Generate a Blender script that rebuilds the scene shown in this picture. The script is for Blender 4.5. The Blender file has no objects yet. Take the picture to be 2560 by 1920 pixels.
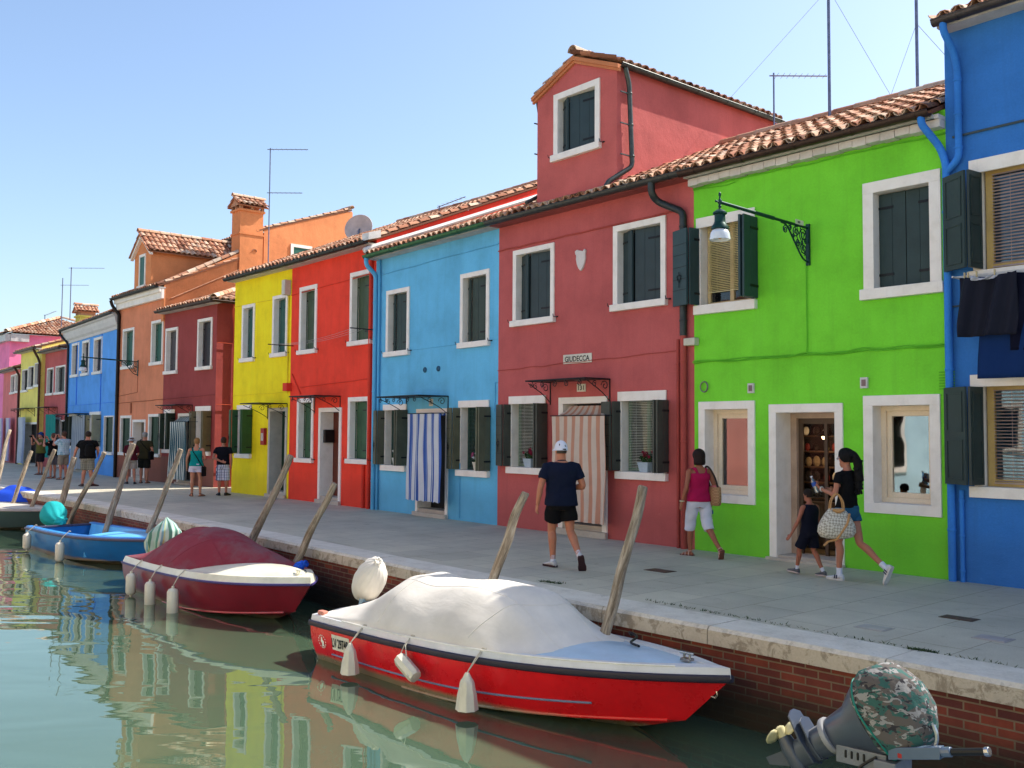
import bpy, math, random
import numpy as np
from mathutils import Vector, Matrix, Euler
random.seed(7)
R = math.radians
sc = bpy.context.scene
C = sc.collection

# ---------------------------------------------------------------- camera
# world: quay paving is z = 0, the house fronts run along X at Y ~ 12.6, the photographer stands at the origin
YAW, TILT, ROLL, FPX, EYE = R(41.5), R(2.9), R(0.373), 2411.0, 1.85
fw = Vector((-math.cos(YAW)*math.cos(TILT), math.sin(YAW)*math.cos(TILT), math.sin(TILT)))
r0 = fw.cross(Vector((0, 0, 1))).normalized(); u0 = r0.cross(fw)
rt = r0*math.cos(ROLL) + u0*math.sin(ROLL); up = u0*math.cos(ROLL) - r0*math.sin(ROLL)
CAM = Vector((0, 0, EYE))
cd = bpy.data.cameras.new('camera'); cam = bpy.data.objects.new('camera', cd); C.objects.link(cam)
cd.sensor_width = 36; cd.lens = FPX/2560*36; cd.clip_end = 3000; cd.clip_start = 0.05
cam.matrix_world = Matrix(((rt.x, up.x, -fw.x, CAM.x), (rt.y, up.y, -fw.y, CAM.y), (rt.z, up.z, -fw.z, CAM.z), (0, 0, 0, 1)))
sc.camera = cam
# ---------------------------------------------------------------- sky, sun, exposure
SUN = Vector((0.28, 0.80, 1.0)).normalized()
el = math.asin(SUN.z); az = math.atan2(SUN.x, SUN.y)
w = bpy.data.worlds.new('World'); sc.world = w; w.use_nodes = True
nt = w.node_tree; nt.nodes.clear()
sky = nt.nodes.new('ShaderNodeTexSky'); sky.sky_type = 'NISHITA'; sky.sun_disc = False
sky.sun_elevation = el; sky.sun_rotation = az; sky.air_density = 1.0; sky.dust_density = 1.7; sky.ozone_density = 2.1
bg = nt.nodes.new('ShaderNodeBackground'); bg.inputs[1].default_value = 0.12
wo = nt.nodes.new('ShaderNodeOutputWorld')
nt.links.new(sky.outputs[0], bg.inputs[0]); nt.links.new(bg.outputs[0], wo.inputs[0])
sl = bpy.data.lights.new('sun', 'SUN'); sl.energy = 4.0; sl.angle = R(0.53); sl.color = (1, 0.95, 0.86)
so = bpy.data.objects.new('sun', sl); C.objects.link(so); so.location = (20, 30, 40)
so.rotation_euler = SUN.to_track_quat('Z', 'Y').to_euler()
sc.view_settings.view_transform = 'Standard'; sc.view_settings.look = 'None'
sc.view_settings.gamma = 1; sc.view_settings.use_curve_mapping = False
sc.view_settings.exposure = 1.05
sc.cycles.max_bounces = 8; sc.cycles.use_denoising = True

# ---------------------------------------------------------------- measuring: a photo pixel (2560 wide) seen on a known plane
def ray(x, y): return fw + rt*((x-1280)/FPX) - up*((y-960)/FPX)
def atZ(x, y, z=0.0): d = ray(x, y); return CAM + d*((z-EYE)/d.z)
def atY(x, y, Y): d = ray(x, y); return CAM + d*(Y/d.y)
def atX(x, y, X): d = ray(x, y); return CAM + d*(X/d.x)
def zc(ox, oy, s): return lambda x, y: (ox+x/s, oy+y/s)

# ---------------------------------------------------------------- object helpers
WM = {}
def tag(o, label=None, cat=None, group=None, kind=None):
    if label: o['label'] = label
    if cat: o['category'] = cat
    if group: o['group'] = group
    if kind: o['kind'] = kind
    return o
def thing(name, label, cat, loc=(0, 0, 0), rz=0.0, group=None):
    o = bpy.data.objects.new(name, None); C.objects.link(o); o.empty_display_size = 0.2
    o.location = loc; o.rotation_euler = (0, 0, rz)
    WM[o.name] = Matrix.Translation(Vector(loc)) @ Matrix.Rotation(rz, 4, 'Z')
    return tag(o, label, cat, group)
def top_of(o):
    while o.parent: o = o.parent
    return o
class MB:
    def __init__(s): s.v = []; s.f = []; s.mi = []; s.uv = {}; s.t = []; s.tint = 0.5
    def add(s, vs, fs, mi=0):
        n = len(s.v); s.v += [tuple(p) for p in vs]
        for f in fs: s.f.append(tuple(n+i for i in f)); s.mi.append(mi); s.t.append(s.tint)
        return n
    def quad(s, a, b, c, d, mi=0): s.add([a, b, c, d], [(0, 1, 2, 3)], mi)
    def box(s, x0, y0, z0, x1, y1, z1, mi=0):
        s.add([(x0,y0,z0),(x1,y0,z0),(x1,y1,z0),(x0,y1,z0),(x0,y0,z1),(x1,y0,z1),(x1,y1,z1),(x0,y1,z1)],
              [(0,3,2,1),(4,5,6,7),(0,1,5,4),(1,2,6,5),(2,3,7,6),(3,0,4,7)], mi)
    def obox(s, o, a, b, c, mi=0):   # box from a corner and three edge vectors
        o, a, b, c = map(Vector, (o, a, b, c))
        P = [o, o+a, o+a+b, o+b, o+c, o+a+c, o+a+b+c, o+b+c]
        fl = a.cross(b).dot(c) < 0
        F = [(0,3,2,1),(4,5,6,7),(0,1,5,4),(1,2,6,5),(2,3,7,6),(3,0,4,7)]
        s.add(P, [tuple(reversed(f)) for f in F] if fl else F, mi)
    def loft(s, rings, mi=0, cap=True, close=True):
        n = len(s.v); k = len(rings[0])
        for r in rings: s.v += [tuple(p) for p in r]
        for i in range(len(rings)-1):
            for j in range(k if close else k-1):
                a = n+i*k+j; b = n+i*k+(j+1) % k
                s.f.append((a, b, b+k, a+k)); s.mi.append(mi); s.t.append(s.tint)
        if cap and close:
            s.f.append(tuple(n+j for j in reversed(range(k)))); s.mi.append(mi); s.t.append(s.tint)
            m = n+(len(rings)-1)*k
            s.f.append(tuple(m+j for j in range(k))); s.mi.append(mi); s.t.append(s.tint)
    def tube(s, pts, r, seg=8, mi=0, flat=None, ref=None):
        pts = [Vector(p) for p in pts]; n = len(pts)
        rr = r if isinstance(r, (list, tuple)) else [r]*n
        rings = []; prev = None
        for i, p in enumerate(pts):
            t = (pts[min(i+1, n-1)]-pts[max(i-1, 0)])
            if t.length < 1e-9: t = Vector((0, 0, 1))
            t.normalize()
            if prev is None:
                a = Vector(ref) if ref else (Vector((1, 0, 0)) if abs(t.x) < .8 else Vector((0, 1, 0)))
            else: a = prev
            a = (a-t*a.dot(t)); a = a.normalized() if a.length > 1e-6 else t.orthogonal().normalized()
            prev = a; b = t.cross(a)
            ra, rb = rr[i] if isinstance(rr[i], tuple) else (rr[i], rr[i])
            rings.append([p+a*(ra*math.cos(2*math.pi*j/seg))+b*(rb*math.sin(2*math.pi*j/seg)) for j in range(seg)])
        s.loft(rings, mi)
    def ball(s, c, r, seg=10, rings=6, mi=0):
        c = Vector(c); r = Vector(r) if not isinstance(r, (int, float)) else Vector((r, r, r))
        L = []
        for i in range(rings+1):
            th = math.pi*(i+.02 if i == 0 else i-.02 if i == rings else i)/rings
            L.append([c+Vector((r.x*math.sin(th)*math.cos(2*math.pi*j/seg), r.y*math.sin(th)*math.sin(2*math.pi*j/seg), -r.z*math.cos(th))) for j in range(seg)])
        s.loft(L, mi)
    def lathe(s, c, prof, seg=14, axis=(0, 0, 1), mi=0):
        c = Vector(c); ax = Vector(axis).normalized(); a = ax.orthogonal().normalized(); b = ax.cross(a)
        s.loft([[c+ax*h+a*(r*math.cos(2*math.pi*j/seg))+b*(r*math.sin(2*math.pi*j/seg)) for j in range(seg)] for r, h in prof], mi)
    def grid(s, fn, nu, nv, mi=0, thick=0.0):
        n = len(s.v)
        for j in range(nv+1):
            for i in range(nu+1):
                s.uv[len(s.v)] = (i/nu, j/nv); s.v.append(tuple(fn(i/nu, j/nv)))
        for j in range(nv):
            for i in range(nu):
                a = n+j*(nu+1)+i; s.f.append((a, a+1, a+nu+2, a+nu+1)); s.mi.append(mi); s.t.append(s.tint)
    def prism(s, poly, ext, mi=0):
        ext = Vector(ext); n = len(poly); P = [Vector(p) for p in poly]
        N = Vector((0, 0, 0))
        for i in range(n): N += P[i].cross(P[(i+1) % n])
        if N.dot(ext) < 0: P.reverse()
        s.add(P+[p+ext for p in P], [tuple(reversed(range(n))), tuple(range(n, 2*n))]+[(i, (i+1) % n, n+(i+1) % n, n+i) for i in range(n)], mi)
    def build(s, name, mats, parent=None, world=False, smooth=False, sharp=40, bevel=0, solid=0, subd=0):
        me = bpy.data.meshes.new(name)
        vs = s.v
        o = bpy.data.objects.new(name, me); C.objects.link(o)
        if parent is not None:
            o.parent = parent
            if world:
                inv = WM[top_of(parent).name].inverted(); vs = [tuple(inv @ Vector(p)) for p in vs]
        elif world is True:
            a = np.array(vs); base = Vector((float((a[:, 0].min()+a[:, 0].max())/2), float((a[:, 1].min()+a[:, 1].max())/2), float(a[:, 2].min())))
            o.location = base; vs = [(p[0]-base.x, p[1]-base.y, p[2]-base.z) for p in vs]
        me.from_pydata(vs, [], s.f)
        for m in (mats if isinstance(mats, (list, tuple)) else [mats]): me.materials.append(m)
        me.polygons.foreach_set('material_index', s.mi)
        if len(set(s.t)) > 1:
            at = me.attributes.new('tint', 'FLOAT', 'FACE'); at.data.foreach_set('value', s.t)
        if s.uv:
            uvl = me.uv_layers.new(name='UVMap')
            for l in me.loops: uvl.data[l.index].uv = s.uv.get(l.vertex_index, (0, 0))
        if smooth:
            me.shade_smooth(); me.set_sharp_from_angle(angle=R(sharp))
        me.update()
        if solid:
            m = o.modifiers.new('s', 'SOLIDIFY'); m.thickness = solid; m.offset = 0
        if bevel:
            m = o.modifiers.new('b', 'BEVEL'); m.width = bevel; m.segments = 2; m.limit_method = 'ANGLE'; m.angle_limit = R(50)
        if subd:
            m = o.modifiers.new('d', 'SUBSURF'); m.levels = subd; m.render_levels = subd
        return o
def struct(o): o['kind'] = 'structure'; return o
def catmull(pts, k=5):
    P = [Vector(p) for p in pts]; out = []
    for i in range(len(P)-1):
        a = P[max(i-1, 0)]; b = P[i]; c = P[i+1]; d = P[min(i+2, len(P)-1)]
        for j in range(k):
            t = j/k; out.append(0.5*((2*b)+(c-a)*t+(2*a-5*b+4*c-d)*t*t+(3*b-a-3*c+d)*t**3))
    out.append(P[-1]); return out
def interp(xs, ys, x): return float(np.interp(x, xs, ys))

# ---------------------------------------------------------------- materials
def lin(r, g, b, k=1.0):
    f = lambda c: ((c/255+.055)/1.055)**2.4 if c > 10.3 else c/255/12.92
    return (min(f(r)*k, .95), min(f(g)*k, .95), min(f(b)*k, .95), 1)
class NT:
    def __init__(s, name):
        s.m = bpy.data.materials.new(name); s.m.use_nodes = True; s.t = s.m.node_tree; s.t.nodes.clear()
        s.out = s.n('ShaderNodeOutputMaterial')
    def n(s, ty, **kw):
        d = s.t.nodes.new(ty)
        for k, v in kw.items(): setattr(d, k, v)
        return d
    def l(s, a, b): s.t.links.new(a, b)
    def coord(s, scale=(1, 1, 1), kind='Object', rot=(0, 0, 0)):
        tc = s.n('ShaderNodeTexCoord'); mp = s.n('ShaderNodeMapping'); mp.inputs['Scale'].default_value = scale; mp.inputs['Rotation'].default_value = rot
        s.l(tc.outputs[kind], mp.inputs[0]); return mp.outputs[0]
    def noise(s, scale, detail=4, rough=.55, co=None, dist=0):
        d = s.n('ShaderNodeTexNoise'); d.inputs['Scale'].default_value = scale; d.inputs['Detail'].default_value = detail
        d.inputs['Roughness'].default_value = rough; d.inputs['Distortion'].default_value = dist
        if co is not None: s.l(co, d.inputs['Vector'])
        return d.outputs['Fac']
    def ramp(s, fac, stops, interp='LINEAR'):
        d = s.n('ShaderNodeValToRGB'); d.color_ramp.interpolation = interp
        e = d.color_ramp.elements
        while len(e) > 1: e.remove(e[-1])
        e[0].position = stops[0][0]; e[0].color = stops[0][1]
        for p, c in stops[1:]:
            x = e.new(p); x.color = c
        s.l(fac, d.inputs[0]); return d.outputs[0]
    def g(s, v): return (v, v, v, 1)
    def mix(s, a, b, fac, mode='MIX'):
        d = s.n('ShaderNodeMix', data_type='RGBA', blend_type=mode)
        for i, v in ((6, a), (7, b), (0, fac)):
            if isinstance(v, (tuple, float, int)): d.inputs[i].default_value = v
            else: s.l(v, d.inputs[i])
        return d.outputs[2]
    def math(s, op, a, b=0.0):
        d = s.n('ShaderNodeMath', operation=op)
        for i, v in ((0, a), (1, b)):
            if isinstance(v, (float, int)): d.inputs[i].default_value = v
            else: s.l(v, d.inputs[i])
        return d.outputs[0]
    def sep(s, co):
        d = s.n('ShaderNodeSeparateXYZ'); s.l(co, d.inputs[0]); return d.outputs
    def bump(s, h, strength=.3, dist=.01):
        d = s.n('ShaderNodeBump'); d.inputs['Strength'].default_value = strength; d.inputs['Distance'].default_value = dist
        s.l(h, d.inputs['Height']); return d.outputs[0]
    def bsdf(s, col, rough=.8, bump=None, metal=0, spec=.3, coat=0, ior=1.5, **kw):
        d = s.n('ShaderNodeBsdfPrincipled')
        if isinstance(col, tuple): d.inputs['Base Color'].default_value = col
        else: s.l(col, d.inputs['Base Color'])
        if isinstance(rough, (float, int)): d.inputs['Roughness'].default_value = rough
        else: s.l(rough, d.inputs['Roughness'])
        d.inputs['Metallic'].default_value = metal; d.inputs['Specular IOR Level'].default_value = spec
        d.inputs['Coat Weight'].default_value = coat; d.inputs['IOR'].default_value = ior
        if bump is not None: s.l(bump, d.inputs['Normal'])
        s.l(d.outputs[0], s.out.inputs[0]); s.b = d; return s.m
MC = {}
def memo(fn):
    def g(*a, **k):
        key = (fn.__name__, a, tuple(sorted(k.items())))
        if key not in MC: MC[key] = fn(*a, **k)
        return MC[key]
    return g
KF = 1.75     # facade paint: photo value in open shade -> paint colour
@memo
def plaster(r, g, b, k=KF, dirt=.75, r2=None):
    n = NT('painted_plaster'); co = n.coord()
    base = lin(r, g, b, k)
    dark = tuple(c*.80 for c in base[:3])+(1,); lite = tuple(min(c*1.14+.006, 1) for c in base[:3])+(1,)
    a = n.noise(1.1, 6, .62, co); c1 = n.ramp(a, [(.28, dark), (.5, base), (.75, lite)])
    st = n.noise(1, 5, .7, n.coord((5.5, 5.5, .35))); sf = n.ramp(st, [(.50, n.g(0)), (.72, n.g(1))])
    c2 = n.mix(c1, tuple(c*.66+.01 for c in base[:3])+(1,), n.math('MULTIPLY', sf, .42*dirt))
    fine = n.noise(38, 4, .6, co); c3 = n.mix(c2, n.ramp(fine, [(.3, n.g(.82)), (.7, n.g(1.12))]), .35, 'MULTIPLY')
    z = n.sep(co)[2]                                    # grime and rising damp along the foot of the wall
    zz = n.math('ADD', z, n.math('MULTIPLY', n.noise(2.2, 5, .65, co), -.9))
    low = n.ramp(zz, [(-.0, n.g(1)), (.30, n.g(0))]); c3 = n.mix(c3, tuple(c*.62+.012 for c in base[:3])+(1,), n.math('MULTIPLY', low, .55*dirt))
    sp = n.ramp(n.noise(9, 3, .5, co), [(.69, n.g(0)), (.72, n.g(1))]); c3 = n.mix(c3, tuple(min(c*.9+.05, 1) for c in base[:3])+(1,), n.math('MULTIPLY', sp, .35*dirt))
    h = n.math('ADD', n.math('MULTIPLY', n.noise(60, 5, .6, co), .35), n.noise(5, 5, .6, co))
    return n.bsdf(c3, .88, n.bump(h, .5, .02), spec=.2)
@memo
def paint(r, g, b, k=1.0, rough=.5, wear=.25, scale=3.0, bumps=.15):
    n = NT('paint'); co = n.coord(); base = lin(r, g, b, k)
    a = n.noise(scale, 6, .65, co)
    c1 = n.ramp(a, [(.3, tuple(c*(1-wear) for c in base[:3])+(1,)), (.6, base), (.8, tuple(min(1, c*(1+wear*.5)) for c in base[:3])+(1,))])
    f = n.noise(scale*14, 3, .6, co); c1 = n.mix(c1, n.ramp(f, [(.3, n.g(.85)), (.7, n.g(1.08))]), .4, 'MULTIPLY')
    return n.bsdf(c1, rough, n.bump(f, bumps, .004), spec=.35)
@memo
def white_stone():
    n = NT('white_painted_stone'); co = n.coord(); a = n.noise(4, 6, .65, co)
    c1 = n.ramp(a, [(.2, lin(222, 214, 202)), (.5, lin(240, 232, 222)), (.8, lin(246, 240, 232))])
    f = n.noise(1, 4, .7, n.coord((14, 14, 1.2))); c1 = n.mix(c1, lin(150, 144, 134), n.ramp(f, [(.6, n.g(0)), (.85, n.g(.22))]))
    return n.bsdf(c1, .7, n.bump(n.noise(40, 3, .6, co), .25, .006))
@memo
def tile_mat(warm=1.0):
    n = NT('clay_tile'); co = n.coord()
    at = n.n('ShaderNodeAttribute'); at.attribute_name = 'tint'
    c1 = n.ramp(at.outputs['Fac'], [(0, lin(112, 74, 58)), (.25, lin(168, 112, 86)), (.5, lin(192, 142, 112)), (.72, lin(206, 168, 140)), (.88, lin(186, 164, 144)), (1, lin(218, 192, 166))])
    a = n.noise(7, 6, .7, co); c2 = n.mix(c1, lin(96, 84, 70), n.ramp(a, [(.5, n.g(0)), (.74, n.g(.75))]))
    f = n.noise(45, 4, .6, co); c3 = n.mix(c2, n.ramp(f, [(.3, n.g(.75)), (.7, n.g(1.15))]), .5, 'MULTIPLY')
    return n.bsdf(c3, .9, n.bump(f, .4, .006), spec=.15)
@memo
def metal(r, g, b, k=1.0, rough=.45, met=.6):
    n = NT('metal'); co = n.coord(); base = lin(r, g, b, k); a = n.noise(9, 5, .65, co)
    c1 = n.ramp(a, [(.3, tuple(c*.7 for c in base[:3])+(1,)), (.7, tuple(min(1, c*1.2) for c in base[:3])+(1,))])
    return n.bsdf(c1, rough, n.bump(n.noise(70, 3, .6, co), .12, .003), metal=met)
@memo
def glass_mat(ior=1.75, tint=1.0):
    n = NT('window_glass'); tr = n.n('ShaderNodeBsdfTransparent'); tr.inputs[0].default_value = (tint*.9, tint*.93, tint*.92, 1)
    gl = n.n('ShaderNodeBsdfGlossy'); gl.inputs['Roughness'].default_value = .02
    bp = n.bump(n.noise(1.3, 2, .5, n.coord()), .06, .05); n.l(bp, gl.inputs['Normal'])
    fr = n.n('ShaderNodeFresnel'); fr.inputs[0].default_value = ior
    mx = n.n('ShaderNodeMixShader'); n.l(fr.outputs[0], mx.inputs[0]); n.l(tr.outputs[0], mx.inputs[1]); n.l(gl.outputs[0], mx.inputs[2])
    n.l(mx.outputs[0], n.out.inputs[0]); return n.m
@memo
def cloth(r, g, b, k=1.0, r2=None, rough=.9):
    n = NT('cloth'); co = n.coord(); base = lin(r, g, b, k)
    c1 = n.mix(base, tuple(c*.78 for c in base[:3])+(1,), n.noise(6, 5, .6, co))
    f = n.noise(160, 2, .5, co)
    return n.bsdf(c1, rough, n.bump(n.math('ADD', n.math('MULTIPLY', f, .15), n.noise(14, 4, .6, co)), .35, .012), spec=.15)
@memo
def stripes(stops, period, rough=.9, trans=.12):
    """cloth striped across its width: stops = ((pos, (r,g,b)), ...) constant ramp over one period, from the UV map"""
    n = NT('striped_cloth'); uv = n.n('ShaderNodeTexCoord').outputs['UV']
    x = n.sep(uv)[0]; fr = n.math('FRACT', n.math('MULTIPLY', x, period))
    c1 = n.ramp(fr, [(p, lin(*c)) for p, c in stops], 'CONSTANT')
    f = n.noise(3, 4, .6, n.coord()); c2 = n.mix(c1, n.ramp(f, [(.3, n.g(.85)), (.7, n.g(1.05))]), .6, 'MULTIPLY')
    m = n.bsdf(c2, rough, n.bump(n.noise(9, 4, .6, n.coord()), .25, .02), spec=.1)
    td = n.n('ShaderNodeBsdfTranslucent'); n.l(c2, td.inputs[0]); mx = n.n('ShaderNodeMixShader'); mx.inputs[0].default_value = trans
    n.l(n.b.outputs[0], mx.inputs[1]); n.l(td.outputs[0], mx.inputs[2]); n.l(mx.outputs[0], n.out.inputs[0]); return m
@memo
def wood_pole():
    n = NT('weathered_wood'); co = n.coord((9, 9, .9)); a = n.noise(3, 7, .7, co, .6)
    c1 = n.ramp(a, [(.3, lin(84, 72, 60)), (.45, lin(140, 126, 108)), (.6, lin(178, 164, 144)), (.8, lin(206, 196, 178))])
    big = n.noise(2.0, 4, .6, n.coord()); c1 = n.mix(c1, lin(104, 86, 66), n.ramp(big, [(.5, n.g(0)), (.72, n.g(.6))]))
    return n.bsdf(c1, .9, n.bump(a, .9, .02), spec=.1)
WHITE = white_stone(); DARKIRON = metal(38, 40, 42, 1, .5, .5); IRONGREEN = metal(22, 62, 56, 1, .4, .3)
BLACK = paint(16, 16, 17, 1, .5, .1)
GUT = metal(72, 68, 66, .9, .45, .5); GUTBROWN = metal(70, 52, 44, .9, .4, .4)
DGREEN = paint(44, 60, 54, 1.25, .55, .3, 2.5)
GLASS = glass_mat()
def text_mesh(txt, name, mat, parent, origin, xdir, ydir, height, width=None, depth=.004, center=True):
    cu = bpy.data.curves.new('t', 'FONT'); cu.body = txt; cu.size = 1; cu.extrude = 0; cu.offset = .022; cu.resolution_u = 3
    if center: cu.align_x = 'CENTER'; cu.align_y = 'CENTER'
    to = bpy.data.objects.new('t', cu); C.objects.link(to)
    dg = bpy.context.evaluated_depsgraph_get(); dg.update()
    me = bpy.data.meshes.new_from_object(to.evaluated_get(dg)); bpy.data.objects.remove(to); bpy.data.curves.remove(cu)
    xs = [v.co.x for v in me.vertices]; ys = [v.co.y for v in me.vertices]
    sy = height/(max(ys)-min(ys)); sx = (width/(max(xs)-min(xs))) if width else sy
    cx, cy = (max(xs)+min(xs))/2, (max(ys)+min(ys))/2
    O = Vector(origin); X = Vector(xdir).normalized(); Y = Vector(ydir).normalized(); N = X.cross(Y)
    m = MB()
    for v in me.vertices: m.v.append(tuple(O+X*((v.co.x-cx)*sx)+Y*((v.co.y-cy)*sy)+N*depth))
    for p in me.polygons: m.f.append(tuple(p.vertices)); m.mi.append(0); m.t.append(.5)
    bpy.data.meshes.remove(me)
    return m.build(name, mat, parent)
# ---------------------------------------------------------------- roof of clay barrel tiles, every tile modelled
def tile_field(mb, O, U, S, width, length, inside=None, pitch=.205, row=.34, pans=True, seg=5, jit=1.0):
    O, U, S = Vector(O), Vector(U).normalized(), Vector(S).normalized(); N = U.cross(S).normalized()
    rng = random.Random(int(abs(O.x*91+O.y*37+O.z*13)*100))
    nc = max(1, int(round(width/pitch))); pitch = width/nc; nr = max(1, int(math.ceil(length/row)))
    for c in range(nc):
        for q in ((0, 1) if pans else (0,)):
            uc = (c+.5*(1-q))*pitch if q else (c+.5)*pitch
            if q: uc = c*pitch
            cj = rng.uniform(-.012, .012)
            for k in range(nr):
                s0 = k*row; s1 = min(s0+row+.05, length+.03)
                if inside and not inside(uc, (s0+s1)/2): continue
                mb.tint = min(1, max(0, rng.gauss(.5, .27)))
                r0_, r1_ = (.098, .078) if q == 0 else (.085, .098)
                du = rng.uniform(-.01, .01)*jit+cj; dl = rng.uniform(0, .012)*jit; sk = rng.uniform(-.02, .02)*jit
                rings = []
                for s, r_, dz in ((s0-rng.uniform(0, .02), r0_, .05 if q == 0 else .03), (s1, r1_, .022 if q == 0 else .012)):
                    sg = 1 if q == 0 else -1; ring = []
                    for th in (1, 0):                   # outer skin then inner skin
                        rr = r_-(.014 if th == 0 else 0)
                        seq = range(seg+1) if th else range(seg, -1, -1)
                        for j in seq:
                            a = math.pi*j/seg
                            hgt = rr*math.sin(a)*.8*sg+(.085 if q else .0)+dz+dl
                            ring.append(O+U*(uc+du+(s-s0)*sk+rr*math.cos(a))+S*s+N*hgt)
                    rings.append(ring)
                mb.loft(rings)
    mb.tint = .5
def ridge_tiles(mb, A, B, r=.12, row=.38):
    A, B = Vector(A), Vector(B); d = (B-A); L = d.length; d.normalize()
    side = d.cross(Vector((0, 0, 1))).normalized(); upv = side.cross(d)
    rng = random.Random(int(L*1000)); n = max(1, int(L/row))
    for k in range(n):
        mb.tint = min(1, max(0, rng.gauss(.6, .22))); s0 = L*k/n; s1 = L*(k+1)/n+.05
        rings = []
        for s, rr in ((s0, r), (s1, r*.84)):
            ring = [A+d*s+side*(rr*math.cos(math.pi*j/6))+upv*(rr*math.sin(math.pi*j/6)+.02+(r-rr)*.4) for j in range(7)]
            ring += [A+d*s+side*((rr-.015)*math.cos(math.pi*j/6))+upv*((rr-.015)*math.sin(math.pi*j/6)+.02) for j in range(6, -1, -1)]
            rings.append(ring)
        mb.loft(rings)
    mb.tint = .5
def gutter(mb, A, B, r=.075, seg=8):
    A, B = Vector(A), Vector(B); d = (B-A).normalized(); side = d.cross(Vector((0, 0, 1))).normalized()
    rings = []
    for p in (A, B):
        ring = [p+side*(r*math.cos(math.pi+math.pi*j/seg))+Vector((0, 0, r*math.sin(math.pi+math.pi*j/seg))) for j in range(seg+1)]
        ring += [p+side*((r-.008)*math.cos(math.pi+math.pi*j/seg))+Vector((0, 0, (r-.008)*math.sin(math.pi+math.pi*j/seg))) for j in range(seg, -1, -1)]
        rings.append(ring)
    mb.loft(rings)
    for s in (1, -1):
        mb.tube([A+side*(r*s), B+side*(r*s)], .010, 6)
    L = (B-A).length
    for k in range(int(L/.9)+1):                       # joint collars
        p = A+d*(min(.3+k*.9, L-.05)); mb.loft([[p+d*e+side*((r+.006)*math.cos(math.pi+math.pi*j/seg))+Vector((0, 0, (r+.006)*math.sin(math.pi+math.pi*j/seg))) for j in range(seg+1)]+[p+d*e+side*(r*math.cos(math.pi+math.pi*j/seg))+Vector((0, 0, r*math.sin(math.pi+math.pi*j/seg))) for j in range(seg, -1, -1)] for e in (0, .03)])

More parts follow.
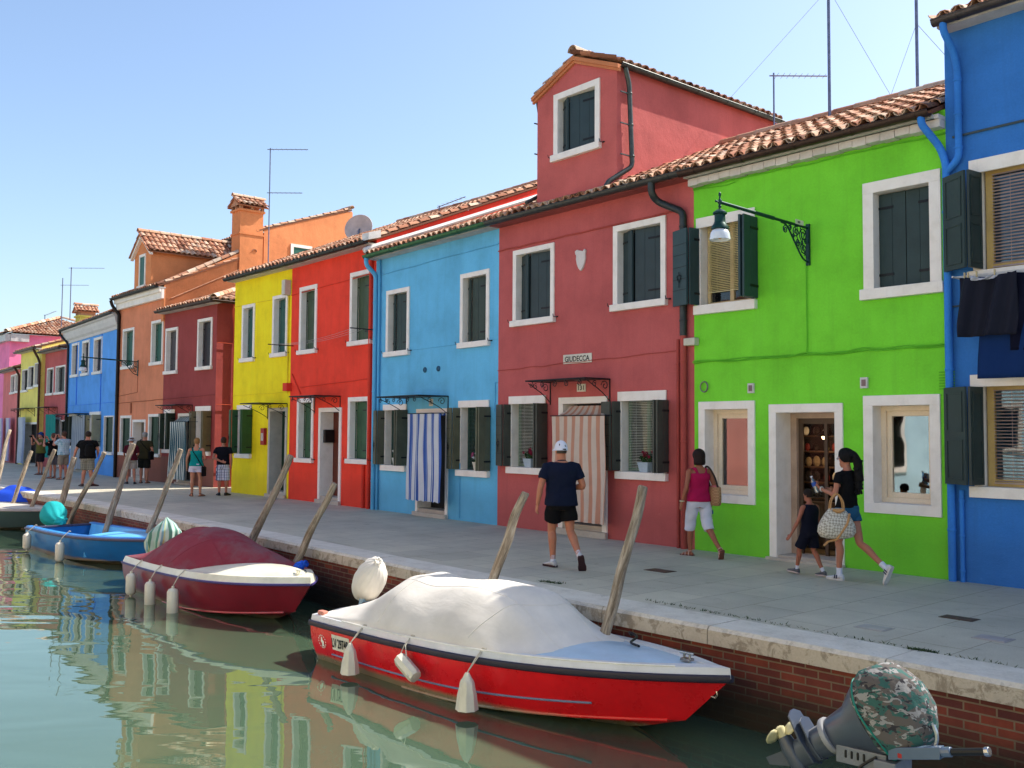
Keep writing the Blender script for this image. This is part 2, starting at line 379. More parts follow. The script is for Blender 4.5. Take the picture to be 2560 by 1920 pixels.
class House:
    def __init__(s, name, label, A, B, depth, he, wallmat, cat='house', overhang=.28, pitch=.36, ridge=None, group='painted houses along the quay'):
        s.A, s.B = Vector((A[0], A[1], 0)), Vector((B[0], B[1], 0)); d = s.B-s.A; s.W = d.length; s.rz = math.atan2(d.y, d.x)
        s.root = thing(name, label, cat, s.A, s.rz, group); s.M = WM[s.root.name]; s.I = s.M.inverted()
        s.depth, s.he, s.mat, s.oh, s.pitch = depth, he, wallmat, overhang, pitch
        s.yr = ridge if ridge else depth/2; s.zr = he+pitch*(s.yr+overhang); s.holes = []
    def P(s, p, off=0.0):
        """photo pixel -> (u, z) on the facade plane, off metres in front of it"""
        d = s.I.to_3x3() @ ray(*p); o = s.I @ CAM; t = (-off-o.y)/d.y; q = o+d*t; return q.x, q.z
    def part(s, mb, name, mat, parent=None, **k): return mb.build(name, mat, parent or s.root, **k)
    def walls(s, z0=-.3, gable=True):
        us = sorted({0, s.W} | {x for h in s.holes for x in (h[0], h[2])}); zs = sorted({z0, s.he} | {x for h in s.holes for x in (h[1], h[3])})
        us = [u for u in us if 0 <= u <= s.W]; zs = [z for z in zs if z0 <= z <= s.he]
        mb = MB()
        for i in range(len(us)-1):
            for j in range(len(zs)-1):
                cu, cz = (us[i]+us[i+1])/2, (zs[j]+zs[j+1])/2
                if any(h[0] < cu < h[2] and h[1] < cz < h[3] for h in s.holes): continue
                mb.quad((us[i], 0, zs[j]), (us[i+1], 0, zs[j]), (us[i+1], 0, zs[j+1]), (us[i], 0, zs[j+1]))
        D, W = s.depth, s.W; ze = s.he+.28*s.pitch; zr = s.zr-.03; yr = s.yr
        if not gable: ze = zr = s.he+.02
        zb = s.he+(s.pitch*max(0, (2*yr-D)) if gable else .02)
        for u, rv in ((0, True), (W, False)):
            f = [(u, 0, z0), (u, D, z0), (u, D, zb), (u, yr, zr), (u, 0, ze-.02)]
            mb.add(f, [tuple(reversed(range(5))) if rv else tuple(range(5))])
        mb.quad((W, D, z0), (0, D, z0), (0, D, zb), (W, D, zb))
        mb.quad((0, 0, s.he), (W, 0, s.he), (W, 0, ze-.02), (0, 0, ze-.02))
        return s.part(mb, 'wall', s.mat)
    def roof(s, warm=1.0, u0=-.02, u1=None, hipR=False, inside=None, gut=GUT, gutmb=True, gl=None, slab=True, front_only=False, ridge=True, tiles=True, gu0=None, gu1=None):
        W = s.W; u1 = W+.02 if u1 is None else u1; oh = s.oh; mb = MB()
        S = Vector((0, 1, s.pitch)).normalized(); L = (s.yr+oh)*math.sqrt(1+s.pitch**2)
        O = Vector((u0, -oh, s.he+.02))
        if slab:
            N = Vector((0, -s.pitch, 1)).normalized()
            mb.tint = .05
            mb.obox(O-N*.03, (u1-u0, 0, 0), S*L, N*.05)
            S2 = Vector((0, -1, s.pitch)).normalized(); L2 = (s.depth-s.yr+.15)*math.sqrt(1+s.pitch**2)
            if not front_only:
                top = O+S*L; mb.tint = .4; mb.obox(top-Vector((0, 0, .03)), (u1-u0, 0, 0), -S2*L2, Vector((0, s.pitch, 1)).normalized()*.06)
            mb.tint = .5
        if tiles:
            tile_field(mb, O, (1, 0, 0), S, u1-u0, L, inside)
            if ridge: ridge_tiles(mb, O+S*L+Vector((0, 0, .06)), O+S*L+Vector((u1-u0, 0, .06)))
        r = s.part(mb, 'roof', tile_mat(warm), smooth=True, sharp=50)
        if gutmb:
            g = MB(); a = gu0 if gu0 is not None else u0; b = gu1 if gu1 is not None else u1
            gutter(g, (a, -oh-.06, s.he+.02), (b, -oh-.06, s.he+.02)); s.part(g, 'gutter', gut, smooth=True)
            g = MB(); g.box(a+.01, -oh+.02, s.he-.055, b-.01, -.0, s.he-.005); s.part(g, 'eave_board', paint(206, 200, 192, .9, .8, .3))
        return r
    def pipe(s, pts, mat=GUT, r=.042, name='downpipe'):
        mb = MB(); P = []
        pts = [Vector(p) for p in pts]
        for i, p in enumerate(pts):                    # rounded elbows
            if 0 < i < len(pts)-1:
                a = (pts[i-1]-p); b = (pts[i+1]-p); k = min(.07, a.length*.4, b.length*.4)
                P += [p+a.normalized()*k, p+(a.normalized()+b.normalized())*k*.3, p+b.normalized()*k]
            else: P.append(p)
        mb.tube(P, r, 10)
        for a, b in zip(pts, pts[1:]):
            if abs(b.z-a.z) > 1.0:
                for f in (.12, .5, .88):
                    q = a.lerp(b, f); mb.lathe(q-Vector((0, 0, .015)), [(r+.004, 0), (r+.008, .005), (r+.008, .03), (r+.004, .035)], 10); mb.box(q.x-.012, q.y, q.z-.01, q.x+.012, .0, q.z+.01)
        return s.part(mb, name, mat, smooth=True)
    # ---- openings -------------------------------------------------------------------------------
    def leaf(s, mb, a, b, z0, z1, th=.034, boards=3, straps=True, heart=False, mi_iron=1, panel=False):
        a, b = Vector((a[0], a[1], 0)), Vector((b[0], b[1], 0)); d = b-a; L = d.length; d.normalize(); n = Vector((d.y, -d.x, 0))
        if n.y > .01: n = -n
        z = Vector((0, 0, 1)); g = .006
        if panel:
            mb.obox(a+z*z0, d*L, n*th, z*(z1-z0))
            for f0, f1 in ((.05, .46), (.54, .95)):
                zz0, zz1 = z0+(z1-z0)*f0, z0+(z1-z0)*f1
                for sd in (1, -1):
                    o = a+n*(th if sd > 0 else 0)
                    for k in (0, 1): mb.obox(o+d*(L*.12+k*(L*.76-.02))+z*zz0, d*.02, n*(.01*sd), z*(zz1-zz0))
                    for k in (0, 1): mb.obox(o+d*L*.12+z*(zz0+k*(zz1-zz0-.02)), d*(L*.76), n*(.0102*sd), z*.02)
        else:
            for k in range(boards):
                mb.obox(a+d*(L*k/boards+g/2)+z*z0, d*(L/boards-g), n*th, z*(z1-z0))
            mb.obox(a+d*.01+n*.006+z*(z0+.01), d*(L-.02), n*(th-.012), z*(z1-z0-.02))
            if heart:
                for f in (.2, .34, .5, .66, .8): mb.obox(a+n*th+d*.005+z*(z0+(z1-z0)*f), d*(L-.01), n*.004, z*.008, mi_iron)
        if straps:
            for f in (.13, .84):
                zz = z0+(z1-z0)*f
                for sd in (1, -1):
                    o = a+n*(th if sd > 0 else 0); mb.obox(o+z*zz, d*(L*.55), n*(.009*sd), z*.035, mi_iron)
        for off in ((th+.012, -.012) if heart else ()):
            o = a+d*(L*.5)+n*off+z*(z0+(z1-z0)*.36)
            pts = []
            for k in range(13):
                t = k/12*2*math.pi; pts.append(o+d*(.055*math.sin(t)**3*1.0)+z*(.06*(math.cos(t)-.35*math.cos(2*t)-.1*math.cos(3*t))))
            mb.tube(pts, .007, 5, mi_iron); mb.tube([o-z*.05, o-z*.16], .006, 5, mi_iron); mb.tube([o+z*.03, o+z*.1], .006, 5, mi_iron)
    def frame(s, u0, z0, u1, z1, ft, sh=.13, deep=.26, mat=WHITE, sill=True, bottom=False, name='window', proud=.03):
        zb = z0+(sh if sill else 0)
        ib = zb+(ft if bottom else 0)
        mb = MB()
        mb.box(u0, -proud, ib, u0+ft, deep, z1-ft); mb.box(u1-ft, -proud, ib, u1, deep, z1-ft); mb.box(u0, -proud-.001, z1-ft, u1, deep, z1)
        if bottom: mb.box(u0, -proud-.001, zb, u1, deep, ib)
        w_ = s.part(mb, name, mat, bevel=.004)
        if sill:
            m2 = MB(); m2.box(u0-.035, -.085, z0, u1+.035, deep-.01, z0+sh-.002); s.part(m2, 'sill', mat, w_, bevel=.008)
        h = ft*.5
        s.holes.append((u0+h, max(zb-(0 if sill else -.0), zb) + (h if bottom else -.02 if sill else 0), u1-h, z1-h))
        return w_, (u0+ft, ib, u1-ft, z1-ft)
    def hooks(s, mb, u, z, sd):
        mb.tube([(u, 0, z), (u, -.09, z), (u, -.10, z+.05)], .008, 5, 1); mb.box(u-.04 if sd < 0 else u, -.02, z-.012, u if sd < 0 else u+.04, -.002, z+.012, 1)
    def win_closed(s, tl, br, ft=.1, leafmat=DGREEN, split=.33, out=.12, sh=.12, hooks=True, flat=False, fmat=WHITE, boards=3, depth=.16):
        u0, z1 = s.P(tl, .03); u1, z0 = s.P(br, .05)
        w_, (a, b, c, d) = s.frame(u0, z0, u1, z1, ft, sh, mat=fmat)
        mb = MB(); W = c-a
        if flat:
            s.leaf(mb, (a+.005, depth), (a+W*.5-.003, depth), b+.01, d-.012, boards=2); s.leaf(mb, (c-.005, depth), (a+W*.5+.003, depth), b+.01, d-.012, boards=2)
        else:
            m = (a+W*split, depth-out)
            s.leaf(mb, (a+.005, depth), (m[0]-.004, m[1]), b+.01, d-.014, boards=2); s.leaf(mb, (c-.005, depth-.02), (m[0]+.01, m[1]+.05), b+.01, d-.012, boards=boards)
        s.part(mb, 'shutter', [leafmat, DARKIRON], w_)
        if hooks:
            for uu_, sd_ in ((u0-.06, -1), (u1+.06, 1)):
                hm = MB(); s.hooks(hm, uu_, z0+.10, sd_); hm.mi = [0]*len(hm.mi); s.part(hm, 'shutter_hook', DARKIRON, w_)
        m3 = MB(); m3.box(a-.02, .262, b-.05, c+.02, .27, d+.05); s.part(m3, 'pane', paint(20, 22, 24, 1, .3), w_)
        return w_
    def blind(s, w_, a, b, c, d, y=.2, col=(200, 190, 150), gap=.028, to=0.0):
        mb = MB(); z = d
        while z > b+(d-b)*to:
            mb.obox((a, y, z-.004), (c-a, 0, 0), (0, .02, -.012), (0, 0, .0015)); z -= gap
        for f in (.2, .8): mb.box(a+(c-a)*f-.002, y-.002, b+(d-b)*to, a+(c-a)*f+.002, y, d)
        mb.box(a, y-.005, b+(d-b)*to-.012, c, y+.02, b+(d-b)*to)
        return s.part(mb, 'blind', paint(*col), w_)
    def casing(s, w_, a, b, c, d, y=.19, t=.055, mat=None, split=True, pane=True, col=(196, 170, 120)):
        mat = mat or paint(*col); mb = MB()
        mb.box(a, y, b, a+t, y+.05, d); mb.box(c-t, y, b, c, y+.05, d); mb.box(a+t, y, d-t, c-t, y+.05, d); mb.box(a+t, y, b, c-t, y+.05, b+t)
        if split: mb.box((a+c)/2-t*.6, y-.01, b+t, (a+c)/2+t*.6, y+.04, d-t)
        s.part(mb, 'casing', mat, w_)
        if pane:
            g = MB(); g.box(a+t*.6, y+.02, b+t*.6, c-t*.6, y+.026, d-t*.6); s.part(g, 'pane', GLASS, w_)
    def win_open(s, tl, br, lh=.14, sh=.13, leafmat=DGREEN, pw=.33, flat=.28, blind=None, to=0, casing=(70, 92, 84), heart=True, inner=None, ext=0.0, panel=False, leftout=True, rightout=True, rflat=0.0, backmat=None, outer=None):
        """ground-floor window with its folding shutters thrown open; tl/br: outer corners of lintel and sill"""
        u0, z1 = s.P(tl, .03); u1, z0 = s.P(br, .05); ft = .06
        w_, (a, b, c, d) = s.frame(u0, z0, u1, z1, ft, sh, proud=.006)
        m = MB(); m.box(u0-.01, -.035, z1-lh, u1+.01, -.008, z1+.004); s.part(m, 'lintel', WHITE, w_, bevel=.004)
        zt = z1-lh-.005; zb = z0+sh+.012; a0, c0 = u0+.01, u1-.01
        for side in (0, 1):
            mb = MB()
            if side == 0 and leftout:
                s.leaf(mb, (a0, -.012), (a0-.03, -pw*.5), zb, zt, boards=1, heart=False, panel=panel)
                s.leaf(mb, (a0-.035, -pw*.5-.005), (a0-.05-flat*.85, -pw*.25), zb, zt, boards=1, heart=heart, panel=panel, straps=False)
            elif side == 1 and rightout:
                s.leaf(mb, (c0, -.012), (c0+.03, -pw), zb, zt, boards=1, heart=heart, panel=panel, straps=False)
                s.leaf(mb, (c0+.07, -.02), (c0+.09, -pw*.96), zb, zt, boards=2, panel=panel, straps=not panel)
                if rflat: s.leaf(mb, (c0+.10, -pw), (c0+.10+rflat, -pw*.7), zb, zt, boards=2, panel=panel, heart=heart)
            else: continue
            o = s.part(mb, 'shutter', [outer if (outer and True) else leafmat, DARKIRON], w_)
        y = .17
        s.casing(w_, a+.01, b, c-.01, d, y=y, col=casing, split=True)
        if blind: s.blind(w_, a+.04, b, c-.04, d-.04, y=y-.03, col=blind, to=to)
        if inner is not None:
            g = MB(); g.grid(lambda i, j: (a+(c-a)*i, y+.10+.02*math.sin(i*26), b+(d-b)*j), 24, 2); s.part(g, 'inner_curtain', inner, w_)
        return w_, (a, b, c, d)
    def door(s, tl, br, ft=.12, deep=.30, mat=WHITE, leafmat=None, leaf=None, step=.16, name='door'):
        u0, z1 = s.P(tl, .03); u1, z0 = s.P(br, .03); z0 = 0.0
        w_, (a, b, c, d) = s.frame(u0, z0, u1, z1, ft, 0, deep, mat, sill=False, name=name)
        h = s.holes.pop(); s.holes.append((h[0], -.3, h[2], h[3]))
        m = MB(); m.box(a-.0, -.0, -.2, c+.0, deep+.1, step); m.box(u0-.03, -.10, -.2, u1+.03, -.034, step*.55); s.part(m, 'doorstep', paint(196, 186, 172, .95, .8, .2), w_, bevel=.008)
        return w_, (a, step, c, d)
    def canopy(s, u0, z, u1, proj=.55, drop=.0, name='door_canopy', scroll=True, lattice=False):
        """thin sheet on scrolled iron brackets"""
        mb = MB(); mb.obox((u0, -.01, z), (u1-u0, 0, 0), (0, -proj, -drop), (0, 0, .018))
        mb.tube([(u0, -proj, z-drop), (u1, -proj, z-drop)], .012, 6); mb.tube([(u0, -.01, z), (u0, -proj, z-drop)], .012, 6); mb.tube([(u1, -.01, z), (u1, -proj, z-drop)], .012, 6)
        def spiral(c, ax, r, turns, st, sgn):
            P = []
            for k in range(18):
                f = k/17; an = st+sgn*f*turns*2*math.pi; rr = r*(1-.8*f); P.append(c+ax*(rr*math.cos(an))+Vector((0, 0, rr*math.sin(an))))
            mb.tube(P, .008, 5)
        for u in (u0+.01, u1-.01):                      # side brackets
            ax = Vector((0, -1, 0)); c = Vector((u, 0, z))
            mb.tube([(u, -.01, z), (u, -.01, z-.42)], .012, 6)
            mb.tube(catmull([(u, -.01, z-.38), (u, -proj*.35, z-.22), (u, -proj*.9, z-drop-.04)]), .009, 5)
            spiral(c+ax*(proj*.22)+Vector((0, 0, -.11)), ax, .09, 1.3, 0, 1); spiral(c+ax*(proj*.62)+Vector((0, 0, -.09-drop*.6)), ax, .06, 1.3, 2, -1)
        if scroll:                                     # scroll frieze along the front
            n = max(2, int((u1-u0)/.28))
            for k in range(n):
                uc = u0+(k+.5)*(u1-u0)/n; ax = Vector((1 if k % 2 else -1, 0, 0))
                spiral(Vector((uc, -proj, z-drop-.075)), ax, .06, 1.3, R(100), 1)
        mb2 = s.part(mb, name, DARKIRON, smooth=True); return mb2
    def cable(s, pts, r=.009, mat=None, name='cable', sag=.0):
        mb = MB(); P = [Vector(p) for p in pts]; mb.tube(P, r, 6); return s.part(mb, name, mat or BLACK, smooth=True)
    def W3(s, u, y, z): return s.M @ Vector((u, y, z))
def curtain(name, label, h, u0, u1, ztop, zbot, off, mat, head=None, folds=7, group=None, hem=.0, flare=0.0, amp=.03):
    """hanging door curtain in front of the facade of house h; head = (u0,u1,z,off) where it gathers at the door head"""
    t = h.M @ Vector((u0, -off, 0)); base = thing(name, label, 'curtain', (t.x, t.y, max(0, zbot-.0)), h.rz, group)
    I = WM[base.name].inverted() @ h.M
    mb = MB()
    def f(i, j):
        z = ztop+(zbot-ztop)*j; a = u0+(u1-u0)*i; cx = (u0+u1)/2
        a = cx+(a-cx)*(1+flare*j)
        wv = math.sin(i*folds*2*math.pi+.6*math.sin(j*5))*amp*(.35+j)+math.sin(i*3*math.pi+j*2.3)*amp*.8*j
        zz = z - (hem*abs(math.sin(i*folds*math.pi)) if j > .99 else 0)
        return I @ Vector((a+.012*math.sin(j*7+i*4), -off+wv, zz))
    mb.grid(f, 70, 24)
    o = mb.build('cloth', mat, base, smooth=True, sharp=80)
    if head:
        m2 = MB(); a0, a1, zt, o2 = head
        def g(i, j):
            e = j
            uu = (a0+(a1-a0)*i)*(1-e)+(u0+(u1-u0)*i)*e; yy = -(o2*(1-e)+off*e)+math.sin(i*folds*2*math.pi)*amp*.5*(1-e)
            zz = zt*(1-e)+ztop*e - .05*math.sin(e*math.pi)
            return I @ Vector((uu, yy, zz))
        m2.grid(g, 60, 8); m2.build('head_flap', mat, base, smooth=True, sharp=80)
        m3 = MB(); m3.tube([I @ Vector((u0-.04, -off, ztop+.01)), I @ Vector((u1+.04, -off, ztop+.01))], .01, 6); m3.tube([I @ Vector((u0-.02, -off, ztop+.01)), I @ Vector((u0-.02, 0, ztop+.01))], .008, 6); m3.tube([I @ Vector((u1+.02, -off, ztop+.01)), I @ Vector((u1+.02, 0, ztop+.01))], .008, 6)
        m3.build('rod', DARKIRON, base)
    return base
z1 = zc(0, 640, 2.592); z2 = zc(500, 640, 2.592); z3 = zc(1100, 640, 2.592); z4 = zc(1700, 640, 2.592); z5 = zc(1920, 0, 2.592)
z6 = zc(1280, 100, 2.592); zg = zc(1920, 900, 2.7656); z25 = zc(250, 350, 2.553); zA = zc(0, 740, 6.9125); zB = zc(0, 960, 6.9125)
zC = zc(280, 980, 5.925); zL = zc(1720, 460, 5.529); zM = zc(1200, 880, 4.096); zR = zc(1300, 1300, 2.765)
s22 = lambda x, y: (x*1.1573, y*1.1573)
dark_in = paint(14, 13, 12, 1, .9, .1)
GRN = (-9.71, 12.53); GRN2 = (-5.58, 12.50); MAR = (-14.73, 12.66); SKY0 = (-19.6, 12.92); RED0 = (-24.0, 13.05); YEL0 = (-27.5, 13.04)

# ================================================================ green shop
G = House('green_house', 'bright lime green two storey house with a shop doorway between two plate glass windows', GRN, GRN2, 6.2, 6.03, plaster(98, 174, 44, 1.6), ridge=3.0, pitch=.43)
u, z = G.P(z6(1195, 1155), .03)
w_, q = G.win_open(z6(1195, 1160), s22(1628, 667), lh=.16, sh=.15, leafmat=paint(44, 66, 68, 1.1, .5, .2), pw=.42, flat=.42, blind=(214, 200, 150), to=.17, casing=(206, 180, 132), heart=True)
G.win_closed(z5(610, 1192), s22(2033, 631), ft=.155, leafmat=paint(44, 62, 62, 1.1, .6, .25), flat=True, sh=.15, hooks=False, boards=2)
shopcol = paint(238, 218, 190, 1.0, .5, .1)
w_, q = G.frame(*[v for p in (G.P(z4(118, 945), .03),) for v in (p[0], G.P(z4(485, 1615), .03)[1])], G.P(z4(485, 1615), .03)[0], G.P(z4(118, 945), .03)[1], .125, sill=False, bottom=True, deep=.3)
def shopwin(w_, q, ior=3.2, cur=False):
    a, b, c, d = q; mb = MB(); t = .07
    for (k, y) in ((0, .20), (1, .235)):
        a_, b_, c_, d_ = a+k*t, b+k*t, c-k*t, d-k*t
        mb.box(a_, y, b_, a_+t, y+.05, d_); mb.box(c_-t, y, b_, c_, y+.05, d_); mb.box(a_+t, y, d_-t, c_-t, y+.05, d_); mb.box(a_+t, y, b_, c_-t, y+.05, b_+t)
    G.part(mb, 'casing', shopcol, w_, bevel=.004)
    g = MB(); g.box(a+t*1.8, .262, b+t*1.8, c-t*1.8, .268, d-t*1.8); G.part(g, 'pane', glass_mat(ior), w_)
    s_ = MB(); s_.box(a-.05, .32, b-.1, c+.05, .95, b+.06); G.part(s_, 'display_shelf', paint(120, 96, 70, .6, .7), w_)
    if cur:
        k = MB(); k.grid(lambda i, j: (a+.12+(c-a-.2)*i, .34+.02*math.sin(i*34)+.01*math.sin(i*71), b+.1+(d-b-.16)*j), 60, 2)
        G.part(k, 'inner_curtain', stripes(((0, (230, 186, 160)), (.22, (214, 130, 126)), (.5, (206, 118, 122)), (.74, (226, 150, 126)), (.9, (214, 130, 118))), 1.0, trans=.3), w_)
        k = MB(); k.box(a+.3, .30, b+(d-b)*.53, c-.1, .33, b+(d-b)*.575); k.box(a+.32, .295, b+(d-b)*.555, c-.1, .30, b+(d-b)*.565); G.part(k, 'rail', paint(226, 224, 206), w_)
    k = MB(); k.box(a-.3, .96, b-.3, c+.3, .98, d+.3); G.part(k, 'display_back', paint(50, 44, 38, .6, .8), w_)
shopwin(w_, q, 2.3, True); SHOPA = q
w_, q = G.frame(G.P(zg(655, 248), .03)[0], G.P(zg(1200, 1090), .03)[1], G.P(zg(1200, 1090), .03)[0], G.P(zg(655, 248), .03)[1], .14, sill=False, bottom=True, deep=.3)
shopwin(w_, q); SHOPB = q
dr, dq = G.door(z4(573, 962), (zg(525, 1440)), ft=.125, deep=.48, step=.07)
a, b, c, d = dq
mb = MB(); mb.box(a, .36, b, a+.1, .46, d-.0); mb.box(c-.06, .36, b, c, .46, d); mb.box(a+.1, .36, d-.08, c-.06, .46, d); G.part(mb, 'door_casing', paint(186, 160, 140, 1, .6), dr)
mb = MB(); L = c-a-.2      # glazed leaf standing at the back of the reveal
mb.box(a+.1, .42, b, a+.17, .455, d-.08); mb.box(c-.13, .42, b, c-.06, .455, d-.08); mb.box(a+.17, .42, d-.16, c-.13, .455, d-.08); mb.box((a+c)/2+.05, .42, b, (a+c)/2+.10, .455, d-.16)
o = G.part(mb, 'door_leaf', paint(92, 72, 56, .8, .5), dr)
g = MB(); g.box(a+.17, .435, b+.02, c-.13, .44, d-.16); G.part(g, 'pane', glass_mat(1.13), dr)
# shop interior: counter, shelves and stock, seen dimly through the door
mb = MB(); rng = random.Random(3)
mb.box(a-2.8, 1.75, .08, c+.4, 1.8, d+.4, 0); mb.box(a-1.6, 1.1, .08, c-.1, 1.3, .80, 1)
mb.box(a-2.8, .5, .05, c+.4, 1.8, .07, 3)
for k in range(6):
    zz = .82+k*.25; mb.box(a-2.6, 1.45, zz, c+.2, 1.74, zz+.02, 1)
    for j in range(20):
        x = a-2.5+j*.17+rng.uniform(0, .05); s = rng.uniform(.04, .09); mb.tint = .5
        mb.ball((x, 1.52, zz+.02+s), (s*.8, s*.6, s*1.1), 7, 5, rng.choice((2, 3, 4, 0)))
G.part(mb, 'shop_interior', [paint(40, 32, 28, .8), paint(96, 72, 52, .8), paint(110, 36, 30), paint(140, 122, 90, .8), paint(214, 208, 190)], dr)
n = NT('lamp_glow'); e_ = n.n('ShaderNodeEmission'); e_.inputs[0].default_value = (1, .5, .2, 1); e_.inputs[1].default_value = 14; n.l(e_.outputs[0], n.out.inputs[0])
mb = MB(); mb.ball((c-.78, 1.0, d-.36), .035, 10, 6); mb.tube([(c-.78, 1.0, d-.32), (c-.78, 1.0, d+.3)], .008, 5, 1); mb.lathe((c-.78, 1.0, d-.35), [(.12, 0), (.05, .07), (.01, .09)], 12, mi=1); G.part(mb, 'shop_lamp', [n.m, BLACK], dr, smooth=True)
pl_ = bpy.data.lights.new('shop_lamp_light', 'POINT'); pl_.energy = 9; pl_.color = (1, .62, .36); pl_.shadow_soft_size = .04; po_ = bpy.data.objects.new('shop_lamp_light', pl_); C.objects.link(po_); po_.parent = dr; po_.location = (c-.78, 1.0, d-.48)
G.walls()
G.roof(gut=GUTBROWN, u1=G.W-.05)
mb = MB()                                   # scalloped white eave course
n = int(G.W/.2)
for k in range(n): mb.obox((k*G.W/n+.004, -.16, G.he-.17+(.012 if k % 2 else 0)), (G.W/n-.008, 0, 0), (0, .155, 0), (0, 0, .115))
mb.box(0, -.20, G.he-.055, G.W, -.004, G.he-.0)
G.part(mb, 'eave_course', paint(222, 214, 208, .95, .8, .25))
# cables run across the front
gm = plaster(84, 160, 40, 1.4)
def wob(u0, z0, u1, z1, n=12, a=.012, y=-.02, seed=1):
    r_ = random.Random(seed); return catmull([(u0+(u1-u0)*k/n, y, z0+(z1-z0)*k/n+r_.uniform(-a, a)) for k in range(n+1)], 3)
uz = lambda H_, p: (H_.P(p)[0], H_.P(p)[1])
u0_, z0_ = uz(G, z4(95, 700)); u1_, z1_ = uz(G, z4(1659, 655)); z1_ = z0_+(z1_-z0_)*.5
mb = MB()
for sd in (1, 2, 3): mb.tube(wob(.0, z0_+.012*sd, G.W, z0_+.03+.008*sd, 14, .010+.006*sd, -.015-.012*sd, sd), .008, 5)
a_, b_ = uz(G, z4(822, 40)); c_, e_ = uz(G, z4(740, 680))
mb.tube(catmull([(a_, -.02, b_), (a_, -.02, b_-.6), (a_, -.02, z0_+.14), (a_-.06, -.025, z0_+.05), (a_-.45, -.03, z0_+.02)], 4), .009, 6)
u5, z5_ = uz(G, z5(1130, 885)); u6, z6_ = uz(G, z6(1160, 965))
mb.tube(wob(0, z6_-.02, G.W, z6_-.05, 12, .012, -.015, 5), .012, 6); mb.tube(wob(0, z6_-.05, G.W*.2, z6_-.06, 5, .02, -.02, 6), .007, 5)
G.part(mb, 'cable', gm, smooth=True)
for p in (z4(465, 857), z4(1198, 822)):
    uu, zz = uz(G, p); mb = MB(); mb.box(uu-.055, -.035, zz-.075, uu+.055, 0, zz+.075, 0); mb.box(uu-.032, -.041, zz-.045, uu+.032, -.036, zz+.045, 1)
    G.part(mb, 'wall_lamp', [paint(214, 210, 206), paint(150, 120, 120, .8)], bevel=.006)
uu, zz = uz(G, z4(162, 848)); mb = MB()
for rr, yy in ((.075, -.02), (.068, -.028), (.071, -.036)): mb.tube([(uu+rr*math.cos(t*math.pi/10), yy, zz+rr*1.15*math.sin(t*math.pi/10)) for t in range(21)], .006, 5)
G.part(mb, 'coiled_wire', metal(150, 140, 140, .9), smooth=True)
uu, zz = uz(G, zg(1238, 140)); mb = MB()
for k in range(7): mb.box(uu-.1, -.012, zz-.12+k*.036, uu+.1, 0, zz-.10+k*.036)
G.part(mb, 'vent_grille', gm)

# ================================================================ maroon house, number 131, with its rooftop room
M = House('maroon_house', 'brick red two storey house with a small gabled room rising above its roof', MAR, GRN, 6.2, 6.05, plaster(146, 72, 70), ridge=3.0, pitch=.43)
leafM = paint(42, 58, 60, 1.15, .5, .2)
M.win_closed(z6(5, 1368), z3(730, 428), ft=.10, leafmat=leafM); M.win_closed(z6(653, 1208), z3(1455, 318), ft=.11, leafmat=leafM)
leafK = paint(74, 76, 68, 1.0, .6, .3)
w_, qM3 = M.win_open(z3(447, 912), z3(672, 1420), lh=.15, leafmat=leafK, blind=(190, 196, 190), casing=(84, 120, 90), pw=.32, flat=.30)
w_, qM4 = M.win_open(z3(1153, 882), z3(1457, 1460), lh=.16, leafmat=leafK, blind=(190, 196, 190), casing=(84, 120, 90), pw=.34, flat=.33)
dr, dq = M.door(z3(767, 918), zR(598, 128), ft=.12, deep=.34, step=.20)
mb = MB(); mb.box(dq[0], .34, dq[1], dq[2], .38, dq[3]); M.part(mb, 'door_leaf', paint(30, 24, 20, 1, .6), dr)
u0_, z0_ = M.P(z3(715, 830)); u1_, z1_ = M.P(z3(1105, 800)); M.canopy(u0_, z1_-.0, u1_, proj=.62)
D131 = dq; CANM = (u0_, u1_, z1_)
M.walls()
# altana: gabled rooftop room standing flush on the front wall
ua, _ = M.P(z6(165, 700)); ub, _ = M.P(z6(680, 500)); um, zm = M.P(z6(402, 150)); zE = 8.40; zP = 8.84; yB = 4.9
ta, za_ = M.P(z6(268, 358), .03); tb, zb_ = M.P(z6(560, 700), .05)
class Sub: pass
mb = MB(); um = (ua+ub)/2; ft = .12
hb = (ta+ft*.5, zb_+.1, tb-ft*.5, za_-ft*.5); zbot = 6.0
us = [ua, hb[0], hb[2], ub]; zs = [zbot, hb[1], hb[3], zE]
for i in range(3):
    for j in range(3):
        if i == 1 and j == 1: continue
        mb.quad((us[i], -.003, zs[j]), (us[i+1], -.003, zs[j]), (us[i+1], -.003, zs[j+1]), (us[i], -.003, zs[j+1]))
mb.add([(ua, -.003, zE), (ub, -.003, zE), (um, -.003, zP)], [(0, 1, 2)])
for uu, rv in ((ua, 1), (ub, 0)):
    q = [(uu, -.003, zbot), (uu, yB, zbot), (uu, yB, zE), (uu, -.003, zE)]; mb.add(q, [(3, 2, 1, 0) if rv else (0, 1, 2, 3)])
mb.quad((ub, yB, zbot), (ua, yB, zbot), (ua, yB, zE), (ub, yB, zE)); mb.add([(ua, yB, zE), (ub, yB, zE), (um, yB, zP)], [(0, 2, 1)])
alt = M.part(mb, 'rooftop_room', plaster(152, 76, 72, KF, .5, 2)); alt['label'] = 'narrow gabled room standing on the maroon roof'
savedholes = len(M.holes)
w_, q = M.frame(ta, zb_, tb, za_, ft, .13); M.holes = M.holes[:savedholes]; w_.parent = alt
mb = MB(); a, b, c, d = q; W_ = c-a
M.leaf(mb, (a+.005, .16), (a+W_*.27, .02), b+.01, d-.014, boards=2); M.leaf(mb, (c-.005, .14), (a+W_*.28, .06), b+.01, d-.012, boards=3)
for ch in list(w_.children): ch.parent = alt
M.part(mb, 'shutter', [leafM, DARKIRON], alt)
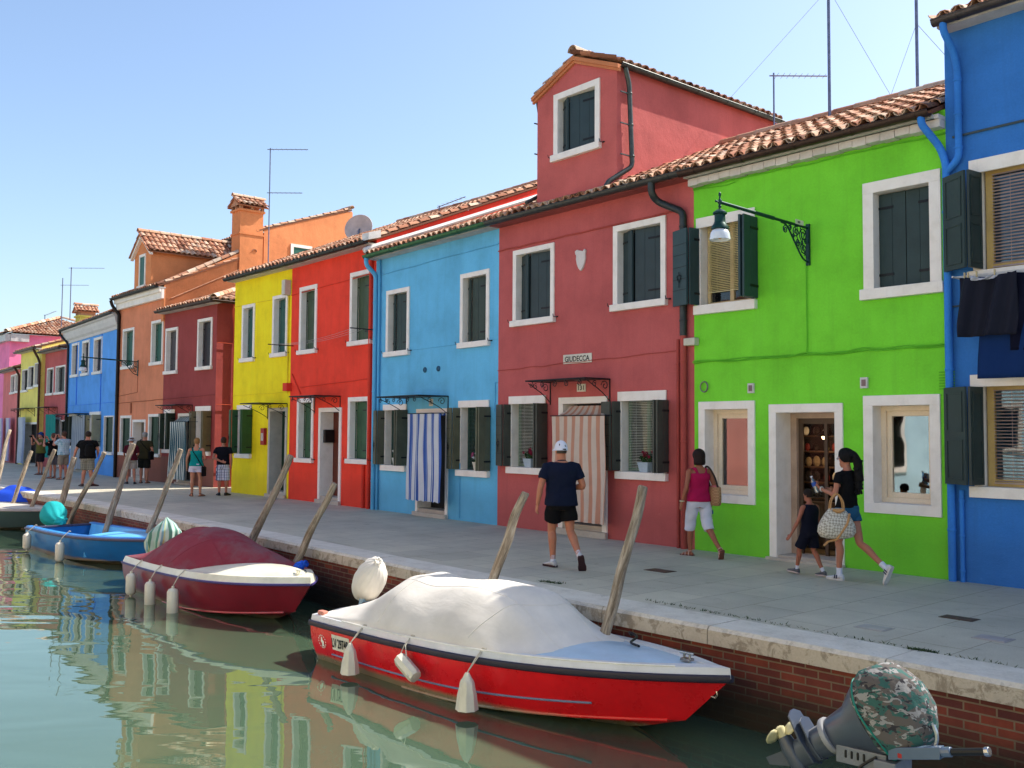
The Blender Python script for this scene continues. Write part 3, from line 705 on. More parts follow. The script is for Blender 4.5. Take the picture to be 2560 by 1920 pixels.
for uu_, sd_ in ((ta-.07, -1), (tb+.07, 1)): mb = MB(); M.hooks(mb, uu_, zb_+.1, sd_); mb.mi = [0]*len(mb.mi); M.part(mb, 'shutter_hook', DARKIRON, alt)
mb = MB(); mb.box(a-.02, .262, b-.05, c+.02, .27, d+.05); M.part(mb, 'pane', paint(20, 22, 24, 1, .3), alt)
mb = MB(); ov = .05; hw = (ub-ua)/2; pt = (zP-zE)/hw
for sd in (-1, 1):
    S_ = Vector((-sd, 0, pt)).normalized(); L_ = (hw+ov)*math.sqrt(1+pt*pt)
    O_ = Vector((um+sd*(hw+ov), -.06, zE-ov*pt+.05)); Uv = Vector((0, 1, 0))
    if sd > 0: tile_field(mb, O_+Uv*0, (0, 1, 0), S_, yB+.1, L_, row=.3)
    else: tile_field(mb, O_+Vector((0, yB+.1, 0)), (0, -1, 0), S_, yB+.1, L_, row=.3)
    mb.tint = .2; N_ = Vector((sd*pt, 0, 1)).normalized(); mb.obox(O_-N_*.03, (0, yB+.1, 0), S_*L_, N_*.03); mb.tint = .5
ridge_tiles(mb, (um, -.10, zP+.11), (um, yB+.05, zP+.11), .12)
M.part(mb, 'rooftop_room_roof', tile_mat(), alt, smooth=True, sharp=50)
mb = MB()                                    # ochre brick verge along the gable
for sd in (-1, 1):
    A_ = Vector((um+sd*(hw+.10), -.05, zE-.10*pt)); B_ = Vector((um, -.05, zP)); dv = B_-A_
    mb.obox(A_+Vector((0, 0, -.085)), dv, (0, .05, 0), (0, 0, .05)); mb.obox(A_+Vector((0, -.035, -.033)), dv, (0, .085, 0), (0, 0, .075))
M.part(mb, 'gable_trim', plaster(196, 124, 84, 1.1), alt)
mb = MB(); gutter(mb, (ub+.10, -.02, zE+.02), (ub+.10, yB, zE+.02), .062); gutter(mb, (ua-.12, -.02, zE+.02), (ua-.12, yB, zE+.02), .062); M.part(mb, 'gutter', metal(78, 82, 80, .9), alt, smooth=True)
M.pipe([(ub+.11, .10, zE-.04), (ub+.11, .14, zE-.16), (ub+.09, .22, zE-.3), (ub+.09, .30, 6.62), (ub-.03, -.2, 6.28), (ub-.04, -.26, 6.14)], metal(84, 90, 86, .9), .045).parent = alt
M.pipe([(ua-.12, .10, zE-.04), (ua-.10, .14, zE-.3), (ua-.07, .14, 6.5), (ua-.1, -.2, 6.3)], metal(84, 90, 86, .9), .035).parent = alt
def m_inside(uu, s):
    y = -M.oh+s*math.cos(math.atan(M.pitch)); return not (ua-.02 < uu < ub+.02 and y > -.02)
def M_roof():
    W = M.W; S = Vector((0, 1, M.pitch)).normalized(); L = (M.yr+M.oh)*math.sqrt(1+M.pitch**2); mb = MB(); N = Vector((0, -M.pitch, 1)).normalized()
    O = Vector((-.02, -M.oh, M.he+.02)); mb.tint = .05
    mb.obox(O-N*.03, (ua+.02, 0, 0), S*L, N*.05); O3 = Vector((ub, -M.oh, M.he+.02)); mb.obox(O3-N*.03, (W-ub, 0, 0), S*L, N*.05)
    O4 = Vector((ua, -M.oh, M.he+.02)); mb.obox(O4-N*.03, (ub-ua, 0, 0), S*.27, N*.05)
    top = O+S*L; mb.obox(top-Vector((0, 0, .05)), (W+.04, 0, 0), Vector((0, 1, -M.pitch))*3.2, Vector((0, M.pitch, 1)).normalized()*.06); mb.tint = .5
    tile_field(mb, O, (1, 0, 0), S, W+.02, L, m_inside); ridge_tiles(mb, O+S*L+Vector((0, 0, .06)), O+S*L+Vector((ua, 0, .06))); ridge_tiles(mb, O+S*L+Vector((ub, 0, .06)), O+S*L+Vector((W, 0, .06)))
    M.part(mb, 'roof', tile_mat(), smooth=True, sharp=50)
    mb = MB(); gutter(mb, (-.02, -M.oh-.06, M.he+.02), (W+.3, -M.oh-.06, M.he+.02)); M.part(mb, 'gutter', metal(78, 80, 78, .9), smooth=True)
    mb = MB(); mb.box(0, -M.oh+.02, M.he-.05, W, -.004, M.he-.005); M.part(mb, 'eave_board', plaster(150, 80, 76, 1.1))
M_roof()
pu, _ = M.P(z6(1120, 1200), .08)
PIPEG = metal(72, 76, 76, .8)
M.pipe([(M.W-.62, -M.oh-.06, M.he-.04), (M.W-.62, -M.oh-.06, M.he-.22), (M.W-.60, -.2, M.he-.34), (M.W-.17, -.07, M.he-.56), (M.W-.17, -.07, 3.45)], PIPEG, .06)
RP = plaster(140, 62, 56, 1.6)
M.pipe([(M.W-.17, -.07, 3.45), (M.W-.17, -.07, .0)], RP, .052); M.pipe([(M.W-.30, -.05, 3.4), (M.W-.30, -.05, .0)], RP, .030)
mb = MB(); mb.box(M.W-.13, -.12, 3.28, M.W+.10, -.0, 3.40); M.part(mb, 'junction_box', paint(206, 200, 180), bevel=.01)
mb = MB(); uu, zz = uz(M, z6(40, 1250)); mb.tube(wob(0, M.he-.52, M.W-.3, M.he-.50, 14, .008, -.02, 8), .014, 6)
uu, zz = uz(M, z3(500, 805)); mb.tube(wob(0, 3.10, M.W-.3, 3.22, 14, .014, -.02, 9), .007, 5); M.part(mb, 'cable', RP, smooth=True)
# shield shaped plaster ornament
uu, zz = uz(M, z6(452, 1425)); mb = MB()
sh = [(-.0, .17), (.05, .15), (.10, .19), (.13, .16), (.115, .09), (.12, .02), (.10, -.07), (.06, -.15), (0, -.21), (-.06, -.15), (-.10, -.07), (-.12, .02), (-.115, .09), (-.14, .12), (-.15, .17), (-.10, .20), (-.05, .18)]
mb.prism([(uu+x, -.04, zz+y) for x, y in sh], (0, .045, 0)); M.part(mb, 'shield_ornament', paint(216, 206, 200, 1, .7, .15), bevel=.012)

# ================================================================ sky blue house
S_ = House('sky_blue_house', 'sky blue two storey house with a blue and white striped door curtain', SKY0, MAR, 8.0, 6.05, plaster(84, 151, 184, 1.6), ridge=5.3, pitch=.39)
S_.win_closed(z2(1206, 228), z2(1345, 640), ft=.10, leafmat=paint(40, 60, 58, 1.1), split=.3); S_.win_closed(z3(130, 120), z3(308, 580), ft=.10, leafmat=paint(44, 60, 52, 1.1), split=.28)
leafS = paint(150, 150, 118, .9, .6, .3)
w_, qS3 = S_.win_open(z2(1187, 965), z2(1325, 1398), lh=.13, leafmat=paint(96, 98, 82, .95, .6, .3), casing=(40, 70, 62), pw=.34, flat=.30, blind=(60, 96, 90))
w_, qS4 = S_.win_open(z3(120, 940), z3(305, 1437), lh=.14, leafmat=paint(104, 106, 84, .95, .6, .3), casing=(40, 70, 62), pw=.34, flat=.30, blind=(60, 96, 90))
dr, dq = S_.door(z2(1400, 992), s22(965, 1122), ft=.09, deep=.34, step=.16)
mb = MB(); mb.box(dq[0], .34, dq[1], dq[2], .38, dq[3]); S_.part(mb, 'door_leaf', paint(24, 26, 30, 1, .6), dr); DS = dq
u0_, z0_ = S_.P(z2(1345, 950)); u1_, z1_ = S_.P(z2(1612, 910)); S_.canopy(u0_-.05, z1_+.0, u1_, proj=.78, drop=.0)
S_.walls(); S_.roof(gut=metal(70, 120, 80, .8), u0=.02)
SB = plaster(80, 148, 184, 1.5)
S_.pipe([(.10, -.34, S_.he-.03), (.10, -.34, S_.he-.2), (.10, -.07, S_.he-.42), (.10, -.07, 0)], SB, .055)
S_.pipe([(.24, -.05, S_.he-.05), (.24, -.05, .0)], SB, .03)
mb = MB(); mb.tube(wob(.2, S_.he-.42, S_.W, S_.he-.36, 12, .01, -.015, 4), .012, 5); mb.tube(wob(.3, 3.72, S_.W, 3.74, 8, .004, -.006, 4), .005, 4)
u7, z7 = uz(S_, z3(360, 820)); mb.tube([(u7, -.01, z7), (u7, -.01, z7-.6)], .008, 5); mb.tube([(u7, -.01, z7), (S_.W, -.01, z7)], .008, 5); mb.tube([(u7-1.2, -.012, 1.2), (u7-1.2, -.012, 0.05)], .012, 5)
S_.part(mb, 'cable', SB, smooth=True)
for p in (z2(1460, 738), z2(1547, 730)):
    uu, zz = uz(S_, p); mb = MB(); mb.lathe((uu, 0, zz), [(.062, 0), (.062, .02), (.05, .03), (.05, .02), (.02, .02)], 14, (0, -1, 0))
    for k in range(4): mb.box(uu-.045, -.026, zz-.035+k*.02, uu+.045, -.02, zz-.027+k*.02)
    S_.part(mb, 'round_vent', metal(44, 90, 120, 1, .6, .2))
mb = MB()                                 # white flexible duct lying along the verge of the roof
pts = catmull([(.10, -.40, 6.19), (.10, -.12, 6.32), (.12, .84, 6.70), (.10, 2.2, 7.24), (.13, 3.7, 7.84), (.12, 5.1, 8.40)], 8); mb.tube(pts, .062, 8); S_.part(mb, 'roof_duct', paint(214, 214, 210, 1, .5, .1), smooth=True)

# ================================================================ red house
Rd = House('red_house', 'vivid red two storey house with two ground floor windows either side of its door', RED0, SKY0, 7.5, 6.42, plaster(188, 54, 38), ridge=6.0, pitch=.415)
leafR = paint(58, 96, 66, .95, .6, .35)
Rd.win_closed(z2(645, 206), z2(745, 628), ft=.11, leafmat=paint(70, 90, 66, .95, .6, .35), split=.03, out=.02); Rd.win_closed(z2(972, 112), z2(1103, 568), ft=.11, leafmat=paint(70, 90, 66, .95, .6, .35), split=.03, out=.02)
Rd.win_closed(z2(628, 925), z2(722, 1342), ft=.11, leafmat=leafR, split=.03, out=.02); Rd.win_closed(z2(958, 916), z2(1088, 1352), ft=.11, leafmat=leafR, split=.03, out=.02)
dr, dq = Rd.door(z2(768, 985), z2(905, 1600), ft=.11, deep=.36, step=.18)
mb = MB(); mb.box(dq[0], .36, dq[1], dq[2], .41, dq[3]); 
for k in range(3): mb.box(dq[0]+.1, .345, dq[1]+.15+k*.65, dq[2]-.1, .36, dq[1]+.65+k*.65)
Rd.part(mb, 'door_leaf', paint(112, 52, 34, .9, .5), dr)
uu, zz = Rd.P(z2(825, 1168)); mb = MB(); mb.box(dq[0]-.002, .06, zz-.17, dq[0]+.10, .34, zz+.17); Rd.part(mb, 'letter_box', paint(34, 26, 24, 1, .4), dr, bevel=.01)
u0_, z0_ = Rd.P(z2(745, 940)); u1_, z1_ = Rd.P(z2(912, 910)); Rd.canopy(u0_, z1_, u1_, proj=.75)
Rd.walls(); Rd.roof(gut=metal(60, 62, 60, .8), u1=Rd.W+.05)
RR = plaster(176, 52, 38, 1.6)
Rd.pipe([(Rd.W-.16, -.05, 6.1), (Rd.W-.16, -.05, .0)], RR, .045); Rd.pipe([(Rd.W-.42, -.04, 1.1), (Rd.W-.42, -.04, .0)], RR, .04)
mb = MB(); a_, b_ = uz(Rd, z2(655, 850)); mb.tube(wob(a_, b_, Rd.W, b_+.10, 8, .006, -.012, 3), .012, 5); mb.tube(wob(0, 5.62, Rd.W, 5.72, 8, .006, -.012, 3), .012, 5)
a_, b_ = uz(Rd, z2(655, 895)); c_, e_ = uz(Rd, z2(600, 765)); mb.tube([(a_, -.02, b_), (c_, -.02, e_)], .02, 6)
a_, b_ = uz(Rd, z2(580, 850)); mb.box(-.14, -.16, b_-.11, .1, -.0, b_+.11); Rd.part(mb, 'cable', RR)
mb = MB(); mb.obox((Rd.W-.05, -.38, 6.44), (.30, 0, 0), (0, .34, .10), (0, 0, .17)); Rd.part(mb, 'white_flashing', paint(226, 226, 222, .95, .7))

# ================================================================ yellow house
Y_ = House('yellow_house', 'bright yellow two storey house with green shutters at its single ground floor window', YEL0, RED0, 7.5, 6.42, plaster(206, 178, 24), ridge=6.0, pitch=.415)
leafY = paint(52, 100, 92, .9, .6, .3)
Y_.win_closed(z2(272, 322), z2(342, 682), ft=.10, leafmat=leafY, split=.03, out=.02); Y_.win_closed(z2(470, 262), z2(555, 648), ft=.10, leafmat=leafY, split=.03, out=.02)
w_, q = Y_.win_open(z2(240, 968), z2(320, 1312), lh=.13, leafmat=paint(52, 96, 54, .9, .6, .3), casing=(30, 50, 34), pw=.36, flat=.34, blind=(120, 130, 110))
dr, dq = Y_.door(z2(443, 985), z2(552, 1568), ft=.10, deep=.40, step=.17, mat=paint(200, 196, 184, .9, .8, .2))
mb = MB(); mb.box(dq[0], .36, dq[1], dq[2], .4, dq[3]); Y_.part(mb, 'door_leaf', paint(24, 62, 44, .9, .5), dr)
uu, zz = Y_.P(z2(421, 1170)); mb = MB(); mb.box(uu-.11, -.09, zz-.24, uu+.11, 0, zz+.24, 0); mb.box(uu-.07, -.096, zz-.12, uu+.07, -.091, zz+.10, 1); Y_.part(mb, 'letter_box', [paint(170, 34, 34), paint(200, 190, 180)], bevel=.01)
u0_, z0_ = Y_.P(z2(440, 970)); u1_, z1_ = Y_.P(z2(568, 958)); Y_.canopy(u0_, z1_, u1_, proj=.85, scroll=False)
Y_.walls(); Y_.roof(gut=metal(60, 62, 60, .8))
YY = plaster(196, 178, 40, 1.5)
mb = MB(); mb.tube(wob(0, 5.62, Y_.W-.1, 5.62, 8, .006, -.012, 3), .012, 5); mb.tube([(Y_.W-.13, -.02, 5.6), (Y_.W-.13, -.02, 2.9)], .018, 6); mb.tube(wob(0, 2.92, Y_.W, 2.94, 8, .01, -.015, 3), .006, 5); Y_.part(mb, 'cable', YY, smooth=True)
mb = MB(); uu, zz = uz(Y_, z2(580, 205)); mb.box(uu-.09, -.2, zz-.22, uu+.10, 0, zz+.2); Y_.part(mb, 'wall_box', paint(212, 206, 186), bevel=.015)

# ================================================================ dark maroon house on the alley corner
Dm = House('dark_maroon_house', 'dark maroon two storey house on the corner of the alley with a striped green curtain', (-34.35, 13.6), (-30.2, 13.7), 7.0, 6.1, plaster(118, 52, 50), ridge=3.5, pitch=.36)
Dm.win_closed(z1(1072, 472), z1(1140, 762), ft=.10, leafmat=paint(84, 80, 84, .8), split=.02, out=.02, hooks=False); Dm.win_closed(z1(1280, 412), z1(1364, 733), ft=.10, leafmat=paint(38, 28, 36, 1), split=.02, out=.02, hooks=False)
Dm.win_open(zC(770, 262), (280+900/5.925, 980+908/5.925), lh=.13, leafmat=paint(46, 60, 46, .9), casing=(30, 50, 34), pw=.34, flat=.24)
Dm.win_open(zC(1235, 215), (280+1432/5.925, 980+945/5.925), lh=.16, leafmat=paint(120, 110, 84, .85), casing=(30, 50, 34), pw=.34, flat=.28)
dr, dq = Dm.door(zC(975, 318), zC(1172, 1385), ft=.10, deep=.3, step=.14); DD = dq
mb = MB(); mb.box(dq[0], .3, dq[1], dq[2], .34, dq[3]); Dm.part(mb, 'door_leaf', paint(22, 20, 20), dr)
u0_, z0_ = Dm.P(zC(960, 235)); u1_, z1_ = Dm.P(zC(1195, 195)); Dm.canopy(u0_-.4, z1_, u1_, proj=.6, scroll=False)
Dm.walls(gable=False)
def socle(H_, dq, z, *c):        # darker painted band along the foot of the wall, left and right of the door
    for a_, b_ in ((0.0, dq[0]-.12), (dq[2]+.12, H_.W)):
        mb = MB(); mb.box(a_, -.012, -.2, b_, -.001, z); H_.part(mb, 'socle', plaster(*c, 1.5, 1.0))
def d_in(uu, s):     # hipped at the alley corner
    return uu < Dm.W+.12-max(0, (s-.05))*0.95
Dm.roof(inside=d_in, u1=Dm.W+.2, gut=GUTBROWN, front_only=True, ridge=False, gu1=Dm.W+.36, slab=False)
mb = MB(); Sx = Vector((-1, 0, .36)).normalized()
tile_field(mb, (Dm.W+.28, -.28, Dm.he+.02), (0, 1, 0), Sx, 6.5, 3.6, lambda uu, s: s < uu*.95+.15)
ridge_tiles(mb, (Dm.W+.25, -.26, Dm.he+.10), (Dm.W+.25-3.3, 3.1, Dm.he+1.32), .12)
mb.tint = .3
mb.add([(0, -.2, Dm.he), (Dm.W+.2, -.2, Dm.he), (Dm.W+.2-3.3, 3.1, Dm.he+1.2), (0, 3.1, Dm.he+1.2), (Dm.W+.2, 6.4, Dm.he), (0, 6.4, Dm.he)], [(0, 1, 2, 3), (1, 4, 2), (4, 5, 3, 2)])
Dm.part(mb, 'hip_roof', tile_mat(), smooth=True, sharp=50)
mb = MB(); gutter(mb, (Dm.W+.32, -.36, Dm.he+.02), (Dm.W+.32, 6.4, Dm.he+.02)); Dm.part(mb, 'gutter', GUTBROWN, smooth=True)
Dm.pipe([(Dm.W+.30, .5, Dm.he-.02), (Dm.W+.28, .45, Dm.he-.3), (Dm.W+.08, .6, Dm.he-.7), (Dm.W+.08, .6, .05)], plaster(196, 84, 60, 1.0), .055)
mb = MB(); mb.tube(wob(0, 2.98, Dm.W, 3.05, 8, .008, -.012, 3), .010, 5); Dm.part(mb, 'cable', plaster(110, 50, 50), smooth=True)
socle(Dm, DD, .93, 116, 74, 62)

# ================================================================ orange house with dormer, tall chimney, rear wing
Or = House('orange_house', 'terracotta orange house with a gabled dormer and a tall parapet side wall', (-39.1, 13.65), (-34.35, 13.6), 3.6, 7.05, plaster(173, 107, 78), ridge=3.4, pitch=.44)
leafO = paint(40, 100, 84, .9)
for tl, br in ((z1(795, 476), z1(858, 728)), (z1(980, 424), z1(1046, 702))): Or.win_closed(tl, br, ft=.10, leafmat=leafO, split=.03, out=.02, hooks=False)
for tl, br in ((zC(120, 350), zC(257, 942)), (zC(535, 328), zC(692, 968))): Or.win_closed(tl, br, ft=.10, leafmat=paint(30, 66, 44, .9), split=.4, out=.2, hooks=False)
dr, dq = Or.door(zC(300, 410), zC(470, 1300), ft=.10, deep=.3, step=.15)
mb = MB(); mb.box(dq[0], .3, dq[1], dq[2], .34, dq[3]); Or.part(mb, 'door_leaf', paint(120, 116, 104, .9), dr)
socle(Or, dq, .90, 124, 76, 62); Or.walls(); Or.roof(gut=metal(52, 50, 48, .8), front_only=True)
mb = MB(); mb.box(.0, -.16, 6.62, Or.W, -.003, 7.0); mb.box(0, -.24, 6.85, Or.W, -.16, 7.0); Or.part(mb, 'cornice', WHITE, bevel=.02)
Or.pipe([(.0, -.36, 7.0), (.0, -.3, 6.8), (.14, -.07, 6.45), (.14, -.07, .0)], metal(48, 44, 40, .8), .065)
mb = MB(); mb.tube(wob(.2, 2.92, Or.W, 2.98, 8, .008, -.012, 3), .012, 5); mb.tube([(1.6, -.012, 2.9), (1.6, -.012, 2.5)], .04, 6)
a_, b_ = uz(Or, z1(895, 755)); mb.tube([(a_, -.012, b_), (a_, -.012, 3.3), (.2, -.012, 3.2)], .010, 5); Or.part(mb, 'cable', plaster(120, 70, 50), smooth=True)
mb = MB(); OG = plaster(224, 142, 92, .95, .35); OW = Or.W    # parapet wall rising above the lower neighbour, chimney, rear wing
mb.add([(OW, -.05, 5.8), (OW, 3.4, 5.8), (OW, 3.4, 8.95), (OW, -.05, 7.12), (OW-.25, -.05, 5.8), (OW-.25, 3.4, 5.8), (OW-.25, 3.4, 8.95), (OW-.25, -.05, 7.12)], [(0, 1, 2, 3), (7, 6, 5, 4), (3, 2, 6, 7), (0, 3, 7, 4), (1, 5, 6, 2)])
pw = Or.part(mb, 'parapet_wall', OG)
mb = MB(); S_up = Vector((0, 1, .445)).normalized()
ridge_tiles(mb, (OW-.12, -.1, 7.12), (OW-.12, 2.8, 8.66), .12, .33); mb.tube([(OW+.012, .2, 6.65), (OW+.012, 2.8, 8.0)], .02, 5); Or.part(mb, 'parapet_tiles', tile_mat(), smooth=True)
mb = MB(); mb.box(OW-.70, 2.80, 7.0, OW+.03, 3.75, 10.3); mb.box(OW-.74, 2.76, 9.4, OW+.06, 3.79, 9.47); mb.box(OW-.76, 2.74, 10.3, OW+.08, 3.81, 10.38)
ch = Or.part(mb, 'chimney', OG)
mb = MB(); 
for i in (0, 1, 2):
    for j in (0, 1, 2): mb.box(OW-.74+i*.34, 2.78+j*.44, 10.38, OW-.64+i*.34, 2.90+j*.44, 10.52)
mb.tint = .6
def cap_roof(mb, xc, y0, y1, z, hw, pt=.62):
    for sd in (-1, 1):
        Sv = Vector((-sd, 0, pt)).normalized(); L_ = hw*math.sqrt(1+pt*pt); O_ = Vector((xc+sd*hw, y0 if sd > 0 else y1, z)); N_ = Vector((sd*pt, 0, 1)).normalized()
        mb.tint = .5; tile_field(mb, O_, (0, 1 if sd > 0 else -1, 0), Sv, y1-y0, L_, row=.30); mb.tint = .25; mb.obox(O_-N_*.035, (0, (y1-y0)*sd, 0), Sv*L_, N_*.035)
    mb.tint = .5; ridge_tiles(mb, (xc, y0-.04, z+pt*hw+.07), (xc, y1+.04, z+pt*hw+.07), .11)
    mb.add([(xc-hw*.8, y0+.06, z-.0), (xc+hw*.8, y0+.06, z-.0), (xc, y0+.06, z+pt*hw*.85)], [(0, 1, 2)])
cap_roof(mb, OW-.33, 2.66, 3.90, 10.50, .52)
Or.part(mb, 'chimney_cap', tile_mat(), ch, smooth=True)
# dormer
da, _ = Or.P(z25(225, 800)); db_, _ = Or.P(z25(330, 800)); dm_ = (da+db_)/2; dz = 8.62; dp = 9.28; dyb = 3.4
mb = MB(); mb.box(da, -.02, 7.05, db_, dyb, dz); mb.add([(da, -.02, dz), (db_, -.02, dz), (dm_, -.02, dp), (da, dyb, dz), (db_, dyb, dz), (dm_, dyb, dp)], [(0, 1, 2), (5, 4, 3)])
dmr = Or.part(mb, 'dormer', OG)
mb = MB(); hw = (db_-da)/2; pt = (dp-dz)/hw
for sd in (-1, 1):
    Sv = Vector((-sd, 0, pt)).normalized(); L_ = (hw+.2)*math.sqrt(1+pt*pt); O_ = Vector((dm_+sd*(hw+.2), -.2 if sd > 0 else dyb+.1, dz-.2*pt+.06))
    mb.tint = .5; tile_field(mb, O_, (0, 1 if sd > 0 else -1, 0), Sv, dyb+.3, L_, row=.33); mb.tint = .3; N_ = Vector((sd*pt, 0, 1)).normalized(); mb.obox(O_-N_*.03, (0, (dyb+.3)*(1 if sd > 0 else -1), 0), Sv*L_, N_*.03)
ridge_tiles(mb, (dm_, -.25, dp+.12), (dm_, dyb+.1, dp+.12), .12); Or.part(mb, 'dormer_roof', tile_mat(), dmr, smooth=True)
mb = MB()
for sd in (-1, 1):
    A_ = Vector((dm_+sd*(hw+.14), -.14, dz-.12*pt)); B_ = Vector((dm_, -.14, dp+.02)); mb.obox(A_+Vector((0, 0, -.12)), B_-A_, (0, .12, 0), (0, 0, .14))
mb.box(dm_-.33, -.05, 7.35, dm_-.24, .1, 8.55); mb.box(dm_+.24, -.05, 7.35, dm_+.33, .1, 8.55); mb.box(dm_-.24, -.05, 8.45, dm_+.24, .1, 8.55); mb.box(dm_-.40, -.1, 7.25, dm_+.40, .1, 7.35)
Or.part(mb, 'dormer_trim', WHITE, dmr)
mb = MB(); mb.box(dm_-.24, -.03, 7.35, dm_+.24, -.022, 8.45); Or.part(mb, 'dormer_shutter', leafO, dmr)
# rear wing (separate taller house behind)
Rw = House('rear_house', 'pale orange taller house behind the chimney with a single sloping roofline', (-39.6, 17.4), (-34.3, 17.4), 4.0, 9.62, plaster(222, 140, 92, 1.0), overhang=.2, ridge=3.95, pitch=.35, group='houses behind the front row')
Rw.walls(z0=5.0); Rw.roof(front_only=True, gut=GUTBROWN)
mb = MB(); q = [(Rw.W+.02, 1.1, 8.3), (Rw.W+.02, 1.95, 8.3), (Rw.W+.02, 1.95, 9.05), (Rw.W+.02, 1.1, 9.05)]
mb.box(Rw.W, 1.15, 8.2, Rw.W+.05, 1.27, 9.3); mb.box(Rw.W, 1.98, 8.2, Rw.W+.05, 2.1, 9.3); mb.box(Rw.W, 1.27, 9.18, Rw.W+.05, 1.98, 9.3)
w_ = Rw.part(mb, 'window', WHITE); mb = MB(); mb.box(Rw.W, 1.27, 8.2, Rw.W+.02, 1.98, 9.18); Rw.part(mb, 'shutter', leafO, w_)

# ================================================================ far blue house with deep white cornice
Fb = House('cobalt_house', 'bright blue house with three upper windows under a deep white cornice', (-48.3, 14.45), (-39.15, 13.70), 6.5, 6.55, plaster(80, 138, 200, 1.5), ridge=3.2, pitch=.12)
for tl, br in ((zA(1243, 830), zA(1337, 1393)), (zA(1420, 783), zA(1517, 1367)), (zA(1620, 732), zA(1738, 1338))): Fb.win_closed(tl, br, ft=.11, leafmat=paint(70, 74, 92, .9), split=.45, out=.1, hooks=False)
lv = paint(176, 166, 128, .85)
Fb.win_open(zB(1195, 515), (188, 1122), lh=.13, leafmat=paint(30, 40, 30), casing=(30, 34, 30), pw=.36, flat=.2); Fb.win_open(zB(1550, 485), (246.8, 1124), lh=.13, leafmat=lv, casing=(30, 34, 30), pw=.36, flat=.2)
Fb.win_closed(zB(1795, 550), (279.5, 1138), ft=.06, leafmat=paint(24, 56, 40), split=.4, out=.2, hooks=False)
dr, dq = Fb.door((191, 1046), (221, 1187), ft=.09, step=.15); DF = dq
mb = MB(); mb.box(dq[0], .3, dq[1], dq[2], .34, dq[3]); Fb.part(mb, 'door_leaf', paint(40, 44, 60), dr)
Fb.walls(); Fb.roof(gut=metal(56, 54, 52, .8))
mb = MB(); W_ = Fb.W
pr = [(0, 5.92), (-.04, 5.92), (-.06, 6.02), (-.14, 6.10), (-.20, 6.28), (-.22, 6.40), (-.30, 6.44), (-.30, 6.55), (0, 6.55)]
mb.prism([(0.02, y, z) for y, z in pr], (W_-.02, 0, 0)); Fb.part(mb, 'cornice', paint(214, 208, 204, 1, .7, .12))
Fb.pipe([(.05, -.36, 6.5), (.05, -.3, 6.3), (.5, -.1, 5.95), (.5, -.06, 5.8), (.5, -.06, 0)], metal(60, 60, 64, .8), .05)
u0_, z0_ = Fb.P((160, 1040)); u1_, z1_ = Fb.P((222, 1033)); Fb.canopy(u0_+.5, z1_-.02, u1_, proj=.6, scroll=False)
mb = MB()
for q in ((z1(505, 640), z1(505, 860)),): pass
ua_, _ = Fb.P(z1(500, 800)); mb.tube([(ua_, -.02, 5.9), (ua_, -.02, 3.0)], .025, 5); ua_, _ = Fb.P(z1(656, 800)); mb.tube([(ua_, -.02, 5.9), (ua_, -.02, .4)], .02, 5); mb.tube(wob(0, 2.98, W_, 2.98, 8, .01, -.012), .010, 5)
Fb.part(mb, 'cable', plaster(60, 112, 190), smooth=True)

# ================================================================ the far end of the row
Fm = House('small_maroon_house', 'small low brick red house beside the blue one with a teal door curtain', (-52.3, 14.62), (-48.35, 14.46), 5, 5.75, plaster(152, 74, 72), ridge=2.5, pitch=.3)
Fm.win_closed((117.5, 921), (130.5, 988), ft=.08, leafmat=paint(20, 26, 22), split=.03, out=.02, hooks=False); Fm.win_closed((139, 916), (160, 985), ft=.08, leafmat=paint(50, 52, 50), split=.4, out=.1, hooks=False)
dr, dq = Fm.door((131, 1044), (146, 1168), ft=.1, step=.15); DFm = dq
mb = MB(); mb.box(dq[0], .3, dq[1], dq[2], .34, dq[3]); Fm.part(mb, 'door_leaf', paint(30, 34, 34), dr)
Fm.win_closed((147, 1050), (159, 1130), ft=.07, leafmat=paint(24, 40, 36), split=.3, out=.1, hooks=False)
Fm.walls(); Fm.roof(gut=GUT); Fm.canopy(.9, 2.95, 2.6, proj=.6, scroll=False)
Fy = House('pale_yellow_house', 'pale yellow house with three dark shuttered upper windows near the end of the row', (-57.0, 14.70), (-52.35, 14.45), 6, 6.0, plaster(190, 176, 92), ridge=4.0, pitch=.33)
for tl, br in (((87, 908), (96.5, 967)), ((71, 917), (82, 972)), ((55, 925), (67, 980))): Fy.win_closed(tl, br, ft=.05, leafmat=paint(34, 32, 34), split=.4, out=.1, hooks=False)
dr, dq = Fy.door((62, 1056), (92, 1164), ft=.1, step=.12); DFy = dq
mb = MB(); mb.box(dq[0], .3, dq[1], dq[2], .34, dq[3]); Fy.part(mb, 'door_leaf', paint(50, 44, 50), dr)
Fy.walls(); Fy.roof(gut=GUTBROWN); Fy.canopy(.3, 2.95, 3.6, proj=.5, lattice=True)
Fy.pipe([(Fy.W-.3, -.34, 5.95), (Fy.W-.3, -.1, 5.5), (Fy.W+.05, -.08, 5.2), (Fy.W+.05, -.08, 0)], metal(96, 64, 52, .8), .06)
Fs = House('salmon_house', 'salmon pink narrow house with white trim between the yellow and the tall pink houses', (-62.5, 15.20), (-57.05, 14.72), 6, 5.2, plaster(176, 96, 92), ridge=3, pitch=.33)
for tl, br in (((27, 938), (34, 985)), ((38, 934), (46, 982))): Fs.win_closed(tl, br, ft=.1, leafmat=paint(110, 80, 90), split=.4, out=.1, hooks=False)
Fs.walls(); Fs.roof(); 
Fs.pipe([(Fs.W, -.3, 5.2), (Fs.W, -.08, 4.8), (Fs.W, -.08, 0)], metal(80, 50, 50, .8), .06)
Fp = House('tall_pink_house', 'tall candy pink house with a hipped tile roof rising behind the end of the row', (-69.5, 15.6), (-62.6, 15.5), 7.5, 7.55, plaster(200, 104, 138), ridge=3.6, pitch=.36)
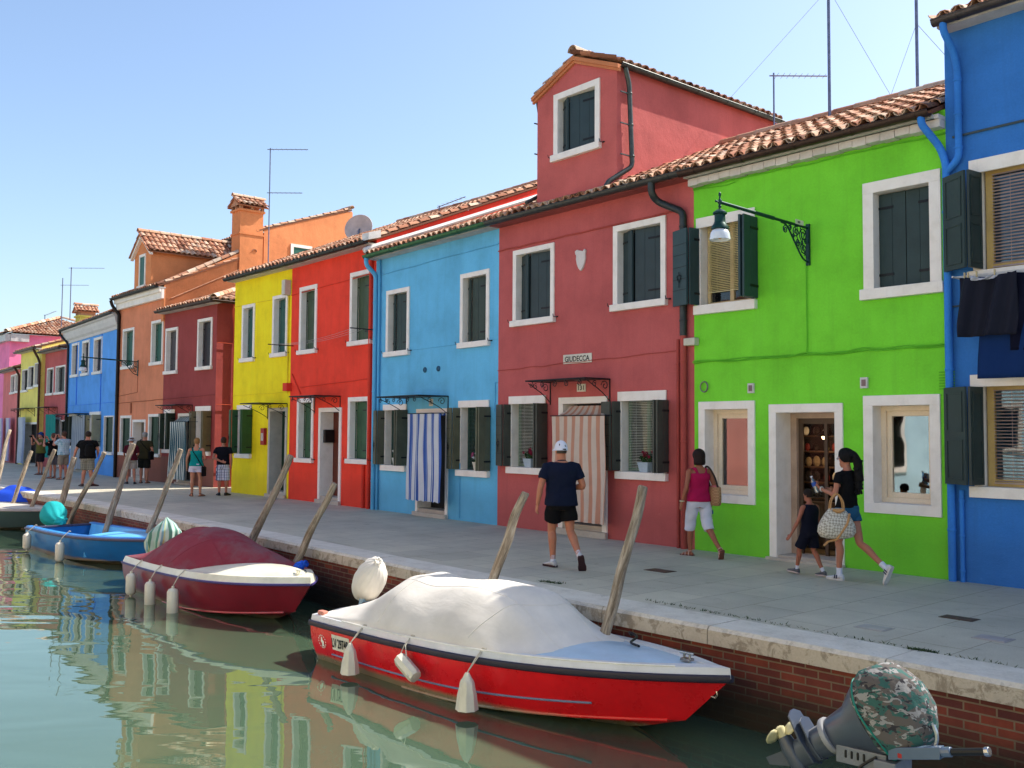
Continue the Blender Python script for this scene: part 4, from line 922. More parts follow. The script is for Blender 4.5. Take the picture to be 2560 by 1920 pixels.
Fp.win_closed((14, 935), (18.5, 985), ft=.1, leafmat=paint(60, 60, 60), split=.4, out=.1, hooks=False)
Fp.walls(gable=False)
Fp.roof(inside=lambda uu, s: uu < Fp.W+.1-s*.95, slab=False, ridge=False, front_only=True)
mb = MB(); tile_field(mb, (Fp.W+.3, -.3, Fp.he+.02), (0, 1, 0), Vector((-1, 0, .36)).normalized(), 7.9, 3.9, lambda uu, s: s < uu*.95+.1 and s < (7.9-uu)*.95+.3)
ridge_tiles(mb, (Fp.W+.28, -.3, Fp.he+.1), (Fp.W-3.4, 3.6, Fp.he+1.5), .14); ridge_tiles(mb, (Fp.W+.28, 7.6, Fp.he+.1), (Fp.W-3.4, 3.9, Fp.he+1.5), .14); ridge_tiles(mb, (Fp.W-3.4, 3.75, Fp.he+1.5), (0, 3.75, Fp.he+1.5), .14)
mb.tint = .3; h0, h1 = Fp.he, Fp.he+1.32; mb.add([(0, -.2, h0), (Fp.W+.2, -.2, h0), (Fp.W-3.4, 3.7, h1), (0, 3.7, h1), (Fp.W+.2, 7.6, h0), (0, 7.6, h0)], [(0, 1, 2, 3), (1, 4, 2), (4, 5, 3, 2)])
Fp.part(mb, 'hip_roof', tile_mat(), smooth=True)
mb = MB(); mb.box(-.1, -.3, 7.1, Fp.W+.2, -.003, 7.52); mb.box(Fp.W+.0, -.0, 7.1, Fp.W+.25, 1.0, 7.52); Fp.part(mb, 'cornice', paint(206, 200, 196))
Fe = House('end_house', 'ochre yellow house at the very end of the row, mostly hidden', (-80, 17.2), (-69.6, 15.65), 6, 5.4, plaster(190, 130, 80), ridge=3, pitch=.33); Fe.walls(); Fe.roof()
# yellow house with chimney behind the blue one
Fc = House('lemon_house', 'lemon yellow house behind the cobalt house with a capped chimney', (-54.5, 17.6), (-46.5, 17.2), 5, 6.8, plaster(206, 200, 90, 1.0), ridge=2.5, pitch=.3, group='houses behind the front row'); Fc.walls(); Fc.roof()
p0 = Fc.I @ atY(zA(1250, 200)[0], zA(1250, 200)[1], 18.3); p1 = Fc.I @ atY(zA(1600, 200)[0], zA(1600, 200)[1], 18.3)
mb = MB(); mb.box(p0.x, .6, 6.6, p0.x+.9, 1.5, 8.55); mb.box(p0.x-.08, .52, 8.55, p0.x+.98, 1.58, 8.65); ch = Fc.part(mb, 'chimney', plaster(196, 190, 96, 1.0))
mb = MB()
for i in range(4): mb.box(p0.x+i*.26, .6, 8.65, p0.x+i*.26+.12, 1.5, 8.88)
cap_roof(mb, p0.x+.45, .42, 1.68, 8.86, .60)
Fc.part(mb, 'chimney_cap', tile_mat(), ch, smooth=True)

# ================================================================ cobalt house at the right edge
Bl = House('royal_blue_house', 'tall royal blue house at the right with panelled dark shutters and laundry on its line', GRN2, (5.5, 12.2), 6.2, 7.18, plaster(44, 96, 158, 1.6), ridge=3.1, pitch=.36)
pan = paint(46, 60, 58, 1.05, .45, .25)
def blwin(tl, zb, w, ft, lintel):
    u0, z1 = Bl.P(tl, .03); w_, q = Bl.frame(u0, zb, u0+w, z1, .10, .14, proud=.006); a, b, c, d = q
    m = MB(); m.box(u0-.02, -.04, z1-lintel, u0+w+.02, -.008, z1+.004); Bl.part(m, 'lintel', WHITE, w_, bevel=.004)
    mb = MB(); zt = z1-lintel-.005; zb2 = zb+.16
    Bl.leaf(mb, (a+.0, -.012), (a-.03, -.30), zb2, zt, panel=True, straps=False); Bl.leaf(mb, (a-.04, -.30), (a-.40, -.10), zb2, zt, panel=True, straps=False)
    Bl.part(mb, 'shutter', [pan, DARKIRON], w_)
    Bl.casing(w_, a+.02, b, c-.02, d, y=.12, t=.09, split=False, col=(196, 166, 104)); Bl.blind(w_, a+.11, b+.05, c-.11, d-.09, y=.09, col=(176, 160, 160), gap=.042)
    return w_, q
blwin((2425.6, 403), Bl.P((2480, 700), .05)[1], 1.55, .1, .17); _, qB = blwin((2429, 938), Bl.P(zg(1400, 948), .05)[1], 1.55, .1, .15)
Bl.walls(); Bl.roof(u0=.03, gut=metal(84, 78, 78, .8), gu0=.02)
BB = plaster(44, 102, 170, 1.7)
Bl.pipe([(.15, -.34, Bl.he-.02), (.15, -.33, Bl.he-.14), (.17, -.10, Bl.he-.36), (.20, -.07, Bl.he-.6), (.20, -.07, 5.42), (.04, -.07, 5.28)], BB, .046)
Bl.pipe([(-.16, -.34, 6.0), (-.16, -.33, 5.9), (-.04, -.08, 5.62), (.03, -.07, 5.4), (.03, -.07, .0)], BB, .048)
uu, zz = Bl.P(zg(1375, 900)); Bl.pipe([(uu-.05, -.04, zz), (uu-.05, -.04, 0)], BB, .03)
mb = MB(); mb.tube(wob(.1, 5.72, Bl.W, 5.76, 10, .01, -.02, 2), .016, 6); mb.tube(wob(.05, 3.5, Bl.W, 3.5, 10, .02, -.02, 2), .012, 6); Bl.part(mb, 'cable', paint(70, 84, 90), smooth=True)
# ---------------------------------------------------------------- quay, kerb, canal wall, water
WZ = -0.88
KO = [(-200, 19.5), (-90, 11.2), (-60, 8.9), (-36, 8.25), (-23, 8.15), (-15.5, 8.0), (-11, 7.75), (-7, 7.62), (-3, 7.66), (10, 7.7)]
def ky(x): return interp([p[0] for p in KO], [p[1] for p in KO], x)
def paving_mat():
    n = NT('trachyte_paving'); co = n.coord()
    br = n.n('ShaderNodeTexBrick'); n.l(n.coord(rot=(0, 0, R(90))), br.inputs['Vector'])
    br.inputs['Scale'].default_value = 1.0; br.inputs['Brick Width'].default_value = .95; br.inputs['Row Height'].default_value = .62; br.inputs['Mortar Size'].default_value = .004; br.offset = .5; br.inputs['Bias'].default_value = 0
    br.inputs['Color1'].default_value = lin(200, 192, 170, .95); br.inputs['Color2'].default_value = lin(188, 181, 162, .95); br.inputs['Mortar'].default_value = lin(132, 124, 110, .9)
    a = n.noise(.9, 6, .65, co); c = n.mix(br.outputs[0], n.ramp(a, [(.3, n.g(.80)), (.7, n.g(1.14))]), .8, 'MULTIPLY')
    f = n.noise(60, 3, .6, co); c = n.mix(c, n.ramp(f, [(.3, n.g(.8)), (.7, n.g(1.15))]), .5, 'MULTIPLY')
    st = n.noise(3.2, 5, .7, co); c = n.mix(c, lin(132, 124, 110, .9), n.ramp(st, [(.60, n.g(0)), (.72, n.g(.5))]))
    h = n.math('ADD', n.math('MULTIPLY', br.outputs['Fac'], -.8), n.math('MULTIPLY', f, .3))
    return n.bsdf(c, .75, n.bump(h, .5, .01), spec=.25)
PAVE = paving_mat()
def kerbmat():
    n = NT('istrian_stone_kerb'); co = n.coord(); a = n.noise(3, 6, .65, co)
    c = n.ramp(a, [(.25, lin(190, 182, 166)), (.5, lin(214, 206, 190)), (.8, lin(226, 220, 206))])
    z = n.sep(co)[2]; cr = n.noise(6, 6, .75, co, .8); dk = n.ramp(cr, [(.49, n.g(0)), (.58, n.g(.9))])
    side = n.ramp(z, [(0.0, n.g(1)), (1.0, n.g(1))])
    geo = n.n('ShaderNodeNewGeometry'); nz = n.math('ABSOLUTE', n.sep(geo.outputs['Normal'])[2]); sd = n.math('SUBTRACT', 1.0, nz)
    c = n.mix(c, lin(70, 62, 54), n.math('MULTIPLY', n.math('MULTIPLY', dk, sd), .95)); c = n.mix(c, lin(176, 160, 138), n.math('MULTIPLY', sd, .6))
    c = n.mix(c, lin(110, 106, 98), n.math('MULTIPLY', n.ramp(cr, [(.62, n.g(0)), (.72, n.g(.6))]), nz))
    f = n.noise(45, 3, .6, co); c = n.mix(c, n.ramp(f, [(.3, n.g(.82)), (.7, n.g(1.1))]), .5, 'MULTIPLY')
    return n.bsdf(c, .75, n.bump(n.math('ADD', cr, n.math('MULTIPLY', f, .3)), .5, .015))
def brickmat():
    n = NT('wet_brick_wall'); co = n.coord()
    sx = n.sep(co); cb = n.n('ShaderNodeCombineXYZ'); n.l(sx[0], cb.inputs[0]); n.l(sx[2], cb.inputs[1])
    br = n.n('ShaderNodeTexBrick'); n.l(cb.outputs[0], br.inputs['Vector']); br.inputs['Scale'].default_value = 1
    br.inputs['Brick Width'].default_value = .25; br.inputs['Row Height'].default_value = .072; br.inputs['Mortar Size'].default_value = .007
    br.inputs['Color1'].default_value = lin(134, 62, 44, 1.0); br.inputs['Color2'].default_value = lin(92, 46, 42, 1.0); br.inputs['Mortar'].default_value = lin(142, 120, 96, .75)
    a = n.noise(2.6, 6, .7, co); c = n.mix(br.outputs[0], n.ramp(a, [(.3, n.g(.7)), (.7, n.g(1.25))]), .8, 'MULTIPLY')
    zz = n.math('ADD', sx[2], n.math('MULTIPLY', n.noise(4, 5, .7, co), .12))        # tide line: weed and slime below
    td = n.ramp(zz, [(0, n.g(1)), (1, n.g(0))]); m = n.n('ShaderNodeMapRange'); n.l(zz, m.inputs[0]); m.inputs[1].default_value = -.60; m.inputs[2].default_value = -.30
    m.inputs[3].default_value = .93; m.inputs[4].default_value = 0
    c = n.mix(c, lin(38, 38, 28, 1), m.outputs[0])
    h = n.math('ADD', n.math('MULTIPLY', br.outputs['Fac'], -1), n.math('MULTIPLY', n.noise(30, 4, .6, co), .5))
    return n.bsdf(c, .8, n.bump(h, .7, .015), spec=.3)
xs = [p[0] for p in KO]; xs = sorted(set(xs+[x for x in range(-40, 4, 1)]))
xs = [x for x in xs if x <= 10]
mb = MB(); mb.v = []
for i in range(len(xs)-1):
    a, b = xs[i], xs[i+1]; mb.quad((a, ky(a)+.52, 0), (b, ky(b)+.52, 0), (b, 120, 0), (a, 120, 0))
o = mb.build('pavement', PAVE); struct(o); tag(o, 'grey stone paving of the quay in front of the houses')
mb = MB()                                   # kerb in separate stones about 1.6 m long
rng = random.Random(11); x = -60.0; kst = []
while x < 9:
    L = rng.uniform(1.3, 2.1); x1 = min(x+L, 9.5); y0_, y1_ = ky(x), ky(x1); dz = rng.uniform(0, .006); dy = rng.uniform(-.008, .008)
    r_ = .012
    P = [(-.0+dy, -.165), (-.0+dy, -.03+dz), (.03+dy, .0+dz+.004), (.53, .004+dz), (.53, -.165)]
    mb.loft([[(xx+e, yy+a_, b_) for a_, b_ in P] for xx, yy, e in ((x, y0_, .004), (x1, y1_, -.004))]); x = x1
o = mb.build('kerb', kerbmat()); struct(o); tag(o, 'pale stone kerb along the canal edge')
mb = MB()
for i in range(len(xs)-1):
    a, b = xs[i], xs[i+1]; mb.quad((a, ky(a)+.05, -2.2), (b, ky(b)+.05, -2.2), (b, ky(b)+.05, -.15), (a, ky(a)+.05, -.15))
o = mb.build('canal_wall', brickmat()); o['category'] = 'wall'; tag(o, 'damp red brick canal wall below the pale kerb, darkened by weed at the waterline')
def watermat():
    n = NT('canal_water'); co = n.coord()
    def rs(sc_, rot):       # turn first, then stretch, so that the wavelets lie across the canal view
        m1 = n.n('ShaderNodeMapping'); m1.inputs['Rotation'].default_value = (0, 0, R(rot)); n.l(co, m1.inputs[0]); m2 = n.n('ShaderNodeMapping'); m2.inputs['Scale'].default_value = sc_; n.l(m1.outputs[0], m2.inputs[0]); return m2.outputs[0]
    h1 = n.noise(1, 2.0, .5, rs((.34, .85, 1), -52), .35)
    h2 = n.noise(1, 2, .5, rs((1.6, 5.0, 1), -46))
    far = n.n('ShaderNodeMapRange'); n.l(n.sep(co)[0], far.inputs[0]); far.inputs[1].default_value = -4; far.inputs[2].default_value = -22; far.inputs[3].default_value = .35; far.inputs[4].default_value = 1.0
    h = n.math('ADD', h1, n.math('MULTIPLY', h2, .06)); h = n.math('MULTIPLY', h, far.outputs[0])
    bp = n.bump(h, 1.0, .024)
    c = n.mix(lin(66, 86, 68, 1), lin(76, 95, 74, 1), n.noise(.6, 4, .6, co))
    df = n.n('ShaderNodeBsdfDiffuse'); n.l(c, df.inputs[0])
    gl = n.n('ShaderNodeBsdfGlossy'); gl.inputs['Roughness'].default_value = .015; gl.inputs[0].default_value = (.82, .90, .82, 1); n.l(bp, gl.inputs['Normal'])
    fr = n.n('ShaderNodeFresnel'); fr.inputs[0].default_value = 1.45; n.l(bp, fr.inputs['Normal'])
    mx = n.n('ShaderNodeMixShader'); n.l(n.math('MINIMUM', n.math('MULTIPLY', fr.outputs[0], 1.45), 1.0), mx.inputs[0]); n.l(df.outputs[0], mx.inputs[1]); n.l(gl.outputs[0], mx.inputs[2]); n.l(mx.outputs[0], n.out.inputs[0])
    return n.m
mb = MB(); mb.quad((-400, -120, WZ), (60, -120, WZ), (60, 60, WZ), (-400, 60, WZ))
o = mb.build('water', watermat()); struct(o); tag(o, 'still green canal water reflecting the painted houses')
# ---------------------------------------------------------------- bank on the photographer's side (seen only as a reflection in the shop windows)
mb = MB(); mb.box(-90, -60, -2.2, 40, .5, -.02); o = mb.build('near_quay', paint(200, 190, 168, .95, .8, .2)); struct(o)
def opp(name, label, x0, x1, h, mat, wins):
    H_ = House(name, label, (x1, -3.4), (x0, -3.4), 6, h, mat, ridge=3, pitch=.3, group='houses across the canal')
    for (u, z0, ww, hh) in wins:
        w_, q = H_.frame(u, z0, u+ww, z0+hh, .10, .12, name='window'); g = MB(); g.box(q[0], .2, q[1], q[2], .21, q[3]); H_.part(g, 'pane', paint(20, 26, 22, 1, .2), w_)
    H_.walls(); H_.roof(tiles=False, gutmb=False)
opp('pale_blue_house', 'pale blue house on the opposite bank reflected in the shop window', -17.4, -11.2, 6.2, plaster(178, 208, 218, 1.2), ((.6, 1.35, 1.1, 1.5), (3.45, .72, 1.2, 1.85), (1.5, 4.2, 1, 1.4), (4.3, 4.2, 1, 1.4)))
opp('coral_house', 'coral pink house on the opposite bank reflected in the left shop window', -24.2, -17.45, 6.2, plaster(224, 150, 138, 1.3), ((.6, 1.3, 1.0, 1.5), (5.2, 1.3, 1, 1.5), (1.2, 4.2, 1, 1.4)))
opp('cream_house', 'cream house on the opposite bank behind the photographer', -11.15, -3.5, 6.0, plaster(220, 200, 164, 1.2), ((3.5, 1.3, 1.0, 1.5), (1.2, 4.2, 1, 1.4)))
opp('grey_house', 'grey green house on the opposite bank behind the photographer', -3.4, 4, 6.0, plaster(214, 204, 170, 1.2), ((3.5, 1.3, 1.0, 1.5),))
opp('far_cream_house', 'ivory house further along the opposite bank', -33, -24.3, 6.0, plaster(214, 198, 160, 1.1), ((3.5, 1.3, 1.0, 1.5),))

# ---------------------------------------------------------------- mooring poles leaning on the kerb
def pole(i, top, bot, wpx, desc):
    b = atY(bot[0], bot[1], ky(-10) if False else 7.5)
    # base: on the vertical plane 0.25 m in front of the kerb at that place
    for _ in range(6): b = atY(bot[0], bot[1], ky(b.x)-.22)
    t = atY(top[0], top[1], ky(b.x)-.22)
    for _ in range(6): t = atY(top[0], top[1], ky(b.x)-.22+.30*(t.z-b.z))
    d = (t-b).normalized(); b2 = b+d*((-1.35-b.z)/d.z)
    depth = (t-CAM).dot(fw); r_ = wpx*depth/FPX/2*.82
    mb = MB(); rg = random.Random(i*7+3); N = 9; L = (t-b2).length; pts = []; rad = []; X_, Y_a, Z_ = Vector((1, 0, 0)), Vector((0, 1, 0)), Vector((0, 0, 1))
    for k in range(N+1):
        f = k/N; pts.append(Z_*(L*f)+X_*(rg.uniform(-.014, .014)*L*.45)+Y_a*(rg.uniform(-.010, .010)*L*.45)); rad.append(r_*(1.12-.2*f)*rg.uniform(.91, 1.07))
    P = catmull(pts, 3); Rr_ = [rad[min(j//3, N)]*(1-(j % 3)/3)+rad[min(j//3+1, N)]*((j % 3)/3) for j in range(len(P))]
    P.append(P[-1]+Z_*.012); Rr_.append(Rr_[-1]*.75)
    mb.tube(P, Rr_, 12); o = mb.build('mooring_pole', wood_pole(), smooth=True, sharp=50); o.location = b2; o.rotation_mode = 'QUATERNION'; o.rotation_quaternion = d.to_track_quat('Z', 'Y')
    tag(o, desc, 'mooring pole', 'wooden mooring poles leaning on the kerb'); return b, t, r_
POLES = [((1608, 1218), (1522, 1553), 31, 'thick forked grey pole behind the bow deck of the bright red boat'),
 ((1311, 1232), (1236, 1438), 29, 'grey pole in front of the man in the white cap, behind the cream tarp'),
 ((836, 1210), (750, 1386), 22, 'slimmer brown pole with its foot just behind the bow of the maroon boat'),
 ((727, 1140), (633, 1346), 23, 'tall peeling pole crossing the yellow doorway, behind the maroon tarp'),
 ((453, 1124), (390, 1284), 17, 'pole in front of the striped green curtain, left of the woman in teal'),
 ((332, 1110), (272, 1304), 19, 'pale pole crossing the woman in the white sun hat, above the open blue boat'),
 ((263, 1132), (188, 1275), 14, 'dark pole leaning hardest, crossing the shorts of the man in black'),
 ((187, 1145), (150, 1266), 18, 'pole beside the hand of the man in black, left of the dark leaning pole'),
 ((136, 1124), (95, 1228), 12, 'thin pole in front of the three photographers'),
 ((78, 1128), (41, 1232), 12, 'pole rising behind the blue tarp at the left'),
 ((24, 1076), (-2, 1190), 11, 'pole at the left edge of the picture')]
PB = [pole(i, *p) for i, p in enumerate(POLES)]
# ---------------------------------------------------------------- boats
def glossy_paint(r, g, b, k=1.0, rough=.25, dirt=.25, wl=None):
    n = NT('boat_paint'); co = n.coord(); base = lin(r, g, b, k); a = n.noise(2.5, 6, .65, co)
    c = n.ramp(a, [(.3, tuple(x*.82 for x in base[:3])+(1,)), (.7, tuple(min(1, x*1.08) for x in base[:3])+(1,))])
    st = n.noise(1, 4, .7, n.coord((9, 9, 1.4))); c = n.mix(c, tuple(x*.5+.04 for x in base[:3])+(1,), n.math('MULTIPLY', n.ramp(st, [(.52, n.g(0)), (.75, n.g(1))]), dirt))
    if wl is not None:      # growth and scum band near the waterline
        z = n.math('ADD', n.sep(co)[2], n.math('MULTIPLY', n.noise(5, 4, .6, co), .05)); m = n.n('ShaderNodeMapRange'); n.l(z, m.inputs[0])
        m.inputs[1].default_value = wl; m.inputs[2].default_value = wl+.05; m.inputs[3].default_value = 1; m.inputs[4].default_value = 0
        c = n.mix(c, lin(150, 132, 104, .8), m.outputs[0])
    return n.bsdf(c, n.math('ADD', n.math('MULTIPLY', a, .2), rough-.1), n.bump(n.noise(3, 3, .5, co), .04, .02), coat=.25, spec=.4)
def tarp_mat(r, g, b, k=1.0, fade=None, wr=.5):
    n = NT('tarpaulin'); co = n.coord(); base = lin(r, g, b, k); a = n.noise(2.2, 6, .65, co)
    c = n.ramp(a, [(.3, tuple(x*.85 for x in base[:3])+(1,)), (.7, tuple(min(.9, x*1.05) for x in base[:3])+(1,))])
    if fade: c = n.mix(c, lin(*fade), n.ramp(n.noise(1.5, 5, .7, n.coord((1, 1, 1))), [(.45, n.g(0)), (.65, n.g(.75))]))
    h = n.math('ADD', n.noise(2.0, 3, .55, n.coord((1, 2.6, 1.6), rot=(0, 0, .5)), .25), n.math('MULTIPLY', n.noise(120, 2, .5, co), .05))
    return n.bsdf(c, .8, n.bump(h, wr, .05), spec=.2)
class Boat:
    def __init__(s, name, label, P0, P1, B, f0, f1, rake=.8, side=-1, group='boats moored along the canal wall'):
        """P0: near stern corner of the sheer, P1: bow tip, B: beam"""
        P0 = Vector((P0[0], P0[1], 0)); P1 = Vector((P1[0], P1[1], 0)); d = (P1-P0).normalized()
        for _ in range(8):
            n_ = Vector((-d.y, d.x, 0)); c = P0+n_*(B/2*.93); d = (P1-c).normalized()
        s.tp = 2.4; s.L = (P1-c).length; s.B, s.f0, s.f1, s.rake = B, f0, f1, rake
        s.root = thing(name, label, 'boat', (c.x, c.y, WZ), math.atan2(d.y, d.x), group); s.M = WM[s.root.name]; s.I = s.M.inverted()
    def bs(s, t): return s.B/2*((.93+.07*min(t/.3, 1)) if t < .42 else (1-((t-.42)/.58)**s.tp))
    def zs(s, t): return s.f0+(s.f1-s.f0)*t**1.7
    def side(s, t, v, sg=-1, out=0.0):
        """hull side: v 0 sheer .. 1 chine .. 2 keel"""
        b = s.bs(t); bc = b*.84*(1-.30*max(0, (t-.5)/.5)**1.5); zc_ = .0+.30*s.f1*max(0, (t-.35)/.65)**1.8; zk = -.16+.20*max(0, (t-.6)/.4)**2
        xs_, xc, xk = t*s.L, t*(s.L-s.rake*.5), t*(s.L-s.rake)
        if v <= 1:
            y = b+(bc-b)*v+.035*s.B*math.sin(v*math.pi)*(1-t)*.6; x = xs_+(xc-xs_)*v; z = s.zs(t)+(zc_-s.zs(t))*v
        else: w_ = v-1; y = bc*(1-w_); x = xc+(xk-xc)*w_; z = zc_+(zk-zc_)*w_
        return Vector((x, sg*(y+out), z))
    def hull(s, mat, n=26):
        mb = MB(); V = [0, .2, .4, .6, .8, 1, 1.35, 1.7, 2]
        rings = []
        for i in range(n+1):
            t = 1-(1-i/n)**1.25 if False else i/n
            rings.append([s.side(t, v, -1) for v in V]+[s.side(t, v, 1) for v in reversed(V)])
        mb.loft(rings, cap=True, close=False)
        mb.add(rings[0], [tuple(reversed(range(len(rings[0]))))])
        return mb.build('hull', mat, s.root, smooth=True, sharp=32)
    def strip(s, name, mat, v, r, t0=0.0, t1=1.0, out=.004, both=True, n=30, sub=None, vf=None):
        mb = MB()
        for sg in ((-1, 1) if both else (-1,)):
            pts = [s.side(t0+(t1-t0)*i/n, vf(t0+(t1-t0)*i/n) if vf else v, sg, out) for i in range(n+1)]; mb.tube(pts, r, 8, ref=(0, 0, 1))
        return mb.build(name, mat, sub or s.root, smooth=True)
    def rail(s, mat, r=(.035, .022), name='rub_rail'):
        mb = MB(); n = 30
        for sg in (-1, 1): mb.tube([s.side(i/n, 0, sg, .012) for i in range(n+1)], [r]*(n+1), 8, ref=(0, 0, 1))
        mb.tube([s.side(0, 0, -1, .01), s.side(0, 0, 1, .01)], [r, r], 8, ref=(0, 0, 1))
        return mb.build(name, mat, s.root, smooth=True)
    def gunwale(s, mat, h=.09, w_=.10, inn=.03, t0=0, name='gunwale', drop=.0):
        mb = MB(); n = 32
        for sg in (-1, 1):
            rings = []
            for i in range(n+1):
                t = t0+(1-t0)*i/n; p = s.side(t, 0, sg); b = abs(p.y); z = p.z; iw = max(b-inn, 0); iw2 = max(b-inn-w_, 0); xk = min(p.x, s.L-.01)
                dx = .10*max(0, (t-.8)/.2)**2
                ring = [(p.x, sg*b, z), (p.x-.01, sg*iw, z+h), (p.x-dx-.02, sg*iw2, z+h+.004), (p.x-dx-.03, sg*max(iw2-.01, 0), z+h-.03-drop)]
                rings.append(ring if sg < 0 else ring[::-1])
            mb.loft(rings, cap=False, close=False)
        return mb.build(name, mat, s.root, smooth=True, sharp=35)
    def deck(s, mat, t0, h=.07, inset=.13, camber=.05, name='foredeck', t1=1.0):
        mb = MB(); s._h = h
        def f(i, j):
            t = t0+(t1-t0)*j; b = max(s.bs(t)-inset, 0); y = (i*2-1)*b
            return Vector((t*s.L-.10*max(0, (t-.8)/.2)**2-.03, y, s.zs(t)+h+camber*(1-(i*2-1)**2)*min(1, b/.3)))
        mb.grid(f, 16, 26); return mb.build(name, mat, s.root, smooth=True, sharp=50)
    def top(s, t, q): return s.bs(t)*q
BR = Boat('red_motorboat', 'bright red motorboat with pale blue foredeck under a cream tarpaulin', atZ(776, 1555, WZ+.45), atZ(1828, 1698, WZ+.64), 1.66, .45, .64, .95)
RED = glossy_paint(205, 22, 30, 1.15, .28, .12, wl=-.0+.075)
BR.hull(RED); BR.rail(paint(34, 30, 48, 1, .45, .1)); BWHT = glossy_paint(206, 208, 210, 1.0, .4, .15); BR.gunwale(BWHT)
BR.deck(glossy_paint(168, 196, 216, 1.0, .45, .1), .55, .07, .12, .05)
BR.strip('side_stripe', paint(112, 128, 158), 0, .011, .08, .82, .003, True, 30, None, lambda t: .72-.02*t-.06*t*t)
BR.strip('spray_rail', RED, 1.0, .016, .35, .97, .004)
# white inner line along the gunwale
mb = MB(); mb.tube([BR.side(.12+.8*i/20, 0, -1, -.036)+Vector((0, 0, .094)) for i in range(21)], .009, 6); mb.build('gunwale_bead', paint(235, 232, 222), BR.root, smooth=True)
def tarp(Bt, prof, t0, t1, mat, h0=.10, over=.0, nn=(46, 60), pw=2.6, wr=1.0, seed=1, ends=None, name='tarpaulin', seams=(.36, .80)):
    rg = random.Random(seed); ph = [rg.uniform(0, 6) for _ in range(8)]; mb = MB()
    ts = [p[0] for p in prof]; hs = [p[1] for p in prof]
    def f(i, j):
        q = i*2-1; t = t0+(t1-t0)*j; t += (ends(q)*j if ends else 0)
        b = Bt.bs(min(t, 1))+over-.035; hh = interp(ts, hs, t)*(1-max(0, (j-.80)/.20)**2)
        shp = (1-abs(q)**pw)
        sag = -.035*math.sin((t-t0)/(t1-t0)*math.pi*3)**2*shp
        cr = .016*wr*(math.sin(t*31+q*5+ph[0]+2*math.sin(q*3+ph[4]))+.6*math.sin(t*53-q*9+ph[1])+.8*math.sin(q*13+t*11+ph[2]))*(.4+abs(q)*.8)*(1-abs(q)**8)*min(1, hh*6)
        z = Bt.zs(min(t, 1))+h0+hh*shp+sag*min(1, hh*3)+cr
        if abs(q) > .985: z -= .07
        if j > .985: z -= .05
        return Vector((t*Bt.L-.01, q*b*(1-.10*shp*hh), z))
    mb.grid(f, *nn); o_ = mb.build(name, mat, Bt.root, smooth=True, sharp=70)
    sm = MB()
    for jj in seams: sm.tube([f(.03+.94*i/40, jj)+Vector((0, 0, -.001)) for i in range(41)], .006, 6)
    for ii in (.30, .70): sm.tube([f(ii, .02+.96*k/50)+Vector((0, 0, -.001)) for k in range(51)], .0045, 5)
    sm.build('seam', mat, o_, smooth=True)
    return o_
CREAM = tarp_mat(214, 208, 198, 1.0, None, .2)
tarp(BR, [(0, .03), (.07, .12), (.15, .32), (.235, .53), (.25, .545), (.40, .55), (.54, .54), (.57, .49), (.68, .06), (.74, .015)], .015, .67, CREAM, .085, pw=2.9, wr=.6, seed=3, nn=(60, 90), ends=lambda q: .07*(1-q*q)+.03*q)
mb = MB()          # seam lines of the tarpaulin
# bow cleat, mooring line, bow eye
def cleat(Bt, t, q, h, m=None, sc_=1.0):
    p = Vector((t*Bt.L, q*Bt.bs(t), Bt.zs(t)+h)); mb = MB()
    mb.box(p.x-.05, p.y-.035, p.z-.01, p.x+.05, p.y+.035, p.z+.012); mb.tube([p+Vector((-.03, 0, .01)), p+Vector((-.03, 0, .05))], .012, 8); mb.tube([p+Vector((.03, 0, .01)), p+Vector((.03, 0, .05))], .012, 8)
    mb.tube([p+Vector((-.075, 0, .055)), p+Vector((.075, 0, .055))], .012, 8); return mb.build('cleat', m or metal(150, 150, 152, 1, .25, .9), Bt.root, smooth=True)
cleat(BR, .915, 0, .115)
mb = MB(); p = BR.side(.985, .28, -1, 0); mb.tube([Vector((p.x+.0, 0, p.z+.02)), Vector((p.x+.06, 0, p.z+.01)), Vector((p.x+.07, 0, p.z-.03)), Vector((p.x+.05, 0, p.z-.06)), Vector((p.x-.02, 0, p.z-.05))], .008, 6); mb.build('bow_eye', metal(190, 190, 186, 1, .2, .9), BR.root, smooth=True)
mb = MB(); T = lambda t, q, h: Vector((t*BR.L, q*BR.bs(t), BR.zs(t)+h))
mb.tube(catmull([T(.70, .95, .12), T(.71, .82, .17), T(.745, .70, .16), T(.755, .45, .135), T(.79, .30, .135)]), .013, 6)
o = mb.build('mooring_rope', BLACK, BR.root, smooth=True)
# registration plate and harbour emblem on the quarter
def on_side(Bt, px):
    """t along the near hull side whose photo column is px"""
    best = min((abs((lambda w_: 1280+FPX*((w_-CAM).dot(rt))/((w_-CAM).dot(fw)))(Bt.M @ Bt.side(t/200, .3, -1))-px), t/200) for t in range(201)); return best[1]
def hull_plate(Bt, t, v0, v1, length, name, mat, out=.006):
    a = Bt.side(t, v0, -1, out); b = Bt.side(t+length/Bt.L, v0, -1, out); c = Bt.side(t+length/Bt.L, v1, -1, out); d = Bt.side(t, v1, -1, out)
    mb = MB(); nrm = (b-a).cross(a-d).normalized()*.004; mb.add([a, b, c, d, a+nrm*-1, b-nrm, c-nrm, d-nrm], [(3, 2, 1, 0), (4, 5, 6, 7), (0, 1, 5, 4), (1, 2, 6, 5), (2, 3, 7, 6), (3, 0, 4, 7)]); return mb.build(name, mat, Bt.root), a, b, c, d
t_ = on_side(BR, 831); t2 = on_side(BR, 874); pl, a, b, c, d = hull_plate(BR, t_, .16, .56, (t2-t_)*BR.L, 'registration_plate', paint(226, 222, 206))
ctr = (a+b+c+d)/4; X_ = (b-a); Y_v = (a-d); nn_ = X_.cross(Y_v).normalized()
